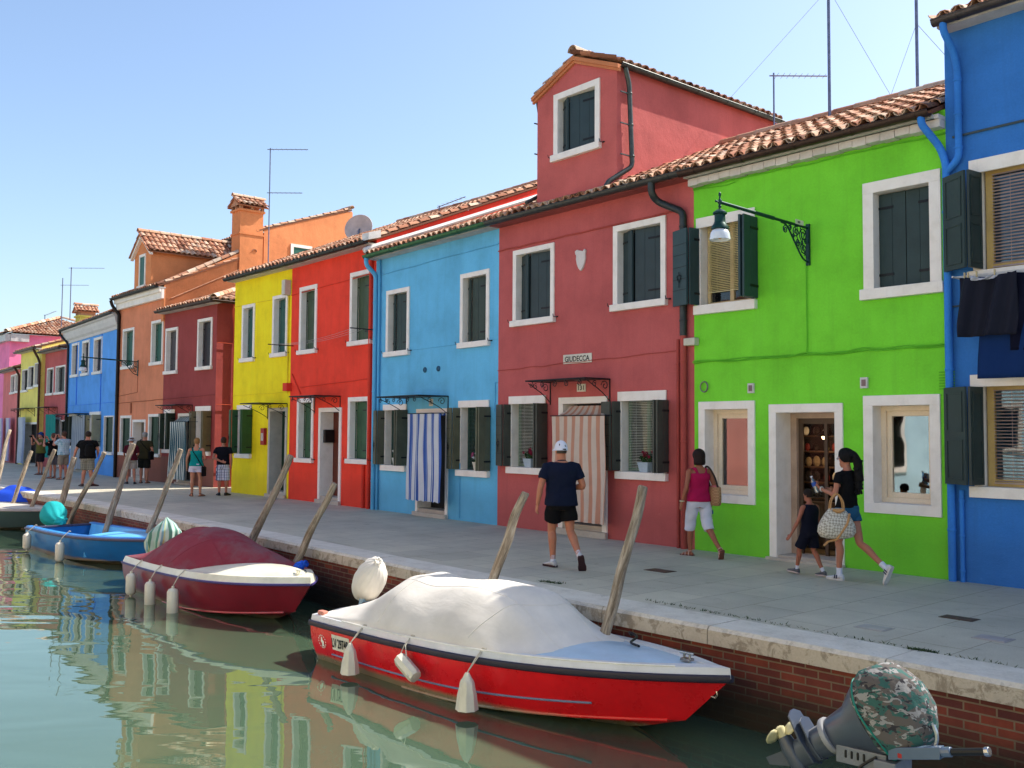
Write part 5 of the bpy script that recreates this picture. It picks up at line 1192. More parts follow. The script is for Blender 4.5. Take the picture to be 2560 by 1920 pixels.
text_mesh('LV 29748', 'registration_number', BLACK, pl, ctr+nn_*.006, X_, Y_v, (a-d).length*.62, X_.length*.92)
t_ = on_side(BR, 806); ctr = BR.side(t_, .42, -1, .008); r_ = .075; mb = MB(); Xn = X_.normalized(); Yn = nn_.cross(Xn)
for k in range(14):
    an = k/14*2*math.pi; p = ctr+Xn*(r_*math.cos(an))+Yn*(r_*math.sin(an)); mb.obox(p-Xn*.007-Yn*.007, Xn*.014, Yn*.014, nn_*.002)
mb.prism([ctr+Xn*x+Yn*y for x, y in ((-.012, -.06), (.035, -.055), (.03, -.01), (.045, .0), (.01, .02), (.012, .05), (-.012, .055), (-.02, .02), (-.035, -.0), (-.01, -.02))], nn_*.002)
mb.build('emblem_sticker', paint(236, 234, 222), BR.root)
t_ = .002; p = BR.side(.01, 0, -1, 0); mb = MB(); mb.box(p.x, p.y+.06, p.z+.09, p.x+.12, p.y+.14, p.z+.14); mb.build('stern_fitting', paint(200, 130, 110), BR.root, bevel=.015)

# ---------------------------------------------------------------- fenders (each its own thing, hung by a cord)
WFEN = glossy_paint(214, 208, 188, 1.0, .45, .35)
def fender(Bt, px, kind, length, r_, label, drop=.12, tilt=0.0, group='white fenders hanging on the boats', tq=None):
    t = tq if tq is not None else on_side(Bt, px); a = Bt.M @ (Bt.side(t, 0, -1, -.05)+Vector((0, 0, .10))); s_ = Bt.M @ Bt.side(t, 0, -1, .03)
    top_ = Bt.M @ Bt.side(t, .08, -1, .03+r_); top_.z = s_.z-drop
    base = thing('fender', label, 'fender', (top_.x, top_.y, top_.z-length), Bt.root.rotation_euler.z, group); I = WM[base.name].inverted()
    top_ = I @ top_; mb = MB()
    ax = Vector((math.sin(tilt), 0, -math.cos(tilt)))
    if kind == 'tube': prof = [(.012, 0), (.022, .0), (.022, .03), (r_*.75, .045), (r_, .085), (r_, length-.085), (r_*.75, length-.045), (.022, length-.03), (.022, length), (.008, length)]
    elif kind == 'flare': prof = [(.02, 0), (.03, .02), (.045, .05), (r_*.62, .07), (r_*.72, .10), (r_*.78, .14), (r_*.95, length*.6), (r_*1.12, length), (r_*.9, length-.004)]
    else: prof = [(.03, 0), (r_*.9, .01), (r_, .04), (r_, length-.04), (r_*.9, length), (.03, length+.005)]
    seg = 16; A_ = ax.orthogonal().normalized(); B_ = ax.cross(A_); rings = []
    for (rr, h) in prof:
        rings.append([top_+ax*h+A_*(rr*(1-(.10*(j % 2) if kind != 'tube' else 0))*math.cos(2*math.pi*j/seg))+B_*(rr*(1-(.10*(j % 2) if kind != 'tube' else 0))*math.sin(2*math.pi*j/seg)) for j in range(seg)])
    mb.loft(rings); mb.build('body', WFEN, base, smooth=True, sharp=45)
    mb = MB(); aa = I @ a; ss = I @ (s_+Vector((0, 0, .02))); tt = top_ if kind != 'bottle' else top_
    mb.tube([aa+Vector((-.06, .03, 0)), aa, ss+Vector((0, -.012, 0)), tt+Vector((0, 0, .0))], .006, 5)
    if kind == 'bottle': mb.tube([aa, ss+Vector((.02, -.012, 0)), top_+ax*length*.9+Vector((0, -r_, 0))], .006, 5)
    else: mb.tube([aa+Vector((.05, .03, 0)), aa+Vector((.02, 0, .0)), ss+Vector((.02, -.012, 0)), tt], .005, 5)
    for k in range(3): mb.ball(aa+Vector((.02*k, .01, .004)), .014, 6, 4)
    mb.build('cord', paint(196, 188, 170), base, smooth=True)
fender(BR, 897, 'flare', .33, .095, 'ribbed flared fender nearest the number plate of the red boat', .07)
fender(BR, 1016, 'bottle', .32, .075, 'clear bottle slung sideways as a fender on the red boat', .10, R(62))
fender(BR, 1185, 'flare', .35, .10, 'ribbed flared fender below the middle of the red boat, right of the sideways bottle', .10)

# ---------------------------------------------------------------- outboard under a tied cream cover at the stern of the red boat
def cover_blob(name, mat, root, c, ax, r_, length, knot=True, folds=14, seed=1, tip=.12, squash=.85, amp=.05):
    """baggy cloth cover gathered to a knot at the end of its axis"""
    ax = Vector(ax).normalized(); A_ = ax.orthogonal().normalized(); B_ = ax.cross(A_); rg = random.Random(seed); ph = rg.uniform(0, 6); mb = MB(); rings = []; n = 26; seg = 48
    for i in range(n+1):
        f = i/n; h = -length/2+length*f
        rr = r_*(math.sin(math.pi*min(max(f*.94+.05, 0), 1))**.55); g = max(0, (f-.45)/.55)**1.5
        ring = []
        for j in range(seg):
            an = 2*math.pi*j/seg; w_ = 1+amp*(.4+1.2*g)*math.sin(an*folds+ph+1.5*math.sin(f*4))+amp*.8*math.sin(an*3+f*6+ph)
            ring.append(Vector(c)+ax*(h+.02*math.sin(an*2+ph))+A_*(rr*w_*math.cos(an))+B_*(rr*w_*squash*math.sin(an)))
        rings.append(ring)
    mb.loft(rings)
    if knot:
        e = Vector(c)+ax*(length/2-.03); mb.ball(e+ax*.02, (.03, .03, .03), 8, 6)
        for k in range(7):
            d = (ax*.3+A_*math.cos(k*.9)+B_*math.sin(k*.9)).normalized(); mb.tube([e+ax*.02, e+ax*.04+d*.05], [.012, .018], 5)
    return mb.build(name, mat, root, smooth=True, sharp=80)
pm = atY(925, 1452, (BR.M @ Vector((0, 0, 0))).y+.05)
om = thing('outboard_motor', 'outboard under a knotted cream cover behind the cream tarpaulin', 'outboard motor', (pm.x, pm.y, WZ), BR.root.rotation_euler.z, 'outboard motors on the boats')
I = WM[om.name].inverted(); cc = I @ pm
cover_blob('cover', CREAM, om, cc+Vector((0, 0, .01)), Vector((.70, -.2, .68)), .235, .74, True, 16, 4)
mb = MB(); mb.obox(cc+Vector((-.16, -.12, -.62)), (.10, 0, 0), (0, .16, 0), (.12, 0, .52)); mb.box(cc.x-.10, -.10, -.35, cc.x+.0, .10, cc.z-.3); mb.build('leg', glossy_paint(150, 180, 200), om, bevel=.02)
mb = MB(); mb.box(cc.x-.02, -.12, cc.z-.62, cc.x+.16, .12, cc.z-.25); mb.build('clamp', paint(60, 62, 66), om, bevel=.01)

# ---------------------------------------------------------------- maroon boat
BM = Boat('maroon_motorboat', 'maroon motorboat with a white deck under a faded maroon tarpaulin', atZ(306, 1405, WZ+.46), atZ(777, 1462, WZ+.62), 1.70, .46, .62, .9)
BM.tp = 3.1; MRN = glossy_paint(120, 26, 40, 1.1, .32, .25, wl=.06); BM.hull(MRN); BM.rail(paint(60, 50, 110, 1, .5, .1), (.018, .014))
WD = glossy_paint(222, 218, 196, 1.0, .4, .15); BM.gunwale(WD, .10, .09, .05, drop=.02); BM.deck(WD, .40, .095, .15, .10)
BM.strip('spray_rail', glossy_paint(180, 70, 80), 1.02, .016, .35, .97, .006)
MT = tarp_mat(126, 46, 58, 1.1, (116, 84, 88), .3)
tarp(BM, [(0, .02), (.08, .14), (.18, .40), (.27, .57), (.36, .60), (.46, .55), (.56, .42), (.66, .26), (.74, .12), (.82, .02)], .0, .66, MT, .10, pw=2.0, wr=.3, seed=9, nn=(60, 70), ends=lambda q: .17*q+.03*(1-q*q))
cleat(BM, .93, 0, .12, WD)
pc = BM.M @ Vector((.80*BM.L, .62*BM.bs(.8), BM.zs(.8)+.13)); rg_ = thing('blue_rag', 'crumpled bright blue cloth on the far rail of the maroon boat', 'rag', tuple(pc))
cover_blob('cloth', cloth(24, 70, 170, 1.1), rg_, (0, 0, .03), (.6, .3, .3), .075, .20, True, 9, 8, amp=.14)
fender(BM, 346, 'tube', .42, .082, 'white fender nearest the stern of the maroon boat, tied with green cord', .06); fender(BM, 394, 'tube', .50, .082, 'middle one of three white fenders on the maroon boat', .10); fender(BM, 452, 'tube', .52, .085, 'foremost of three white fenders on the maroon boat', .12)
pm = atY(410, 1350, (BM.M @ Vector((0, .1, 0))).y)
om = thing('outboard_motor', 'tilted outboard swathed in green and white striped cloth at the maroon boat', 'outboard motor', (pm.x, pm.y, WZ), BM.root.rotation_euler.z, 'outboard motors on the boats')
SG = stripes(((0, (168, 198, 184)), (.16, (96, 144, 128)), (.32, (190, 204, 192)), (.42, (126, 168, 178)), (.52, (182, 190, 140)), (.60, (176, 200, 188)), (.76, (88, 134, 118)), (.90, (178, 198, 190))), 5, trans=.05)
I = WM[om.name].inverted(); cc = I @ pm; mb = MB()
def drape(i, j):
    an = i*2*math.pi; f = j; prof = [(0, .06), (.08, .22), (.2, .33), (.38, .36), (.55, .30), (.62, .29), (.8, .33), (1, .40)]
    r_ = interp([p[0] for p in prof], [p[1] for p in prof], f); w_ = 1+(.05+.10*f)*math.sin(an*9+3*math.sin(f*5))+.05*math.sin(an*4+f*9)
    z = .34-.95*f; lean = -.16*f+.02
    return cc+Vector((-.10+lean+r_*w_*1.25*math.cos(an)+(.12 if f < .3 else .12-.25*(f-.3)), r_*.75*w_*math.sin(an), z+.08*math.cos(an)*(1-f)))
mb.grid(drape, 90, 34); mb.build('cover', SG, om, smooth=True, sharp=80)
mb = MB(); mb.tube([cc+Vector((.34*math.cos(k/14*2*math.pi)-.02, .28*math.sin(k/14*2*math.pi), -.20+.03*math.sin(k))) for k in range(15)], .008, 5); mb.build('cord', paint(190, 200, 170), om)

# ---------------------------------------------------------------- open blue boat
BB_ = Boat('open_blue_boat', 'open bright blue boat with pale blue interior and two white fenders', atZ(64, 1320, WZ+.48), atZ(398, 1352, WZ+.58), 1.7, .48, .58, .7)
BLU = glossy_paint(26, 96, 158, 1.15, .35, .3, wl=.09); BB_.hull(BLU); BB_.rail(paint(70, 66, 90, 1, .5, .2), (.028, .02))
IB = glossy_paint(96, 176, 222, 1.1, .45, .15); BB_.gunwale(glossy_paint(40, 120, 196, 1.1, .4, .1), .05, .12, .02)
BB_.deck(IB, .62, .035, .14, .04); mb = MB()
def inner(i, j):
    t = .02+.62*j; b = BB_.bs(t)-.15; prof = [(-1, 0), (-.9, -.30), (-.5, -.36), (.5, -.36), (.9, -.30), (1, 0)]
    q = i*2-1; return Vector((t*BB_.L, q*b, BB_.zs(t)+.02+interp([p[0] for p in prof], [p[1] for p in prof], q)))
mb.grid(inner, 24, 16); mb.build('cockpit', IB, BB_.root, smooth=True)
mb = MB(); tt = .64; mb.box(.62*BB_.L-.02, -.68, .12, .62*BB_.L+.0, .68, .50); mb.box(.30*BB_.L, -.66, .28, .38*BB_.L, .66, .32); mb.build('thwart', IB, BB_.root)
fender(BB_, 83, 'tube', .42, .088, 'white fender nearest the stern of the open blue boat', .04); fender(BB_, 166, 'tube', .46, .09, 'white fender amidships on the open blue boat', .08)
pm = atY(134, 1290, (BB_.M @ Vector((.1, 0, 0))).y); om = thing('outboard_motor', 'outboard wrapped in a turquoise cloth tied with a knot on the open blue boat', 'outboard motor', (pm.x, pm.y, WZ), BB_.root.rotation_euler.z, 'outboard motors on the boats')
I = WM[om.name].inverted(); cc = I @ pm; TQ = tarp_mat(30, 158, 158, 1.1, None, .5)
cover_blob('cover', TQ, om, cc+Vector((0, 0, .03)), (.75, .1, -.35), .30, .80, False, 9, 5, amp=.05); cover_blob('knot', TQ, om, cc+Vector((.50, .0, -.10)), (.8, .0, .25), .15, .36, False, 6, 6, amp=.14)
mb = MB(); mb.box(cc.x-.3, -.1, -.3, cc.x-.12, .1, .5); mb.build('leg', paint(180, 180, 184), om, bevel=.02)

# ---------------------------------------------------------------- dark grey boat and the boat under a blue tarp further left
BG = Boat('grey_boat', 'dark grey boat with a light coloured foredeck left of the open blue boat', atZ(-190, 1262, WZ+.55), atZ(188, 1276, WZ+.55), 2.1, .5, .55, .7)
BG.hull(glossy_paint(66, 84, 84, 1.0, .35, .2, wl=.04)); BG.rail(paint(150, 140, 140, 1, .6, .2), (.02, .02)); BG.gunwale(paint(170, 164, 158, .9, .6), .05, .14, .02); BG.deck(paint(200, 190, 176, .95, .6, .3), .05, .03, .14, .05)
cleat(BG, .9, 0, .09); 
BT = Boat('tarped_dark_boat', 'dark blue boat under a bright blue tarp at the left edge', atZ(-260, 1232, WZ+.5), atZ(128, 1262, WZ+.55), 1.9, .5, .55, .7)
BT.hull(glossy_paint(24, 34, 62, 1.0, .4, .2)); BT.rail(paint(170, 170, 176), (.02, .02)); BT.gunwale(paint(176, 176, 180, .9), .04, .1, .02); BT.deck(paint(60, 62, 70), .0, .0, .11, .02)
TB = tarp_mat(28, 72, 190, 1.15, None, .5); mb = MB(); pa, pb, pc_, pd = (BT.I @ atY(*p, (BT.M @ Vector((BT.L*.8, 0, 0))).y+dy) for p, dy in (((24, 1262), -.6), ((82, 1224), -.1), ((100, 1238), .25), ((112, 1262), .5)))
def tb(i, j):
    x = BT.L*(.63+.30*j); q = i*2-1; hh = .62*math.sin(min(1, j*1.4)*math.pi*.62)*(1-abs(q)**1.7)*(1-.55*j); b = BT.bs(.63+.3*j)*1.0
    return Vector((x+.05*math.sin(q*9), q*b, BT.zs(.8)+.05+hh+.03*math.sin(q*11+j*7)*(.4+hh)))
mb.grid(tb, 30, 24); mb.build('tarpaulin', TB, BT.root, smooth=True, sharp=80)

# ---------------------------------------------------------------- boat in the near right corner with a tilted outboard under a camouflage cover
BN = Boat('near_corner_boat', 'slate blue boat cut off by the lower right corner of the picture', (-3.0, 5.25), (1.9, 6.3), 1.6, .40, .54, .7)
BN.hull(glossy_paint(60, 76, 92)); BN.rail(paint(40, 44, 50)); BN.gunwale(glossy_paint(120, 140, 156), .04, .12, .02); BN.deck(glossy_paint(110, 130, 148), .0, .0, .12, .0, name='deck')
def camo():
    n = NT('camouflage_cloth'); co = n.coord((6.5, 10, 13)); a = n.noise(1.5, 3, .55, co, .6); b = n.noise(1.35, 3, .55, n.coord((9, 13, 15), rot=(1, 2, 3)), .8); c_ = n.noise(1.7, 3, .6, n.coord((9, 13, 15), rot=(2, .4, 1)), .6)
    c = n.mix(lin(90, 84, 80), lin(52, 90, 84), n.ramp(a, [(.50, n.g(0)), (.52, n.g(1))])); c = n.mix(c, lin(140, 138, 136), n.ramp(b, [(.56, n.g(0)), (.575, n.g(1))])); c = n.mix(c, lin(50, 48, 52), n.ramp(c_, [(.58, n.g(0)), (.60, n.g(1))]))
    return n.bsdf(c, .8, n.bump(n.noise(7, 4, .6, n.coord()), .5, .03), spec=.2)
pm = atY(2250, 1768, 6.0); om = thing('outboard_motor', 'grey outboard tilted up with a camouflage cover over its engine', 'outboard motor', (pm.x, pm.y, WZ), R(6), 'outboard motors on the boats')
I = WM[om.name].inverted(); cc = I @ pm; A = Vector((.83, .06, .54)).normalized(); MG = glossy_paint(66, 74, 88, 1.0, .35, .25); mb = MB(); SGT = Vector((-.55, 0, .83))
# cowl and its cover: dome whose open rim faces the leg
Bx = Vector((0, 1, 0)); Cx = A.cross(Bx).normalized(); rings = []
prof = [(-.22, .16, .23), (-.18, .175, .265), (-.08, .185, .29), (.04, .18, .285), (.13, .16, .25), (.19, .125, .195), (.25, .07, .11), (.265, .01, .02)]
P2 = []
for i in range(len(prof)-1):
    for k in range(3): f = k/3; P2.append(tuple(prof[i][q]*(1-f)+prof[i+1][q]*f for q in range(3)))
P2.append(prof[-1])
for (h, rb, rc) in P2:
    ring = []; h = h*.84-.02
    for j in range(36):
        an = 2*math.pi*j/36; ca, sa = math.cos(an), math.sin(an); k = (abs(ca)**2.6+abs(sa)**2.6)**(-1/2.6); w_ = 1+.028*math.sin(an*5+h*22)+.018*math.sin(an*11+h*9)+.012*math.sin(an*3-h*31)
        ring.append(cc+A*(h+.03*ca*0)+Bx*(rb*k*ca*w_)+Cx*(rc*k*sa*w_))
    rings.append(ring)
mb.loft(rings); mb.build('cover', camo(), om, smooth=True, sharp=70)
mb = MB(); h = -.172; mb.tube([cc+A*(h+.012*math.sin(j))+Bx*(.180*(abs(math.cos(j/24*2*math.pi))**2.6+abs(math.sin(j/24*2*math.pi))**2.6)**(-1/2.6)*math.cos(j/24*2*math.pi))+Cx*(.268*(abs(math.cos(j/24*2*math.pi))**2.6+abs(math.sin(j/24*2*math.pi))**2.6)**(-1/2.6)*math.sin(j/24*2*math.pi)) for j in range(25)], .007, 6); mb.build('draw_cord', paint(20, 120, 104), om, smooth=True)
D_ = -A
mb = MB(); mb.loft([[cc+D_*(h*.86+.03)+Bx*(rb*math.cos(2*math.pi*j/20))+Cx*(rc*math.sin(2*math.pi*j/20)+off) for j in range(20)] for h, rb, rc, off in ((.205, .165, .245, 0), (.26, .15, .215, .0), (.36, .115, .155, .0), (.50, .092, .125, .01), (.62, .080, .108, .01), (.72, .072, .098, .01))]); mb.build('midsection', MG, om, smooth=True, sharp=45)
mb = MB(); mb.lathe(cc+D_*.505+Cx*.022, [(.118, 0), (.122, .005), (.122, .03), (.118, .035)], 20, D_); mb.build('band', paint(150, 150, 152), om, smooth=True)
mb = MB()       # gearcase: anti ventilation plate, torpedo, skeg
mb.loft([[cc+D_*(h*.86+.03)+Bx*(rb*math.cos(2*math.pi*j/16))+Cx*(rc*math.sin(2*math.pi*j/16)) for j in range(16)] for h, rb, rc in ((.69, .070, .10), (.76, .06, .10), (.84, .045, .095), (.95, .035, .085))])
mb.loft([[cc+D_*(h*.86+.03)+Cx*(cx*1.0)+Bx*bx for cx, bx in ((.27, -.02), (.24, -.085), (.08, -.11), (-.08, -.085), (-.11, 0), (-.08, .085), (.08, .11), (.24, .085), (.27, .02))] for h in (.755, .768)])
mb.loft([[cc+D_*.635+D_*q+Cx*cx+Bx*bx for cx, bx in ((.20, -.015), (.18, -.065), (.04, -.085), (-.08, -.06), (-.10, 0), (-.08, .06), (.04, .085), (.18, .065), (.20, .015))] for q in (0, .010)])
tc = cc+D_*.835; mb.loft([[tc-Cx*x+Bx*(r_*math.cos(2*math.pi*j/14))+D_*(r_*math.sin(2*math.pi*j/14)) for j in range(14)] for x, r_ in ((.16, .008), (.14, .032), (.06, .056), (-.06, .058), (-.14, .045))])
mb.prism([tc+D_*.03-Cx*.06, tc+D_*.03+Cx*.06, tc+D_*.20+Cx*.07, tc+D_*.20+Cx*.02], Bx*.012); mb.build('gearcase', MG, om, smooth=True, sharp=40)
mb = MB(); pc0 = tc+Cx*.17; mb.lathe(pc0-Cx*.04, [(.02, 0), (.035, .01), (.03, .07), (.01, .08)], 12, Cx)
for k in range(3):
    an = k*2*math.pi/3+.5; rd = Bx*math.cos(an)+D_*math.sin(an); tg = Bx*-math.sin(an)+D_*math.cos(an)
    rows = [[pc0+Cx*.0+rd*r_+(tg*math.cos(tw)+Cx*math.sin(tw))*q for q in (-w_, -w_*.4, w_*.4, w_)] for r_, w_, tw in ((.03, .025, .9), (.06, .05, .75), (.09, .058, .6), (.115, .045, .5), (.125, .015, .45))]
    n0 = len(mb.v); mb.v += [tuple(p) for r_ in rows for p in r_]
    for i in range(4):
        for j in range(3): a = n0+i*4+j; mb.f.append((a, a+1, a+5, a+4)); mb.mi.append(0); mb.t.append(.5)
mb.build('propeller', paint(206, 196, 150, 1, .4), om, smooth=True, solid=.008)
mb = MB(); tl0 = cc+Vector((-.02, -.12, -.26)); td = Vector((.93, -.10, .24)).normalized(); tu = Vector((0, 0, 1)); ts = td.cross(tu).normalized()
mb.obox(tl0-ts*.03-tu*.04, td*.34, ts*.06, tu*.075); mb.tube([tl0+td*.34, tl0+td*.40], .03, 10); mb.tube([tl0+td*.40, tl0+td*.60], .022, 10, 1); mb.tube([tl0+td*.60, tl0+td*.63], .028, 10, 2); mb.box(tl0.x+.06, tl0.y-.04, tl0.z-.01, tl0.x+.09, tl0.y-.0, tl0.z+.02, 3)
mb.build('tiller', [glossy_paint(84, 100, 120), BLACK, metal(180, 180, 180, 1, .2, .9), paint(170, 40, 36)], om, smooth=True, sharp=35, bevel=.004)
mb = MB(); q0 = cc+Vector((-.10, 0, -.34)); mb.box(q0.x-.28, -.11, q0.z-.06, q0.x+.05, -.075, q0.z+.05); mb.box(q0.x-.28, .075, q0.z-.06, q0.x+.05, .11, q0.z+.05); mb.box(q0.x-.02, -.14, q0.z-.22, q0.x+.12, .14, q0.z+.02)
for k in range(4): mb.box(q0.x-.22+k*.04, -.118, q0.z-.02, q0.x-.205+k*.04, -.105, q0.z+.03, 1)
mb.build('clamp_bracket', [glossy_paint(110, 114, 122), BLACK], om, bevel=.006)
mb = MB(); mb.tube(catmull([cc+D_*.26+Cx*-.2+Bx*-.1, cc+D_*.40+Cx*-.22+Bx*-.12, cc+D_*.38+Cx*-.30+Bx*-.12, cc+D_*.2+Cx*-.36+Bx*-.08]), .009, 6); mb.build('hose', BLACK, om, smooth=True); mb = MB(); mb.tube(catmull([cc+Vector((.22, -.1, -.24)), cc+Vector((.26, -.1, -.12)), cc+Vector((.24, -.1, -.04))]), .012, 6); mb.build('tilt_lever', metal(170, 174, 180, 1, .3, .8), om, smooth=True)
# ---------------------------------------------------------------- people
def skin(r, g, b):
    key = ('skin', r, g, b)
    if key in MC: return MC[key]
    n = NT('skin'); base = lin(r, g, b); c = n.mix(base, (base[0]*1.08, base[1]*.86, base[2]*.8, 1), n.ramp(n.noise(9, 4, .6, n.coord()), [(.4, n.g(0)), (.7, n.g(.8))]))
    m = n.bsdf(c, .55, n.bump(n.noise(60, 3, .5, n.coord()), .08, .003), spec=.35); n.b.inputs['Subsurface Weight'].default_value = .08; n.b.inputs['Subsurface Radius'].default_value = (.02, .008, .004); MC[key] = m; return m
def hairmat(r, g, b):
    key = ('hair', r, g, b)
    if key in MC: return MC[key]
    n = NT('hair'); base = lin(r, g, b); st = n.noise(1, 4, .7, n.coord((90, 90, 9)))
    c = n.mix(tuple(x*.5 for x in base[:3])+(1,), tuple(min(1, x*1.5) for x in base[:3])+(1,), st); MC[key] = n.bsdf(c, .6, n.bump(st, .8, .01), spec=.15); return MC[key]
def fuse(o, vox, smooth=4, noise=0.0, seed=0):
    m = o.modifiers.new('r', 'REMESH'); m.mode = 'VOXEL'; m.voxel_size = vox; m.use_smooth_shade = True
    s = o.modifiers.new('s', 'SMOOTH'); s.factor = .5; s.iterations = smooth
    dg = bpy.context.evaluated_depsgraph_get(); me = bpy.data.meshes.new_from_object(o.evaluated_get(dg)); old = o.data; o.modifiers.clear(); o.data = me; me.name = o.name
    mats = [x for x in old.materials]; me.materials.clear()
    for x in mats: me.materials.append(x)
    bpy.data.meshes.remove(old)
    if noise:
        rg = random.Random(seed); ph = [rg.uniform(0, 6) for _ in range(6)]
        nr = [v.normal.copy() for v in me.vertices]
        for v, n_ in zip(me.vertices, nr):
            x, y, z = v.co; d = math.sin(z*24+x*14+ph[0]+2*math.sin(x*9+ph[1]))*math.sin(x*17-z*9+ph[2])+.6*math.sin(z*47+y*21+ph[3])*math.sin(x*31+ph[4])
            v.co += n_*(d*noise)
    me.shade_smooth(); return o
def ell(mb, rows, seg=20, e=2.3):
    rings = []
    for z, rx, ry, cx, cy in rows:
        ring = []
        for j in range(seg):
            a = 2*math.pi*j/seg; ca, sa = math.cos(a), math.sin(a); k = (abs(ca)**e+abs(sa)**e)**(-1/e); ring.append((cx+rx*k*ca, cy+ry*k*sa, z))
        rings.append(ring)
    mb.loft(rings)
def limb(mb, pts, rad, seg=12, k=4):
    P = catmull(pts, k); n = len(pts)-1; rr = []
    for i in range(len(P)):
        f = i/k; a = min(int(f), n-1); u_ = f-a; rr.append(rad[a]*(1-u_)+rad[min(a+1, n)]*u_)
    # rounded ends
    d0 = (P[0]-P[1]).normalized(); d1 = (P[-1]-P[-2]).normalized()
    P = [P[0]+d0*rr[0]*.5]+P+[P[-1]+d1*rr[-1]*.5]; rr = [rr[0]*.6]+rr+[rr[-1]*.6]
    mb.tube(P, rr, seg)
def lerp(a, b, f): return Vector(a).lerp(Vector(b), f)
def hand(mb, wr, d, palm, s, curl=.35, left=False):
    d = Vector(d).normalized(); n = Vector(palm); n = (n-d*n.dot(d)).normalized(); w_ = d.cross(n)*(1 if left else -1)
    L = .095*s; mb.tube([wr-d*.02*s, wr+d*.02*s, wr+d*L*.6, wr+d*L], [(.024*s, .018*s), (.032*s, .017*s), (.041*s, .016*s), (.038*s, .013*s)], 10, ref=w_)
    for k, (off, ln) in enumerate(((-.030, .072), (-.010, .080), (.010, .075), (.030, .060))):
        b = wr+d*L*.95+w_*off*s; c = curl*(1+.15*k); p1 = b+(d*math.cos(c*.5)+n*math.sin(c*.5))*ln*.42*s; p2 = p1+(d*math.cos(c*1.4)+n*math.sin(c*1.4))*ln*.32*s; p3 = p2+(d*math.cos(c*2.2)+n*math.sin(c*2.2))*ln*.26*s
        mb.tube([b-d*.01*s, p1, p2, p3], [.0095*s, .0088*s, .008*s, .0065*s], 7)
    tb_ = wr+d*.025*s-w_*.028*s; t1 = tb_+(d*.6-w_*.7+n*.3).normalized()*.038*s; t2 = t1+(d*.9-w_*.2+n*.35).normalized()*.032*s; mb.tube([tb_, t1, t2], [.013*s, .011*s, .008*s], 7)
def shoe_mb(ank, toe_dir, upv, s, L=.27, w_=.048, h=.075, sole=True):
    """closed shoe: returns upper, sole"""
    toe_dir = Vector(toe_dir).normalized(); upv = Vector(upv); upv = (upv-toe_dir*upv.dot(toe_dir)).normalized(); sd = toe_dir.cross(upv)
    heel = Vector(ank)-toe_dir*.065*s-upv*.075*s
    U = MB(); rings = []
    for f, hw, hh in ((0, .45, .62), (.05, .72, .95), (.2, .82, 1.1), (.36, .85, 1.0), (.5, .9, .72), (.68, 1.05, .52), (.85, .98, .40), (.96, .65, .30), (1, .3, .2)):
        c = heel+toe_dir*(f*L*s); ring = []
        for j in range(12):
            a = 2*math.pi*j/12; ring.append(c+sd*(w_*hw*s*math.cos(a))+upv*(.008*s+max(0, (h*hh*s)*(.5+.5*math.sin(a)))))
        rings.append(ring)
    U.loft(rings); S_o = MB(); rings = []
    for f, hw in ((0, .5), (.04, .78), (.2, .88), (.45, .85), (.7, 1.1), (.88, 1.02), (.97, .7), (1.01, .35)):
        c = heel+toe_dir*(f*L*s); rings.append([c+sd*(w_*hw*s*x)+upv*(y*s) for x, y in ((-1, -.006), (1, -.006), (1.04, .008), (1, .020), (-1, .020), (-1.04, .008))])
    S_o.loft(rings); return U, S_o
SK = (190, 132, 104)
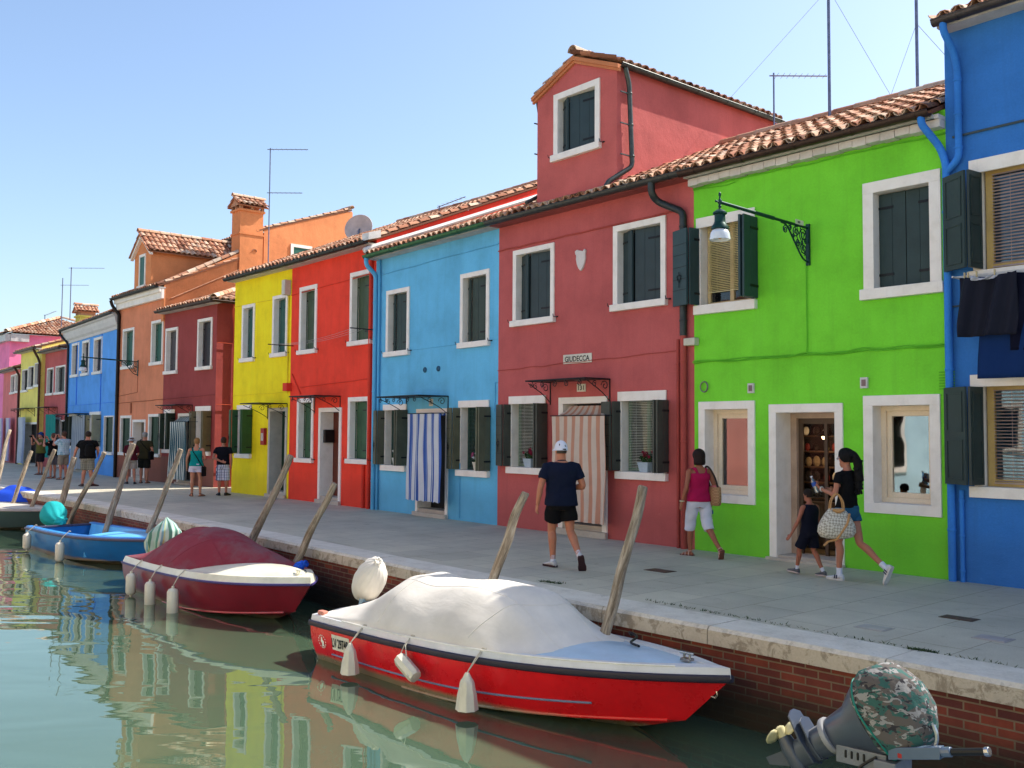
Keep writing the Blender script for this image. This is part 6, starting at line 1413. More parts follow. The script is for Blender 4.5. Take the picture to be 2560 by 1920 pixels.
class Person:
    """standing or walking figure; local frame: facing +Y, right hand side +X, feet on z = 0"""
    def __init__(s, label, loc, face, h, J=None, skincol=SK, vox=.010, build=1.0, female=False, child=False, lean=0.0, group='people on the quay', name='person', cat='person'):
        s.k = k = h/1.75; s.vox = vox; s.root = thing(name, label, cat, (loc[0], loc[1], 0), face, group); s.f = female; s.b = build
        sh = .178 if female else .195; sh *= .5*(1+build); hp = .095 if not female else .10
        D = dict(pel=(0, 0, .93), chest=(0, lean*.6, 1.25), neck=(0, lean*.95-.01, 1.46), head=(0, lean+.02, 1.615),
                 lhip=(-hp, 0, .89), rhip=(hp, 0, .89), lkn=(-.10, .02, .49), rkn=(.10, .02, .49), lan=(-.10, -.01, .085), ran=(.10, -.01, .085), lto=(-.25, 1, 0), rto=(.25, 1, 0),
                 lsh=(-sh, lean*.9-.01, 1.385), rsh=(sh, lean*.9-.01, 1.385), lel=(-sh-.06, -.03, 1.13), rel=(sh+.06, -.03, 1.13), lwr=(-sh-.07, .05, .89), rwr=(sh+.07, .05, .89),
                 lhd=None, rhd=None, lpalm=(1, .2, 0), rpalm=(-1, .2, 0), look=(0, 1, 0), curl=.45)
        if J: D.update(J)
        s.J = {q: (Vector(v)*k if isinstance(v, tuple) and q not in ('lto', 'rto', 'lpalm', 'rpalm', 'look', 'lhd', 'rhd') else v) for q, v in D.items()}
        s.parts = {}
    def torso_rows(s, z0, z1, g=0.0, hem=0.0):
        k = s.k; b = s.b; c0, c1, c2 = s.J['pel'], s.J['chest'], s.J['neck']
        if s.f: T = [(.80, .135, .10), (.88, .172, .118), (.95, .172, .115), (1.03, .148, .100), (1.11, .130, .092), (1.19, .140, .102), (1.27, .155, .118), (1.34, .158, .108), (1.385, .140, .092), (1.42, .112, .078), (1.45, .080, .066), (1.475, .058, .056)]
        else: T = [(.80, .14, .10), (.88, .165, .118), (.95, .165, .116), (1.03, .160, .112), (1.11, .158, .110), (1.19, .166, .115), (1.27, .178, .122), (1.34, .184, .118), (1.385, .165, .104), (1.42, .135, .088), (1.45, .098, .076), (1.475, .066, .064)]
        rows = []
        zs_ = sorted(set([z0, z1]+[t[0] for t in T if z0 < t[0] < z1]))
        for z in zs_:
            rx = interp([t[0] for t in T], [t[1] for t in T], z)*b; ry = interp([t[0] for t in T], [t[2] for t in T], z)*b
            zz = [c0.z/k, c1.z/k, c2.z/k]; cx = interp(zz, [c0.x, c1.x, c2.x], z); cy = interp(zz, [c0.y, c1.y, c2.y], z)
            fl = hem*max(0, (z0+.25-z)/.25)
            rows.append((z*k, (rx+g+fl)*k, (ry+g+fl)*k, cx, cy))
        return rows
    def body(s):
        J, k, b = s.J, s.k, s.b; mb = MB(); ell(mb, s.torso_rows(.80, 1.475))
        mb.tube([lerp(J['neck'], J['head'], -.15), J['neck'], lerp(J['neck'], J['head'], .6)], [.062*k, .054*k*b, .052*k*b], 12)
        H = J['head']; lk = Vector(J['look']).normalized(); rt_ = lk.cross(Vector((0, 0, 1))).normalized(); uv = rt_.cross(lk)
        def hp(x, y, z): return H+rt_*x*k+lk*y*k+uv*z*k
        rings = []
        for z, rx, ry, cy in ((-.118, .022, .03, .045), (-.105, .040, .052, .030), (-.08, .052, .068, .018), (-.05, .060, .080, .008), (-.01, .068, .090, .0), (.03, .074, .096, -.004), (.065, .072, .094, -.006), (.095, .058, .078, -.008), (.113, .034, .048, -.008), (.12, .01, .015, -.008)):
            rings.append([hp(rx*math.cos(2*math.pi*j/18), cy+ry*math.sin(2*math.pi*j/18), z) for j in range(18)])
        mb.loft(rings)
        mb.loft([[hp(x*.9, y, z) for x, y in ((-w_, .07), (0, yy), (w_, .07))] for z, w_, yy in ((.025, .008, .098), (-.01, .012, .108), (-.03, .017, .118), (-.042, .016, .102))])    # nose
        mb.tube([hp(-.024, .082, -.066), hp(0, .096, -.064), hp(.024, .082, -.066)], .008*k, 6); mb.tube([hp(-.02, .080, -.08), hp(0, .092, -.079), hp(.02, .080, -.08)], .008*k, 6)      # lips
        mb.ball(hp(0, .07, -.10), .02*k, 8, 5)                                                                                                           # chin
        for sd in (-1, 1):
            mb.ball(hp(sd*.075, -.005, -.005), (.010*k, .018*k, .030*k), 8, 6); mb.tube([hp(sd*.012, .09, .028), hp(sd*.045, .078, .03)], .009*k, 6)              # ears, brows
        for p_ in ('l', 'r'):
            sg = -1 if p_ == 'l' else 1; hp_, kn, an = J[p_+'hip'], J[p_+'kn'], J[p_+'an']; q = b**.6*(.95 if s.f else 1)
            limb(mb, [hp_, lerp(hp_, kn, .35), lerp(hp_, kn, .8), kn, lerp(kn, an, .25)+Vector((0, -.018*k, 0)), lerp(kn, an, .65), an], [.088*k*q, .080*k*q, .060*k*q, .052*k*q, .056*k*q, .042*k*q, .033*k*q])
            to = Vector(J[p_+'to']).normalized(); upv = (kn-an).normalized(); upv2 = (upv-to*upv.dot(to)).normalized(); heel = an-to*.05*k-upv2*.06*k
            mb.tube([heel, an-upv2*.045*k, heel+to*.12*k+upv2*.012*k, heel+to*.19*k-upv2*.004*k, heel+to*.225*k-upv2*.008*k], [(.026*k, .022*k), (.032*k, .030*k), (.038*k, .024*k), (.040*k, .014*k), (.028*k, .010*k)], 10, ref=to.cross(upv2))
            sh, el, wr = J[p_+'sh'], J[p_+'el'], J[p_+'wr']; q = b**.7*(.86 if s.f else 1)
            inn = lerp(sh, (0, sh.y, sh.z), .25)
            limb(mb, [inn, sh, lerp(sh, el, .4), el, lerp(el, wr, .3), lerp(el, wr, .75), wr], [.05*k*q, .055*k*q, .047*k*q, .038*k*q, .040*k*q, .030*k*q, .024*k*q])
            d = Vector(J[p_+'hd']) if J[p_+'hd'] else (wr-el); hand(mb, wr, d, J[p_+'palm'], k, J['curl'], p_ == 'l')
        o = mb.build('body', None, s.root); o.data.materials.clear(); o.data.materials.append(s.skinm); fuse(o, s.vox, 3); s.bodyo = o; s.hp = hp; return o
    def shirt(s, mat, hem=.90, sleeve=.55, g=.014, name='shirt', flare=.012, straps=False, vneck=1.46):
        J, k, b = s.J, s.k, s.b; mb = MB(); zt = 1.36 if straps else vneck
        ell(mb, s.torso_rows(hem, zt, g, flare))
        if straps:
            for sg in (-1, 1): mb.tube([Vector((sg*.085*k, J['neck'].y+.085*k, 1.33*k)), Vector((sg*.10*k, J['neck'].y+.05*k, 1.425*k)), Vector((sg*.10*k, J['neck'].y-.05*k, 1.435*k)), Vector((sg*.07*k, J['neck'].y-.095*k, 1.35*k))], .022*k, 8)
        elif sleeve > 0:
            for p_ in ('l', 'r'):
                sh, el = J[p_+'sh'], J[p_+'el']; q = b**.7*(.9 if s.f else 1); inn = lerp(sh, (0, sh.y, sh.z+.03*k), .45)
                mb.tube([inn, sh+Vector((0, 0, .004)), lerp(sh, el, sleeve*.5), lerp(sh, el, sleeve)], [.062*k*q, (.066*k*q), (.066*k*q), (.070*k*q)], 14)
        o = mb.build(name, mat, s.root); fuse(o, s.vox, 3, .005*k, len(s.parts)+3); s.parts[name] = o; return o
    def shorts(s, mat, waist=.98, leg=.75, g=.016, name='shorts', flare=.03, tight=False):
        J, k, b = s.J, s.k, s.b; mb = MB(); ell(mb, s.torso_rows(.80, waist, g))
        for p_ in ('l', 'r'):
            hp_, kn, an = J[p_+'hip'], J[p_+'kn'], J[p_+'an']; q = b**.6
            A_ = lambda f: lerp(hp_, kn, f) if f <= 1 else lerp(kn, an, f-1)
            fs = [0, .3*leg, .6*leg, leg]; base = [interp([0, .35, .8, 1, 1.3, 1.6], [.088, .082, .064, .057, .058, .05], f)*q+.012+flare*(f/leg) for f in fs]
            mb.tube([A_(f) for f in fs], [r_*k for r_ in base], 16)
        o = mb.build(name, mat, s.root); fuse(o, s.vox, 3, .005*k, 11); return o
    def shoes(s, up, sole, L=.27, w_=.048, h=.075, sock=None, name='shoe'):
        for p_ in ('l', 'r'):
            J = s.J; an = J[p_+'an']; to = Vector(J[p_+'to']).normalized(); upv = (J[p_+'kn']-an).normalized()
            U, So = shoe_mb(an, to, upv, s.k, L, w_, h); o = U.build(name, up, s.root, smooth=True, sharp=60); So.build('sole', sole, o)
            if sock:
                mb = MB(); mb.tube([an-upv*.03*s.k, an+upv*.03*s.k, an+upv*.085*s.k], [.042*s.k, .038*s.k, .041*s.k], 12); mb.build('sock', sock, s.root, smooth=True)
    def sandals(s, mat, sole):
        for p_ in ('l', 'r'):
            J = s.J; k = s.k; an = J[p_+'an']; to = Vector(J[p_+'to']).normalized(); upv = (J[p_+'kn']-an).normalized(); upv = (upv-to*upv.dot(to)).normalized(); sd = to.cross(upv); heel = an-to*.065*k-upv*.082*k
            mb = MB(); mb.loft([[heel+to*(f*.255*k)+sd*(x*hw*.046*k)+upv*y*k for x, y in ((-1, 0), (1, 0), (1, .014), (-1, .014))] for f, hw in ((0, .55), (.06, .8), (.3, .85), (.5, .85), (.75, 1.05), (.93, .85), (1, .4))]); o = mb.build('sandal', sole, s.root)
            mb = MB()
            for f, hh in ((.30, .078), (.55, .062), (.78, .040)):
                c = heel+to*(f*.255*k); mb.tube([c+sd*(.044*k*math.cos(a))+upv*(hh*k*math.sin(a)+.006*k) for a in [math.pi*j/8 for j in range(9)]], .008*k, 6)
            c = an+upv*.0*k; mb.tube([c+sd*(.040*k*math.cos(2*math.pi*j/12))+to*(.042*k*math.sin(2*math.pi*j/12)) for j in range(13)], .007*k, 6); mb.build('strap', mat, o)
    def hair(s, mat, style='short', name='hair'):
        J, k = s.J, s.k; hp = s.hp; mb = MB(); rg = random.Random(5)
        def cap(zlow, grow, back=0, lift=.0, frontz=.045):
            rows = 10; rings = []
            for i in range(rows+1):
                f = i/rows; th = f*math.pi/2; ring = []
                for j in range(24):
                    a = 2*math.pi*j/24; fr = max(0, math.sin(a)); lo = zlow+(frontz-zlow)*fr**.7
                    z = lo+(.128+grow+lift-lo)*math.sin(th); rr = math.cos(th)**.6
                    nz = 1+.03*math.sin(a*7+i)+.02*math.sin(a*13); zz = min(z, .1)
                    wx = interp([-.12, -.05, .03], [.056, .066, .078], z)+grow; wy = interp([-.12, -.05, .03], [.07, .088, .100], z)+grow
                    rr = math.sqrt(max(0, 1-max(0, (z-.045)/(.083+grow+lift))**2)); ring.append(hp(wx*rr*nz*math.cos(a), -.010-back*(1-f)+wy*rr*nz*math.sin(a)*(.93 if math.sin(a) > 0 else 1.02), z))
                rings.append(ring)
            mb.loft(rings)
        if style == 'short': cap(-.045, .010)
        elif style == 'balding': cap(-.04, .004)
        elif style == 'bob': cap(-.075, .022, .01); 
        elif style == 'long':
            cap(-.06, .016, .01)
        if style == 'bob':
            rings = []
            for z, rx, ry, cy in ((.03, .092, .10, -.02), (-.03, .098, .108, -.025), (-.08, .10, .105, -.03), (-.115, .092, .09, -.03), (-.125, .07, .07, -.03)):
                rings.append([hp(rx*math.cos(math.pi+math.pi*j/12*1.0+0)*1.0, cy+ry*math.sin(math.pi+math.pi*j/12)+(.02 if j in (0, 12) else 0), z) for j in range(13)]+[hp(rx*.7*math.cos(2*math.pi-math.pi*j/12), cy+.03+ry*.5*math.sin(2*math.pi-math.pi*j/12), z) for j in range(13)])
            mb.loft(rings)
        if style == 'long':          # gathered into a thick curly ponytail down the back
            P = [hp(0, -.07, .07), hp(.01, -.14, .03), hp(.015, -.17, -.08), hp(.02, -.16, -.20), hp(.02, -.15, -.32), hp(.02, -.13, -.43), hp(.02, -.12, -.48)]
            mb.tube(catmull(P, 4), [x*k for x in ([.045]*4+[.050]*4+[.058]*4+[.060]*4+[.050]*4+[.034]*4+[.014])], 14)
            for q in range(60):
                f = rg.uniform(.15, 1); i = f*5.9; a = int(i); c = P[a].lerp(P[min(a+1, 6)], i-a); an = rg.uniform(0, 6.28); r_ = rg.uniform(.03, .066)*k; c = c+Vector((math.cos(an)*r_, math.sin(an)*r_, rg.uniform(-.02, .02))); mb.ball(c, rg.uniform(.010, .022)*k, 6, 4)
        o = mb.build(name, mat, s.root); fuse(o, max(s.vox*.8, .007), 2, .002 if style != 'long' else .004, 4); return o
    def cap_hat(s, mat, brim_dir=(0, 1, 0), sun=False, trim=None):
        hp = s.hp; mb = MB(); lk = Vector(s.J['look']).normalized(); rings = []
        for i in range(9):
            th = i/8*math.pi/2; rings.append([hp(.092*math.cos(th)**.8*math.cos(2*math.pi*j/20), -.006+.118*math.cos(th)**.8*math.sin(2*math.pi*j/20), .004+.14*math.sin(th)) for j in range(20)])
        mb.loft(rings); mb.ball(hp(0, -.005, .142), .008*s.k, 6, 4)
        if sun:
            mb.loft([[hp(r_*math.cos(2*math.pi*j/24), -.0+r_*1.1*math.sin(2*math.pi*j/24), z) for j in range(24)] for r_, z in ((.085, .035), (.125, .018), (.16, .0), (.16, -.004), (.12, .010), (.083, .026))], cap=False)
        else: mb.loft([[hp(x, y, z) for x, y in ((-.072, .07), (-.06, .07+.10*q), (0, .07+.125*q), (.06, .07+.10*q), (.072, .07))] for q, z in ((0, .035), (1, .012), (1, .006), (0, .025))], cap=True)
        o = mb.build('cap', mat, s.root, smooth=True, sharp=60)
        if not sun:
            mb = MB(); mb.ball(hp(0, -.117, .018), (.030*s.k, .010*s.k, .011*s.k), 10, 6); mb.build('cap_opening', trim or hairmat(40, 32, 28), o)
        return o
def plaid(a, b, c):
    n = NT('plaid_cloth'); co = n.coord(); sx = n.sep(co)
    c1 = lin(*a); f1 = n.math('FRACT', n.math('MULTIPLY', n.math('ADD', sx[0], sx[1]), 15)); f2 = n.math('FRACT', n.math('MULTIPLY', sx[2], 13))
    m = n.mix(c1, lin(*b), n.ramp(f1, [(0, n.g(0)), (.55, n.g(.8)), (.8, n.g(0))], 'CONSTANT')); m = n.mix(m, lin(*c), n.ramp(f2, [(0, n.g(0)), (.6, n.g(.6)), (.78, n.g(0))], 'CONSTANT'))
    return n.bsdf(m, .9, n.bump(n.noise(14, 4, .6, co), .4, .01), spec=.1)
def spot(px, py): p = atZ(px, py, 0); return (p.x, p.y)
def tall(px, py, hx, hy):
    p = atZ(px, py, 0); d = ray(hx, hy); t = ((p-CAM).dot(fw))/(d.dot(fw)); return (CAM+d*t).z
def facing(dx, dy): return math.atan2(dy, dx)-math.pi/2
# view axis on the ground is (-.75, .66); walking along the quay to the left is (-1, 0)
NAVY = cloth(20, 27, 48, 1.0); BLK = cloth(17, 16, 18, 1.0); DNAV = cloth(22, 24, 40, 1.0); WHTC = cloth(226, 228, 240, .95)
SOLE = paint(60, 34, 36, 1, .7); SOLEW = paint(210, 206, 200, 1, .7); WSHOE = paint(206, 208, 212, 1, .55, .15)
# --- man in the white cap
xy = spot(1402, 1420); h = tall(1402, 1420, 1405, 1098)
p = Person('man in a white cap, navy polo and black shorts walking away with one arm bent', xy, facing(-.87, .50), 1.74, dict(
    lan=(-.085, .10, .085), lkn=(-.10, .13, .50), lto=(-.35, 1, 0), rkn=(.13, -.02, .50), ran=(.17, -.36, .20), rto=(.25, .50, -.82),
    lel=(-.30, -.04, 1.13), lwr=(-.33, .02, .88), rel=(.30, -.05, 1.13), rwr=(.17, .20, 1.08), rhd=(-.7, .6, .1), rpalm=(0, .2, 1), look=(-.15, 1, -.05), curl=.55), skincol=None, vox=.0095, build=1.18)
p.skinm = skin(176, 116, 88); p.body(); p.shirt(NAVY, .86, .62, .020, 'polo_shirt', .02); p.shorts(BLK, 1.0, .62, .018, flare=.035); p.hair(hairmat(70, 60, 52), 'balding'); p.cap_hat(WHTC)
p.shoes(paint(200, 196, 196, 1, .6), SOLE, .285, .052, .08, WHTC)
mb = MB(); rgs = [[Vector((x*1.0, y, z)) for x, y, z in [(p.J['neck'].x+r_*math.cos(2*math.pi*j/16), p.J['neck'].y+r_*.92*math.sin(2*math.pi*j/16)-.0, zz+(-.012*math.sin(2*math.pi*j/16)))for j in range(16)]] for r_, zz in ((.080, 1.435), (.068, 1.47), (.060, 1.475), (.06, 1.44))]; mb.loft(rgs); mb.build('collar', NAVY, p.root, smooth=True)
# --- woman in the pink top
xy = spot(1748, 1392); p = Person('woman with a dark bob in a crimson tank top and white cropped trousers', xy, facing(-.90, .42), 1.62, dict(
    lan=(-.07, .18, .085), lkn=(-.09, .16, .50), lto=(-.6, .9, 0), rkn=(.11, -.06, .50), ran=(.15, -.42, .16), rto=(.2, .62, -.75),
    lel=(-.25, -.04, 1.13), lwr=(-.29, .03, .89), rel=(.25, -.07, 1.12), rwr=(.27, .06, .92), rhd=(0, .15, -1), look=(-.1, 1, 0)), vox=.0095, female=True, build=1.05)
p.skinm = skin(150, 94, 70); p.body(); p.shirt(cloth(170, 24, 76, 1.05), .90, 0, .020, 'tank_top', .008, straps=True); p.shorts(cloth(216, 218, 232, .95), .97, 1.18, .008, 'cropped_trousers', flare=.018); p.hair(hairmat(38, 26, 24), 'bob'); p.sandals(paint(206, 170, 156), paint(120, 70, 60))
mb = MB(); w_ = p.J['lwr']; mb.tube([w_+Vector((.03*math.cos(a*.63), .03*math.sin(a*.63), .015)) for a in range(11)], .010, 6); mb.ball(w_+Vector((-.032, -.0, .015)), (.008, .017, .017), 8, 5); mb.build('watch', paint(206, 200, 160, 1, .3), p.root, smooth=True)
PW = p; M_ = WM[p.root.name]
g = M_ @ (p.J['rsh']+Vector((.06, -.06, -.36))); bag = thing('straw_bag', 'tan straw shoulder bag under the arm of the woman in crimson', 'handbag', (g.x, g.y, g.z-.15), p.root.rotation_euler.z, 'bags carried by people')
mb = MB(); mb.loft([[(rx*math.cos(2*math.pi*j/18), ry*math.sin(2*math.pi*j/18), z) for j in range(18)] for z, rx, ry in ((0, .06, .10), (.02, .08, .13), (.14, .085, .14), (.26, .075, .135), (.28, .07, .13))])
def straw():
    n = NT('woven_straw'); ck = n.n('ShaderNodeTexChecker'); n.l(n.coord((45, 45, 45)), ck.inputs[0]); ck.inputs['Scale'].default_value = 1; ck.inputs[1].default_value = lin(150, 112, 80); ck.inputs[2].default_value = lin(176, 136, 100); return n.bsdf(ck.outputs[0], .85, n.bump(ck.outputs[1], .5, .004))
mb.build('bag_body', straw(), bag, smooth=True, sharp=60); mb = MB(); mb.ball((0, 0, .28), (.06, .11, .03), 12, 6); mb.build('lining', cloth(206, 120, 120), bag, smooth=True)
mb = MB(); mb.tube(catmull([(0, -.10, .26), (-.04, -.08, .42), (-.10, -.03, .56), (-.13, .03, .585), (-.10, .09, .52), (-.02, .11, .28)]), (.016), 6); mb.build('strap', paint(46, 30, 26), bag, smooth=True)
def bottle(label, loc, rz=0, tilt=(0, 0), blue=False, L=.20):
    b_ = thing('water_bottle', label, 'bottle', loc, rz, 'water bottles held by people'); ax = Vector((tilt[0], tilt[1], 1)).normalized(); mb = MB()
    mb.lathe((0, 0, 0), [(.01, 0), (.029, .004), (.031, .03), (.028, .05), (.031, .07), (.031, L-.06), (.014, L-.02), (.013, L)], 14, ax)
    n = NT('clear_plastic'); tr = n.n('ShaderNodeBsdfTransparent'); tr.inputs[0].default_value = (.55, .72, .9, 1) if blue else (.86, .93, .95, 1); gl = n.n('ShaderNodeBsdfGlossy'); gl.inputs['Roughness'].default_value = .08; mx = n.n('ShaderNodeMixShader'); mx.inputs[0].default_value = .25; n.l(tr.outputs[0], mx.inputs[1]); n.l(gl.outputs[0], mx.inputs[2]); n.l(mx.outputs[0], n.out.inputs[0])
    mb.build('bottle_body', n.m, b_, smooth=True, sharp=50); mb = MB(); mb.lathe(ax*(L*.42), [(.0316, 0), (.0318, .002), (.0318, .05), (.0316, .052)], 14, ax); mb.build('bottle_label', paint(40, 84, 170), b_, smooth=True); mb = MB(); mb.lathe(ax*L, [(.015, 0), (.015, .015), (.004, .016)], 10, ax); mb.build('bottle_cap', paint(230, 230, 236), b_)
    return b_
q = M_ @ (p.J['rwr']+Vector((0, .03, -.30))); bottle('clear water bottle hanging from the hand of the woman in crimson', (q.x, q.y, q.z))
# --- boy in navy
xy = spot(2025, 1438); p = Person('small boy in a navy sleeveless top and navy shorts beside the woman in black', xy, facing(-.97, .22), 1.10*1.02, dict(
    head=(0, .04, 1.60), lan=(-.11, .25, .10), lkn=(-.12, .18, .50), lto=(-.1, 1, .12), rkn=(.11, .0, .50), ran=(.13, -.24, .09), rto=(.1, 1, -.05),
    lel=(-.30, .02, 1.12), lwr=(-.40, .12, .84), lhd=(-.5, .3, -.7), rel=(.27, .02, 1.12), rwr=(.27, .14, .9), look=(-.2, 1, -.1)), vox=.008, build=1.03)
p.skinm = skin(156, 98, 76); p.J['head'] = p.J['head']+Vector((0, 0, .02)); 
kk = p.k; p.body(); p.shirt(DNAV, .78, 0, .022, 'sleeveless_top', .02, vneck=1.45); p.shorts(DNAV, .98, .85, .02, flare=.04)
p.k = kk*1.28; p.hair(hairmat(34, 26, 24), 'short'); p.k = kk; p.shoes(paint(92, 92, 98, 1, .6), paint(200, 180, 176), .30, .056, .09, WHTC)
# --- woman in black with the big bag
xy = spot(2120, 1452); p = Person('woman with long black ponytail in a black tee and denim shorts, checking her phone', xy, facing(-.985, .17), 1.68, dict(
    lan=(-.07, .08, .085), lkn=(-.09, .07, .50), lto=(-.05, 1, 0), rkn=(.10, -.12, .50), ran=(.12, -.50, .22), rto=(.0, .42, -.9),
    lel=(-.22, .02, 1.14), lwr=(-.20, .26, 1.20), lhd=(.1, .9, .5), lpalm=(.4, 0, .9), rel=(.21, .05, 1.12), rwr=(.10, .28, 1.16), rhd=(-.5, .8, .2), look=(-.05, 1, -.12), curl=.7), vox=.009, female=True, build=.97)
p.skinm = skin(172, 116, 92); p.body(); p.shirt(BLK, .97, .38, .009, 'tee_shirt', .004); p.shorts(cloth(44, 92, 122, 1.0), 1.0, .30, .012, 'denim_shorts', flare=.008); p.hair(hairmat(14, 12, 13), 'long'); p.shoes(WSHOE, SOLEW, .27, .046, .07, WHTC)
hp = p.hp; mb = MB(); mb.tube([hp(-.072, .0, .012), hp(-.07, .07, .014), hp(-.045, .098, .012), hp(0, .104, .012), hp(.045, .098, .012), hp(.07, .07, .014), hp(.072, .0, .012)], .006, 6)
for sd in (-1, 1): mb.ball(hp(sd*.034, .098, .008), (.022, .008, .017), 10, 6)
mb.build('sunglasses', paint(190, 186, 190, 1, .3), p.root, smooth=True)
mb = MB()
for pp in ('l', 'r'):
    an = p.J[pp+'an']; to = Vector(p.J[pp+'to']).normalized(); uv = (p.J[pp+'kn']-an).normalized(); uv = (uv-to*uv.dot(to)).normalized(); sd_ = to.cross(uv)
    for k in range(2):
        for sg in (-1, 1): c = an-to*(.065-.09-k*.030)*p.k-uv*.06*p.k+sd_*sg*.036; mb.obox(c-to*.007, to*.013, sd_*sg*.008, uv*.05+to*-.012)
mb.build('shoe_stripe', paint(30, 34, 74), p.root)
mb = MB(); w_ = p.J['lwr']; mb.tube([w_+Vector((.03*math.cos(a*.63), -.01, .03*math.sin(a*.63))) for a in range(11)], .009, 6); mb.build('watch', paint(214, 212, 206, 1, .3), p.root, smooth=True)
M_ = WM[p.root.name]; q = M_ @ (w_+Vector((.0, .085, .0))); bottle('blue tinted water bottle in the raised hand of the woman in black', (q.x+.02, q.y, q.z-.05), 0, (-.35, -.1), True, .21)
dq_ = (M_.translation-CAM).dot(fw)-.22; rr_ = ray(2092, 1346); q = CAM+rr_*(dq_/rr_.dot(fw)); bag = thing('handbag', 'big cream checked bag with tan leather trim on the arm of the woman in black', 'handbag', tuple(q), R(139), 'bags carried by people')
def checks():
    n = NT('checked_canvas'); ck = n.n('ShaderNodeTexChecker'); n.l(n.coord((38, 38, 38), rot=(R(40), 0, 0)), ck.inputs[0]); ck.inputs['Scale'].default_value = 1; ck.inputs[1].default_value = lin(206, 200, 184); ck.inputs[2].default_value = lin(158, 150, 134); return n.bsdf(ck.outputs[0], .6, n.bump(n.noise(9, 3, .5, n.coord()), .3, .01))
mb = MB(); rings = []
for z, ry, rx in ((0, .13, .055), (.02, .20, .09), (.08, .24, .11), (.16, .23, .11), (.24, .19, .09), (.31, .145, .06), (.36, .105, .035), (.375, .09, .02)):
    rings.append([(rx*(abs(math.cos(a))**.8*(1 if math.cos(a) > 0 else -1))*(1+.05*math.sin(a*6+z*20)), ry*math.sin(a), z) for a in [2*math.pi*j/28 for j in range(28)]])
mb.loft(rings); mb.build('bag_body', checks(), bag, smooth=True, sharp=60)
TAN = paint(196, 146, 92, 1, .5)
mb = MB()
for sd in (-1, 1): mb.tube(catmull([(sd*.03, -.085, .36), (sd*.03, -.07, .47), (sd*.02, .0, .555), (sd*.03, .07, .47), (sd*.03, .085, .36)]), .009, 8)
mb.build('handle', TAN, bag, smooth=True)
mb = MB(); mb.grid(lambda i, j: (-.062-.035*j*(1-j)*4*.3-.012, -.06-.01+.13*i if False else (-.075+.15*i), .375-.055*j*math.sin(math.pi*(.15+.7*i))), 10, 3); mb.tube(catmull([(-.06, -.14, .31), (-.105, -.10, .20), (-.112, -.02, .08), (-.09, .03, .0), (-.04, .06, -.02), (-.03, .12, -.04), (-.02, .17, -.09)]), .012, 6); mb.build('leather_trim', TAN, bag, smooth=True, solid=.004)
# --- woman in teal
xy = spot(489, 1241); p = Person('blonde woman in a teal tank top and white shorts with a black shoulder bag', xy, facing(-.80, .60), 1.66, dict(
    lan=(-.12, .03, .085), lkn=(-.11, .02, .49), ran=(.13, -.0, .085), rkn=(.115, .02, .49), lto=(-.5, 1, 0), rto=(.6, .9, 0), lel=(-.27, -.03, 1.12), lwr=(-.29, .05, .88), rel=(.25, -.02, 1.13), rwr=(.17, .16, 1.1)), vox=.013, female=True, build=1.12)
p.skinm = skin(186, 132, 104); p.body(); p.shirt(cloth(14, 140, 136, 1.05), .90, 0, .012, 'tank_top', .012, straps=True); p.shorts(cloth(210, 208, 222), .98, .42, .014, flare=.03); p.hair(hairmat(150, 112, 70), 'short'); p.sandals(paint(120, 84, 60), paint(90, 60, 44))
M_ = WM[p.root.name]; q = M_ @ Vector((.23*p.k, -.03, .60*p.k)); bag = thing('shoulder_bag', 'black shoulder bag slung across the woman in teal', 'handbag', tuple(q), p.root.rotation_euler.z, 'bags carried by people')
mb = MB(); mb.box(-.045, -.12, 0, .045, .12, .27); mb.build('bag_body', BLK, bag, bevel=.02); I = WM[bag.name].inverted() @ M_; mb = MB()
k = p.k; mb.tube(catmull([(-.0, -.10, .26), I @ (Vector((.17, -.13, .95))*k), I @ (Vector((.02, -.145, 1.20))*k), I @ (Vector((-.10, -.12, 1.38))*k), I @ (Vector((-.115, -.03, 1.455))*k), I @ (Vector((-.10, .08, 1.40))*k), I @ (Vector((.02, .14, 1.2))*k), I @ (Vector((.17, .13, .95))*k), (0, .10, .26)]), .012, 6); mb.build('strap', BLK, bag, smooth=True)
# --- boy in plaid shorts
xy = spot(556, 1239); p = Person('boy in a black tee and plaid shorts with his arm folded behind his back', xy, facing(-.80, .60), 1.68, dict(
    lan=(-.10, .0, .085), ran=(.10, .02, .085), lto=(-.45, 1, 0), rto=(.4, 1, 0), lel=(-.27, -.08, 1.13), lwr=(-.02, -.16, 1.02), lhd=(1, -.05, -.2), lpalm=(0, -1, 0), rel=(.25, -.06, 1.12), rwr=(.24, .02, .88)), vox=.013, build=.98)
p.skinm = skin(176, 122, 98); p.body(); p.shirt(cloth(20, 20, 30), .92, .55, .018, 'tee_shirt', .015); p.shorts(plaid((206, 210, 222), (44, 60, 110), (60, 66, 90)), 1.0, 1.10, .018, 'plaid_shorts', flare=.045); p.hair(hairmat(62, 44, 36), 'short'); p.shoes(paint(26, 28, 34), paint(20, 22, 26), .28, .052, .08)
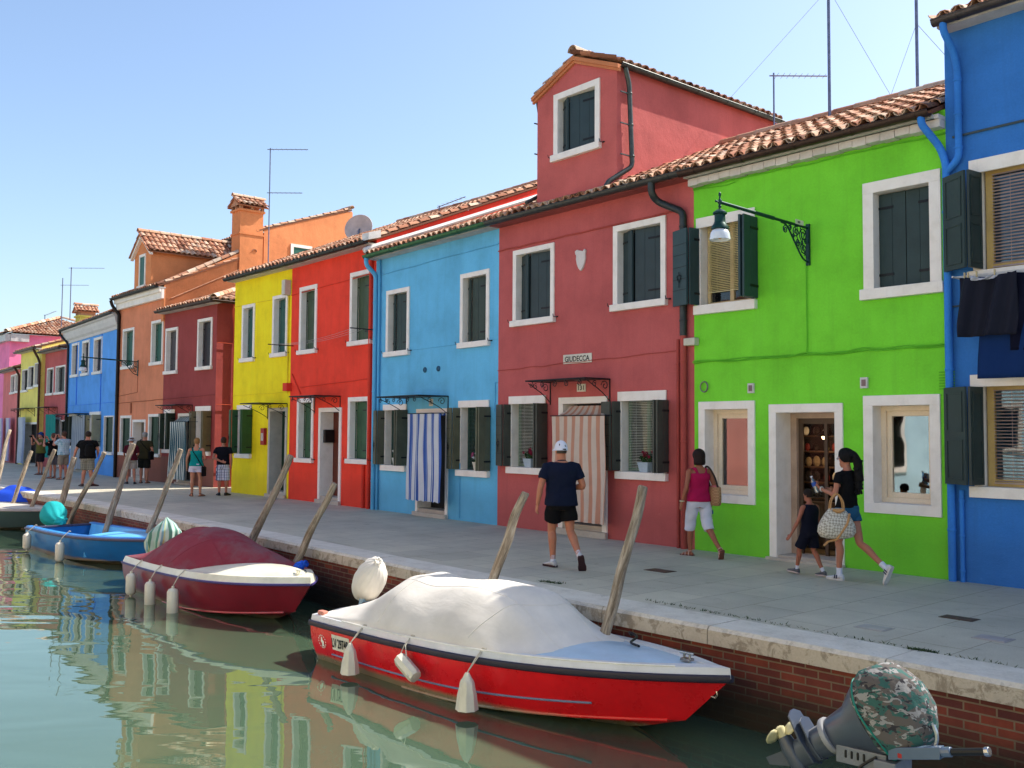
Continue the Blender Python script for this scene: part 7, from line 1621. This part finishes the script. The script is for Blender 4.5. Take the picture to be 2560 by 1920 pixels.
# --- man in olive with a bag
xy = spot(359, 1208); p = Person('white haired man in an olive shirt and dark shorts with a bag on his hip', xy, facing(-.72, .69), 1.80, dict(lel=(-.27, -.0, 1.13), lwr=(-.22, .14, .95), rel=(.29, -.05, 1.14), rwr=(.26, .12, 1.02)), vox=.014, build=1.15)
p.skinm = skin(186, 132, 108); p.body(); p.shirt(cloth(62, 56, 36, 1.0), .84, .62, .026, 'shirt', .03); p.shorts(cloth(32, 34, 28), .98, .92, .02, flare=.04); p.hair(hairmat(150, 146, 144), 'short'); p.sandals(paint(60, 48, 40), paint(40, 34, 30))
M_ = WM[p.root.name]; q = M_ @ Vector((.27, -.06, .82)); bag = thing('shoulder_bag', 'black bag hanging at the hip of the man in olive', 'handbag', tuple(q), p.root.rotation_euler.z, 'bags carried by people'); mb = MB(); mb.box(-.05, -.14, 0, .05, .14, .30); mb.build('bag_body', BLK, bag, bevel=.02)
I = WM[bag.name].inverted() @ M_; mb = MB(); mb.tube(catmull([(0, -.1, .28), I @ Vector((.16, -.17, 1.20)), I @ Vector((-.08, -.15, 1.46)), I @ Vector((-.12, 0, 1.53)), I @ Vector((-.06, .15, 1.4)), (0, .12, .28)]), .013, 6); mb.build('strap', BLK, bag, smooth=True)
# --- woman in the sun hat
xy = spot(326, 1210); p = Person('person in a white sun hat, maroon jacket and pale shorts partly behind a pole', xy, facing(-.95, .2), 1.62, dict(
    lan=(-.10, .16, .085), ran=(.12, -.14, .085), rkn=(.11, -.02, .49), lkn=(-.1, .12, .49), lel=(-.24, .04, 1.14), lwr=(-.20, .20, 1.02), rel=(.24, -.03, 1.13), rwr=(.22, .14, 1.0), look=(-.6, 1, -.1)), vox=.014, female=True, build=1.15)
p.skinm = skin(186, 128, 104); p.body(); p.shirt(cloth(86, 28, 40, 1.0), .88, .9, .022, 'jacket', .02); p.shorts(cloth(170, 160, 150), .96, .80, .018, flare=.03); p.hair(hairmat(90, 70, 60), 'short'); p.cap_hat(cloth(206, 206, 206), sun=True); p.shoes(paint(40, 40, 46), paint(30, 30, 34))
# --- man in black with checked shorts
xy = spot(217, 1216); p = Person('heavy man in a black tee and grey checked shorts with a black backpack strap', xy, facing(-.80, .60), 1.82, dict(
    lan=(-.14, .0, .085), ran=(.13, .12, .085), lto=(-.8, .9, 0), rto=(.9, .9, 0), lel=(-.36, -.0, 1.15), lwr=(-.44, .06, .92), rel=(.32, -.02, 1.15), rwr=(.26, .14, 1.0)), vox=.014, build=1.28)
p.skinm = skin(186, 128, 104); p.body(); p.shirt(BLK, .88, .60, .026, 'tee_shirt', .02); p.shorts(plaid((132, 128, 116), (84, 84, 80), (160, 154, 140)), 1.0, .92, .02, 'checked_shorts', flare=.035); p.hair(hairmat(52, 40, 34), 'short'); p.shoes(paint(80, 44, 40), paint(50, 30, 30))
M_ = WM[p.root.name]; q = M_ @ Vector((.14, -.24, .98)); bag = thing('backpack', 'black backpack on the right shoulder of the heavy man in black', 'backpack', tuple(q), p.root.rotation_euler.z, 'bags carried by people'); mb = MB(); mb.lathe((0, 0, 0), [(.06, 0), (.14, .03), (.15, .22), (.12, .38), (.05, .42)], 14); mb.build('bag_body', BLK, bag, smooth=True)
# --- three people taking photographs upwards
CAMJ = dict(lel=(-.24, .22, 1.24), lwr=(-.09, .36, 1.50), rel=(.24, .22, 1.24), rwr=(.09, .36, 1.50), lhd=(.4, .1, .9), rhd=(-.4, .1, .9), lpalm=(0, 1, 0), rpalm=(0, 1, 0), look=(0, 1, .35))
def photog(label, px, face, h, shirtm, shortsm, hairm, vox=.015, build=1.1, cap_=None, female=False, tee=.6, hem=.88, leg=.9, lab2='', shoe=paint(60, 40, 36)):
    p = Person(label, spot(*px), face, h, dict(CAMJ), vox=vox, build=build, female=female); p.skinm = skin(190, 130, 106); p.body(); p.shirt(shirtm, hem, tee, .022, 'shirt', .02); p.shorts(shortsm, .98, leg, .02, flare=.03); p.hair(hairm, 'short')
    if cap_: p.cap_hat(cap_)
    p.sandals(shoe, shoe); M_ = WM[p.root.name]; q = M_ @ (Vector((0, .44, 1.56))*p.k); c_ = thing('camera', lab2, 'camera', (q.x, q.y, q.z-.03), face, 'cameras raised to take photographs'); mb = MB(); mb.box(-.06, -.02, 0, .06, .03, .075); mb.build('camera_body', BLK, c_, bevel=.008); mb = MB(); mb.lathe((0, .03, .037), [(.028, 0), (.028, .05), (.022, .052)], 12, (0, 1, 0)); mb.build('lens', BLACK, c_); return p
photog('man in a pale checked shirt and khaki shorts raising a camera', (157, 1199), facing(-1, -.35), 1.82, plaid((176, 196, 206), (120, 160, 176), (206, 214, 216)), cloth(150, 136, 118), hairmat(80, 56, 44), lab2='camera held up by the man in the pale checked shirt')
photog('person in a black top and grey shorts raising a camera between the other two', (131, 1196), facing(-1, -.55), 1.74, BLK, cloth(110, 110, 116), hairmat(90, 60, 50), lab2='camera held up by the person in the black top and grey shorts')
photog('man in a blue cap, olive tee and dark shorts raising a camera', (100, 1187), facing(.3, -1), 1.76, cloth(96, 92, 44), cloth(34, 26, 30), hairmat(50, 40, 36), cap_=cloth(36, 70, 130), lab2='camera held up by the man in the blue cap', shoe=paint(24, 24, 28))
# ---------------------------------------------------------------- curtains in the doorways
pc_ = M.P(zM(735, 660)); pd_ = M.P(zM(1285, 660)); off = .30
# the rod stands proud of the wall: measure on the plane 0.30 m in front of it
ca, zt = M.P(zM(735, 660), off); cb, _ = M.P(zM(1280, 660), off); _, zb = M.P(zR(560, -20), off)
curtain('door_curtain', 'faded salmon and cream striped curtain hanging out from door 131', M, ca, cb, zt, .28, off, stripes(((0, (214, 196, 180)), (.45, (206, 156, 132)), (.50, (200, 148, 124)), (.95, (212, 190, 172))), 6.5), head=(D131[0]+.10, D131[2]-.02, D131[3]-.04, -.06), folds=6, group='striped door curtains', flare=.02, amp=.022)
ca, zt = S_.P(z2(1345, 1025), .34); cb, _ = S_.P(z2(1562, 1025), .34)
curtain('door_curtain', 'blue and white striped curtain with a scalloped hem in the sky blue house doorway', S_, ca, cb, zt, .38, .34, stripes(((0, (214, 218, 224)), (.28, (90, 120, 180)), (.33, (206, 212, 222)), (.38, (66, 98, 172)), (.62, (150, 172, 210)), (.66, (66, 98, 172)), (.72, (214, 218, 224))), 4.6), head=(DS[0]+.0, DS[2]-.02, DS[3]-.02, -.0), folds=7, group='striped door curtains', hem=.035, flare=.06, amp=.02)
ca, zt = Dm.P(zC(862, 445), .42); cb, _ = Dm.P(zC(1088, 445), .42)
curtain('door_curtain', 'dark teal and white striped curtain on the dark maroon house', Dm, ca, cb, zt, .20, .42, stripes(((0, (226, 232, 226)), (.55, (54, 92, 104))), 8, trans=.2), head=(DD[0], DD[2], DD[3]-.02, .0), folds=8, group='striped door curtains', flare=.22, amp=.03)
curtain('door_curtain', 'pale grey striped curtain in the doorway of the cobalt house', Fb, DF[0]-.1, DF[2]+.1, 2.5, .15, .25, stripes(((0, (190, 194, 196)), (.6, (150, 156, 166))), 8), folds=8, group='striped door curtains')
curtain('door_curtain', 'plain teal curtain over the door of the small maroon house', Fm, DFm[0]-.3, DFm[2]+.4, 2.6, .5, .30, cloth(40, 140, 130), folds=4, group='striped door curtains')
curtain('door_curtain', 'white and grey curtain at the pale yellow house', Fy, DFy[0]-.4, DFy[0]+1.3, 2.5, .1, .30, stripes(((0, (200, 206, 214)), (.6, (150, 160, 186))), 7), folds=6, group='striped door curtains')
for k, (u_, c_, w_) in enumerate(((.6, 'lilac and white striped curtain, right one on the salmon house', 1.5), (3.2, 'lilac and white striped curtain, left one on the salmon house', 1.5))):
    curtain('door_curtain', c_, Fs, u_+(2.2 if k == 0 else -2.8), u_+w_+(2.2 if k == 0 else -2.8), 2.5, .1, .25, stripes(((0, (206, 206, 214)), (.6, (170, 140, 190))), 7), folds=6, group='striped door curtains')
# ---------------------------------------------------------------- signs on the maroon house
N_ = (M.M.to_3x3() @ Vector((0, -1, 0))); Xd = M.M.to_3x3() @ Vector((1, 0, 0))
u0, zt = M.P(z3(797, 642), .02); u1, zb = M.P(z3(982, 688), .02); t = M.W3((u0+u1)/2, 0, zb)
sg = thing('street_sign', 'small white street sign reading GIUDECCA above the canopy', 'sign', tuple(t), M.rz); mb = MB(); hw, hh = (u1-u0)/2, (zt-zb)
mb.box(-hw, -.02, 0, hw, -.001, hh); mb.build('sign_board', paint(222, 216, 198), sg, bevel=.012)
text_mesh('GIUDECCA', 'lettering', BLACK, sg, (0, -.0205, hh/2), (1, 0, 0), (0, 0, 1), hh*.60, hw*1.72, .002)
u0, zt = M.P(z3(886, 830), .02); u1, zb = M.P(z3(942, 878), .02); t = M.W3((u0+u1)/2, 0, zb); sg = thing('house_number', 'white tile with the number 131 over the salmon curtain', 'sign', tuple(t), M.rz); hw, hh = (u1-u0)/2, (zt-zb)
mb = MB(); mb.box(-hw, -.02, 0, hw, -.001, hh); mb.build('number_tile', paint(226, 220, 204), sg, bevel=.004); text_mesh('131', 'number', BLACK, sg, (0, -.0205, hh/2), (1, 0, 0), (0, 0, 1), hh*.60, hw*1.35, .002)
u0, zt = S_.P(z2(1482, 942), .02); u1, zb = S_.P(z2(1508, 972), .02); t = S_.W3((u0+u1)/2, 0, zb); sg = thing('house_number', 'small white number tile under the canopy of the sky blue house', 'sign', tuple(t), S_.rz); mb = MB(); mb.box(-.07, -.02, 0, .07, -.001, .16); mb.build('number_tile', paint(226, 220, 204), sg); text_mesh('130', 'number', BLACK, sg, (0, -.0205, .08), (1, 0, 0), (0, 0, 1), .09, .10, .002)
# ---------------------------------------------------------------- lamps on scrolled brackets
def street_lamp(H_, pmount, ptip, label, drop=0, sc_=1.0):
    uu, zz = H_.P(pmount, 0.02); base = H_.W3(uu, 0, zz); d = ray(*ptip); Xm = base.x
    # arm runs straight out from the wall: find its length on the vertical plane through the mount normal to the wall
    n_ = H_.M.to_3x3() @ Vector((0, -1, 0)); t_ = H_.M.to_3x3() @ Vector((1, 0, 0)); k = (base-CAM).dot(t_)/d.dot(t_); tip = CAM+d*k; L = (tip-base).dot(n_); zt = tip.z-base.z
    lm = thing('street_lamp', label, 'street lamp', tuple(base), H_.rz, 'wall lamps on iron brackets'); G_ = IRONGREEN
    ax = Vector((0, -1, 0)); P = lambda o, z: Vector((0, -o, z))
    mb = MB(); mb.tube([P(0, 0), P(L*.55, zt*.45), P(L-.05, zt)], [.018, .022, .018], 10); mb.tube([P(L*.42, zt*.36), P(L, zt)], [.028, .022], 10); mb.box(-.03, -.03, -.55, .03, 0, .06)
    mb.tube(catmull([P(.03, -.50), P(.16, -.46), P(.32, -.30), P(.55, -.05), P(.70, -.01)]), .014, 6)
    def spiral(c, r_, turns, st, sg):
        mb.tube([c+ax*(r_*(1-.78*f)*math.cos(st+sg*f*turns*2*math.pi))+Vector((0, 0, r_*(1-.78*f)*math.sin(st+sg*f*turns*2*math.pi))) for f in [i/16 for i in range(17)]], .009, 5)
    for (o, z, r_, st, sg) in ((.14, -.12, .10, 0, 1), (.33, -.10, .085, 2, -1), (.49, -.055, .05, 1, 1), (.13, -.32, .085, 1, -1), (.28, -.24, .06, 3, 1), (.60, -.10, .06, 2.2, -1), (.08, -.21, .04, 0, 1), (.40, -.16, .035, 0, -1)): spiral(P(o, z), r_, 1.6, st, sg)
    for (a, b) in (((.05, -.02), (.22, -.30)), ((.22, .0), (.10, -.42)), ((.36, 0), (.24, -.34)), ((.05, -.45), (.30, -.04))): mb.tube([P(*a), P(*b)], .007, 5)
    mb.build('bracket', G_, lm, smooth=True)
    q_ = .72; sc2 = lambda pr: [(a_*q_, b_*q_) for a_, b_ in pr]; mb = MB(); e = P(L, zt); mb.lathe(e+Vector((0, 0, -.14*q_)), sc2([(.03, 0), (.018, .03), (.032, .06), (.02, .09), (.04, .12), (.04, .17), (.018, .20), (.014, .24), (.026, .27), (.022, .31), (.004, .33)]), 14); mb.tube([e+ax*.0, e+ax*.07], [.014, .011], 8); mb.ball(e+ax*.08, .017, 8, 6)
    mb.lathe(e+Vector((0, 0, -.50*q_)), sc2([(.16, 0), (.155, .04), (.115, .10), (.10, .14), (.098, .26), (.13, .28), (.125, .31), (.07, .35), (.03, .37)]), 20); mb.build('lamp_housing', G_, lm, smooth=True, sharp=40)
    mb = MB(); c = e+Vector((0, 0, -.50*q_)); mb.lathe(c, sc2([(.10, .0), (.145, -.02), (.175, -.08), (.188, -.17), (.190, -.20), (.184, -.20), (.180, -.17), (.166, -.08), (.138, -.025), (.09, -.012)]), 24)
    n = NT('milk_glass'); m_ = n.bsdf(lin(228, 232, 236), .15, spec=.5); n.b.inputs['Transmission Weight'].default_value = .15; mb.build('lamp_shade', m_, lm, smooth=True)
    mb = MB(); mb.ball(c+Vector((0, 0, -.085)), (.034, .034, .05), 12, 8); mb.build('bulb', paint(220, 170, 130, 1, .3), lm, smooth=True)
    return lm, P, L, zt
lm, P_, L_, zt_ = street_lamp(G, zL(1655, 610), zL(440, 250), 'green wall lamp with white glass bell on a scrolled bracket against the lime green wall')
mb = MB(); mb.obox(P_(.18, zt_*.17)+Vector((.025, 0, -.0)), (0, -.20, 0), (0, 0, .07), (.006, 0, 0)); tg = mb.build('number_tag', paint(214, 206, 190), lm)
text_mesh('80', 'tag_number', BLACK, tg, P_(.30, zt_*.17+.035)+Vector((.032, 0, 0)), (0, -1, 0) if False else (0, 1, 0), (0, 0, 1), .035, .06, .001)
street_lamp(Or, z1(893, 685), z1(540, 655), 'far wall lamp on a scrolled bracket between the orange and cobalt houses')
mb = None
def lamp_far(): pass
# ---------------------------------------------------------------- flower pots on the sills
def leafball(mb, c, r_, n, size, rg, mi=0):
    for _ in range(n):
        d = Vector((rg.gauss(0, 1), rg.gauss(0, 1), rg.gauss(0, 1))).normalized(); p = Vector(c)+Vector((d.x*r_[0], d.y*r_[1], d.z*r_[2]))*rg.uniform(.5, 1); a = d.orthogonal().normalized(); b = d.cross(a); s = size*rg.uniform(.7, 1.3); t = rg.uniform(0, 6); a, b = a*math.cos(t)+b*math.sin(t), b*math.cos(t)-a*math.sin(t)
        mb.add([p-a*s, p-b*s*.6+d*s*.3, p+a*s, p+b*s*.6+d*s*.3], [(0, 1, 2, 3)], mi)
def pot(H_, px, q, label, potcol, fl, square=False, group='flower pots on the window sills'):
    uu, _ = H_.P(px, -.02); uu = max(q[0]+.12, min(q[2]-.10, uu)); base = H_.W3(uu, .06, q[1]-.0); pt = thing('flower_pot', label, 'flower pot', tuple(base), H_.rz, group); mb = MB(); rg = random.Random(int(px[0]))
    if square: mb.loft([[(sx*w_, sy*w_*.8, z) for sx, sy in ((-1, -1), (1, -1), (1, 1), (-1, 1))] for z, w_ in ((0, .085), (.16, .12), (.17, .125), (.17, .11), (.13, .10))])
    else: mb.lathe((0, 0, 0), [(.075, 0), (.085, .02), (.10, .10), (.112, .14), (.118, .15), (.118, .175), (.10, .175), (.095, .14)], 18)
    mb.build('pot', paint(*potcol), pt, smooth=not square, sharp=40)
    mb = MB(); leafball(mb, (0, 0, .22), (.13, .10, .09), 90, .035, rg); mb.build('foliage', paint(40, 78, 34, 1, .6), pt)
    for i, c in enumerate(fl):
        mb = MB(); cols = fl
        for _ in range(7 if len(cols) < 3 else 5):
            d = Vector((rg.uniform(-.13, .13), rg.uniform(-.10, .06), rg.uniform(.24, .36))); mb.tint = .5; leafball(mb, d, (.03, .03, .03), 22, .018, rg)
        mb.build('flowers', paint(*c), pt)
pot(M, zM(500, 1150), qM3, 'pale grey square pot of crimson flowers, left of door 131', (170, 186, 198), [(150, 14, 60)], True)
pot(M, zM(1685, 1200), qM4, 'larger pale square pot of crimson flowers, right of door 131', (176, 192, 204), [(150, 14, 60)], True)
pot(S_, z2(1265, 1345), qS3, 'white round pot of white flowers left of the blue striped curtain', (214, 212, 206), [(222, 226, 220)])
pot(S_, z3(234, 1372), qS4, 'white patterned pot of pink and white flowers right of the blue striped curtain', (214, 208, 190), [(222, 226, 226), (196, 100, 140)])
# ---------------------------------------------------------------- aerials and masts on the roofs
AL = metal(120, 122, 140, 1, .4, .7)
def aerial(x, y, z0, z1, arms, label, r_=.018, wires=(), name='aerial'):
    a = thing(name, label, 'aerial', (x, y, z0), 0, 'aerials and masts on the roofs'); mb = MB(); H = z1-z0; mb.tube([(0, 0, 0), (0, 0, H)], r_, 8); mb.build('mast', AL, a)
    for (h, dx, dy, n) in arms:
        mb = MB(); mb.tube([(-dx*.08, -dy*.08, h), (dx, dy, h)], .014, 6); per = Vector((-dy, dx, 0)).normalized()
        for k in range(n):
            f = (k+.5)/n; c = Vector((dx*f, dy*f, h)); l = .16-.04*f; mb.tube([c-per*l, c+per*l], .005, 4)
        mb.build('yagi', AL, a)
    for w_ in wires:
        mb = MB(); mb.tube([Vector(w_[0]), Vector(w_[1])], .004, 4); mb.build('guy_wire', paint(150, 150, 156), a)
    return a
def arm(e, x, y, L): return (L*rt.x*.92-.0, L*rt.y*.92)
def mast_at(px, base, top, Y, **k): b = atY(*base, Y); t = atY(*top, Y); return b.x, Y, b.z, t.z
x, y, z0, z1 = mast_at(0, s22(1672, 255), s22(1670, 158), 17.0); e = atZ(*s22(1762, 153), z1-.06); aerial(x, y, z0-.6, z1, [(z1-z0+.6-.06, *arm(e, x, y, 1.2), 9)], 'aerial with one long arm standing left of the tall mast')
x, y, z0, z1 = mast_at(0, s22(1792, 225), s22(1789, -30), 15.3); aerial(x, y, z0-.5, z1+.5, [], 'tall thin mast held by guy wires rising from the ridge over the lime green house', .028, [((0, 0, z1-z0+.45), (-3.6, .5, .6)), ((0, 0, z1-z0+.45), (.9, .5, .5)), ((0, 0, z1-z0+.5), (3.2, -.2, 2.4))])
x, y, z0, z1 = mast_at(0, s22(1982, 190), s22(1977, -30), 15.6); aerial(x, y, z0-.5, z1+.4, [], 'tall thin mast nearest the royal blue house', .028, [((0, 0, 1.6), (.9, 0, .3)), ((0, 0, 1.6), (-.55, 0, .3))])
x, y, z0, z1 = mast_at(0, s22(577, 690), s22(573, 325), 16.4); e = atZ(*s22(638, 329), z1-.05); aerial(x, y, z0, z1, [(z1-z0-.05, *arm(e, x, y, 1.5), 8), (interp([325, 690], [z1-z0, 0], 421), *arm(e, x, y, 1.3), 7)], 'two armed aerial beside the tall orange chimney', .022)
x, y, z0, z1 = mast_at(0, s22(152, 655), s22(150, 579), 18.5); e = atZ(*s22(200, 580), z1-.05); aerial(x, y, z0-1, z1, [(z1-z0+1-.05, *arm(e, x, y, 2.2), 6)], 'two armed aerial behind the cobalt house', .03)
x, y, z0, z1 = mast_at(0, s22(133, 690), s22(132, 602), 18.8); e = atZ(*s22(170, 618), z1-.4); aerial(x, y, z0-1, z1, [(z1-z0+.55, *arm(e, x, y, 1.8), 6)], 'shorter aerial left of the one behind the cobalt house', .03)
x, y, z0, z1 = mast_at(0, (112, 800), (112, 787), 19.5); e = atY(144, 787, 19.4); aerial(x, y, z0-1, z1, [(z1-z0+1-.05, e.x-x, -.2, 5)], 'low aerial on the tall pink house roof', .03)
x, y, z0, z1 = mast_at(0, s22(949, 455), s22(949, 445), 18.6); e = atY(*s22(1005, 450), 18.4); aerial(x, y, z0-1, z1, [(z1-z0+1-.02, e.x-x, -.2, 6)], 'low aerial just showing over the ridge of the red house', .02)
q = atY(*z25(1650, 560), 17.5); ds = thing('satellite_dish', 'round pale satellite dish behind the ridge between the rear house and red roof', 'satellite dish', tuple(q-Vector((0, 0, .4)))); mb = MB(); n_ = Vector((.55, -.75, .25)).normalized(); A_ = n_.orthogonal().normalized(); B_ = n_.cross(A_)
mb.loft([[Vector((0, 0, .4))+n_*h+A_*(r_*math.cos(2*math.pi*j/24))+B_*(r_*math.sin(2*math.pi*j/24)) for j in range(24)] for r_, h in ((.02, -.12), (.25, -.09), (.42, -.03), (.50, 0), (.49, .01), (.40, -.015), (.02, -.10))]); mb.build('dish', paint(196, 180, 172), ds, smooth=True); mb = MB(); mb.tube([(0, 0, -1.0), (0, 0, .3), Vector((0, 0, .4))-n_*.1], .03, 6); mb.build('dish_mount', AL, ds)
# ---------------------------------------------------------------- clothes lines and laundry
cl = thing('clothes_line', 'clothes line on two iron rods stretched across the red house', 'clothes line', tuple(Rd.W3(0, 0, 3.6)), Rd.rz); I = WM[cl.name].inverted()
uA, zA_ = Rd.P(z2(605, 583)); uB, zB_ = Rd.P(z2(1148, 480)); mb = MB(); tA = I @ Rd.W3(uA, 0, zA_); tB = I @ Rd.W3(uB, 0, zB_)
mb.tube([tA, tA+Vector((0, -.75, 0))], .014, 6); mb.tube([tB, tB+Vector((0, -.75, 0))], .014, 6); mb.build('rod', DARKIRON, cl)
mb = MB()
for k in (.35, .5, .65): a_, b_ = tA+Vector((0, -k, .01)), tB+Vector((0, -k, .01)); mb.tube([a_.lerp(b_, i/10)+Vector((0, 0, -.10*4*(i/10)*(1-i/10))) for i in range(11)], .003, 4)
mb.build('line', paint(190, 180, 180), cl)
uu, zz = Bl.P((2392, 695), .30); cl = thing('clothes_line', 'white clothes line with laundry under the upper window of the royal blue house', 'clothes line', tuple(Bl.W3(uu, 0, zz)), Bl.rz); mb = MB()
for k in (.22, .30, .38): mb.tube([(0, -k, 0), (2.6, -k, .0)], .005, 5)
mb.tube([(0, 0, 0), (0, -.42, 0)], .012, 6); mb.build('line', paint(214, 210, 206), cl)
mb = MB(); rg = random.Random(2)
for k in range(12): x_ = rg.uniform(.05, 1.5); mb.box(x_, -.40, -.03, x_+.012, -.37, .04)
mb.build('clothes_peg', paint(206, 186, 140), cl)
def garment(label, u0, u1, dz, mat, sh, yo=-.30, wr=.03, seed=1, name='garment'):
    g_ = thing(name, label, 'laundry', tuple(Bl.W3(uu+u0, yo, zz-dz)), Bl.rz, 'laundry pegged on the blue house line'); mb = MB(); W_ = u1-u0
    def f(i, j): sag = -.05*math.sin(i*math.pi)*(1-j); return Vector((W_*i+sh*(.5-i)*j, wr*math.sin(i*11+seed+j*3)+wr*.7*math.sin(i*23+j*5), dz*(1-j)+sag))
    mb.grid(f, 36, 20); mb.build('fabric', mat, g_, smooth=True, solid=.006); return g_
garment('dark charcoal top hanging by its hem at the left of the laundry line', .03, .74, .76, cloth(38, 40, 54, .9), .04, -.34, .05, 2); garment('large black towel right of the charcoal top on the laundry line', .62, 1.9, .95, cloth(14, 17, 40, .9), .0, -.28, .04, 5); garment('deep blue sheet hanging lowest, behind the dark clothes on the laundry line', .22, 1.95, 1.28, cloth(22, 52, 104, .9), .0, -.22, .04, 7); garment('small white cloth bunched over the laundry line', .20, .52, .07, cloth(196, 200, 214), .05, -.38, .02, 9)
# ---------------------------------------------------------------- small things on the paving
def slab(px, label, m, w_=.30, d_=.16, name='paving_plate', cat='plate'):
    p = atZ(*px, 0); t = thing(name, label, cat, (p.x, p.y, 0), 0); mb = MB(); mb.box(-w_/2, -d_/2, .002, w_/2, d_/2, .008); mb.box(-w_/2-.02, -d_/2-.02, .0015, w_/2+.02, d_/2+.02, .005); mb.build('plate', m, t)
slab((2398, 1546), 'brown metal cover set in the paving near the royal blue house', paint(84, 66, 56, 1, .6)); slab((1650, 1427), 'brown metal cover set in the paving by the woman in crimson', paint(84, 66, 56, 1, .6), .34, .2)
slab((2185, 1570), 'pale square insert in the paving nearest the kerb', paint(176, 170, 164), .26, .2); slab((2483, 1597), 'pale square insert in the paving at the far right', paint(172, 164, 160), .26, .2)
def weeds(px0, px1, label, n, seed):
    a = atZ(*px0, 0); b = atZ(*px1, 0); rg = random.Random(seed); mb = MB()
    for _ in range(n):
        p = a.lerp(b, rg.random())+Vector((rg.gauss(0, .03), rg.gauss(0, .025), 0)); h = rg.uniform(.006, .03); an = rg.uniform(0, 6.28); d = Vector((math.cos(an), math.sin(an), 0)); mb.add([p-d*.006, p+d*.006, p+Vector((rg.gauss(0, .02), rg.gauss(0, .02), h))], [(0, 1, 2)])
    o = mb.build('weeds', paint(54, 74, 34, 1, .8), world=True); tag(o, label, 'weeds', kind='stuff')
weeds((1352, 1453), (1402, 1460), 'tuft of weeds in the joint between kerb and paving by the cream tarp', 160, 3); weeds((2275, 1624), (2330, 1632), 'green weeds in the kerb joint above the camouflage cover', 300, 5); weeds((1610, 1500), (2560, 1672), 'thin line of moss along the kerb joint', 260, 7)
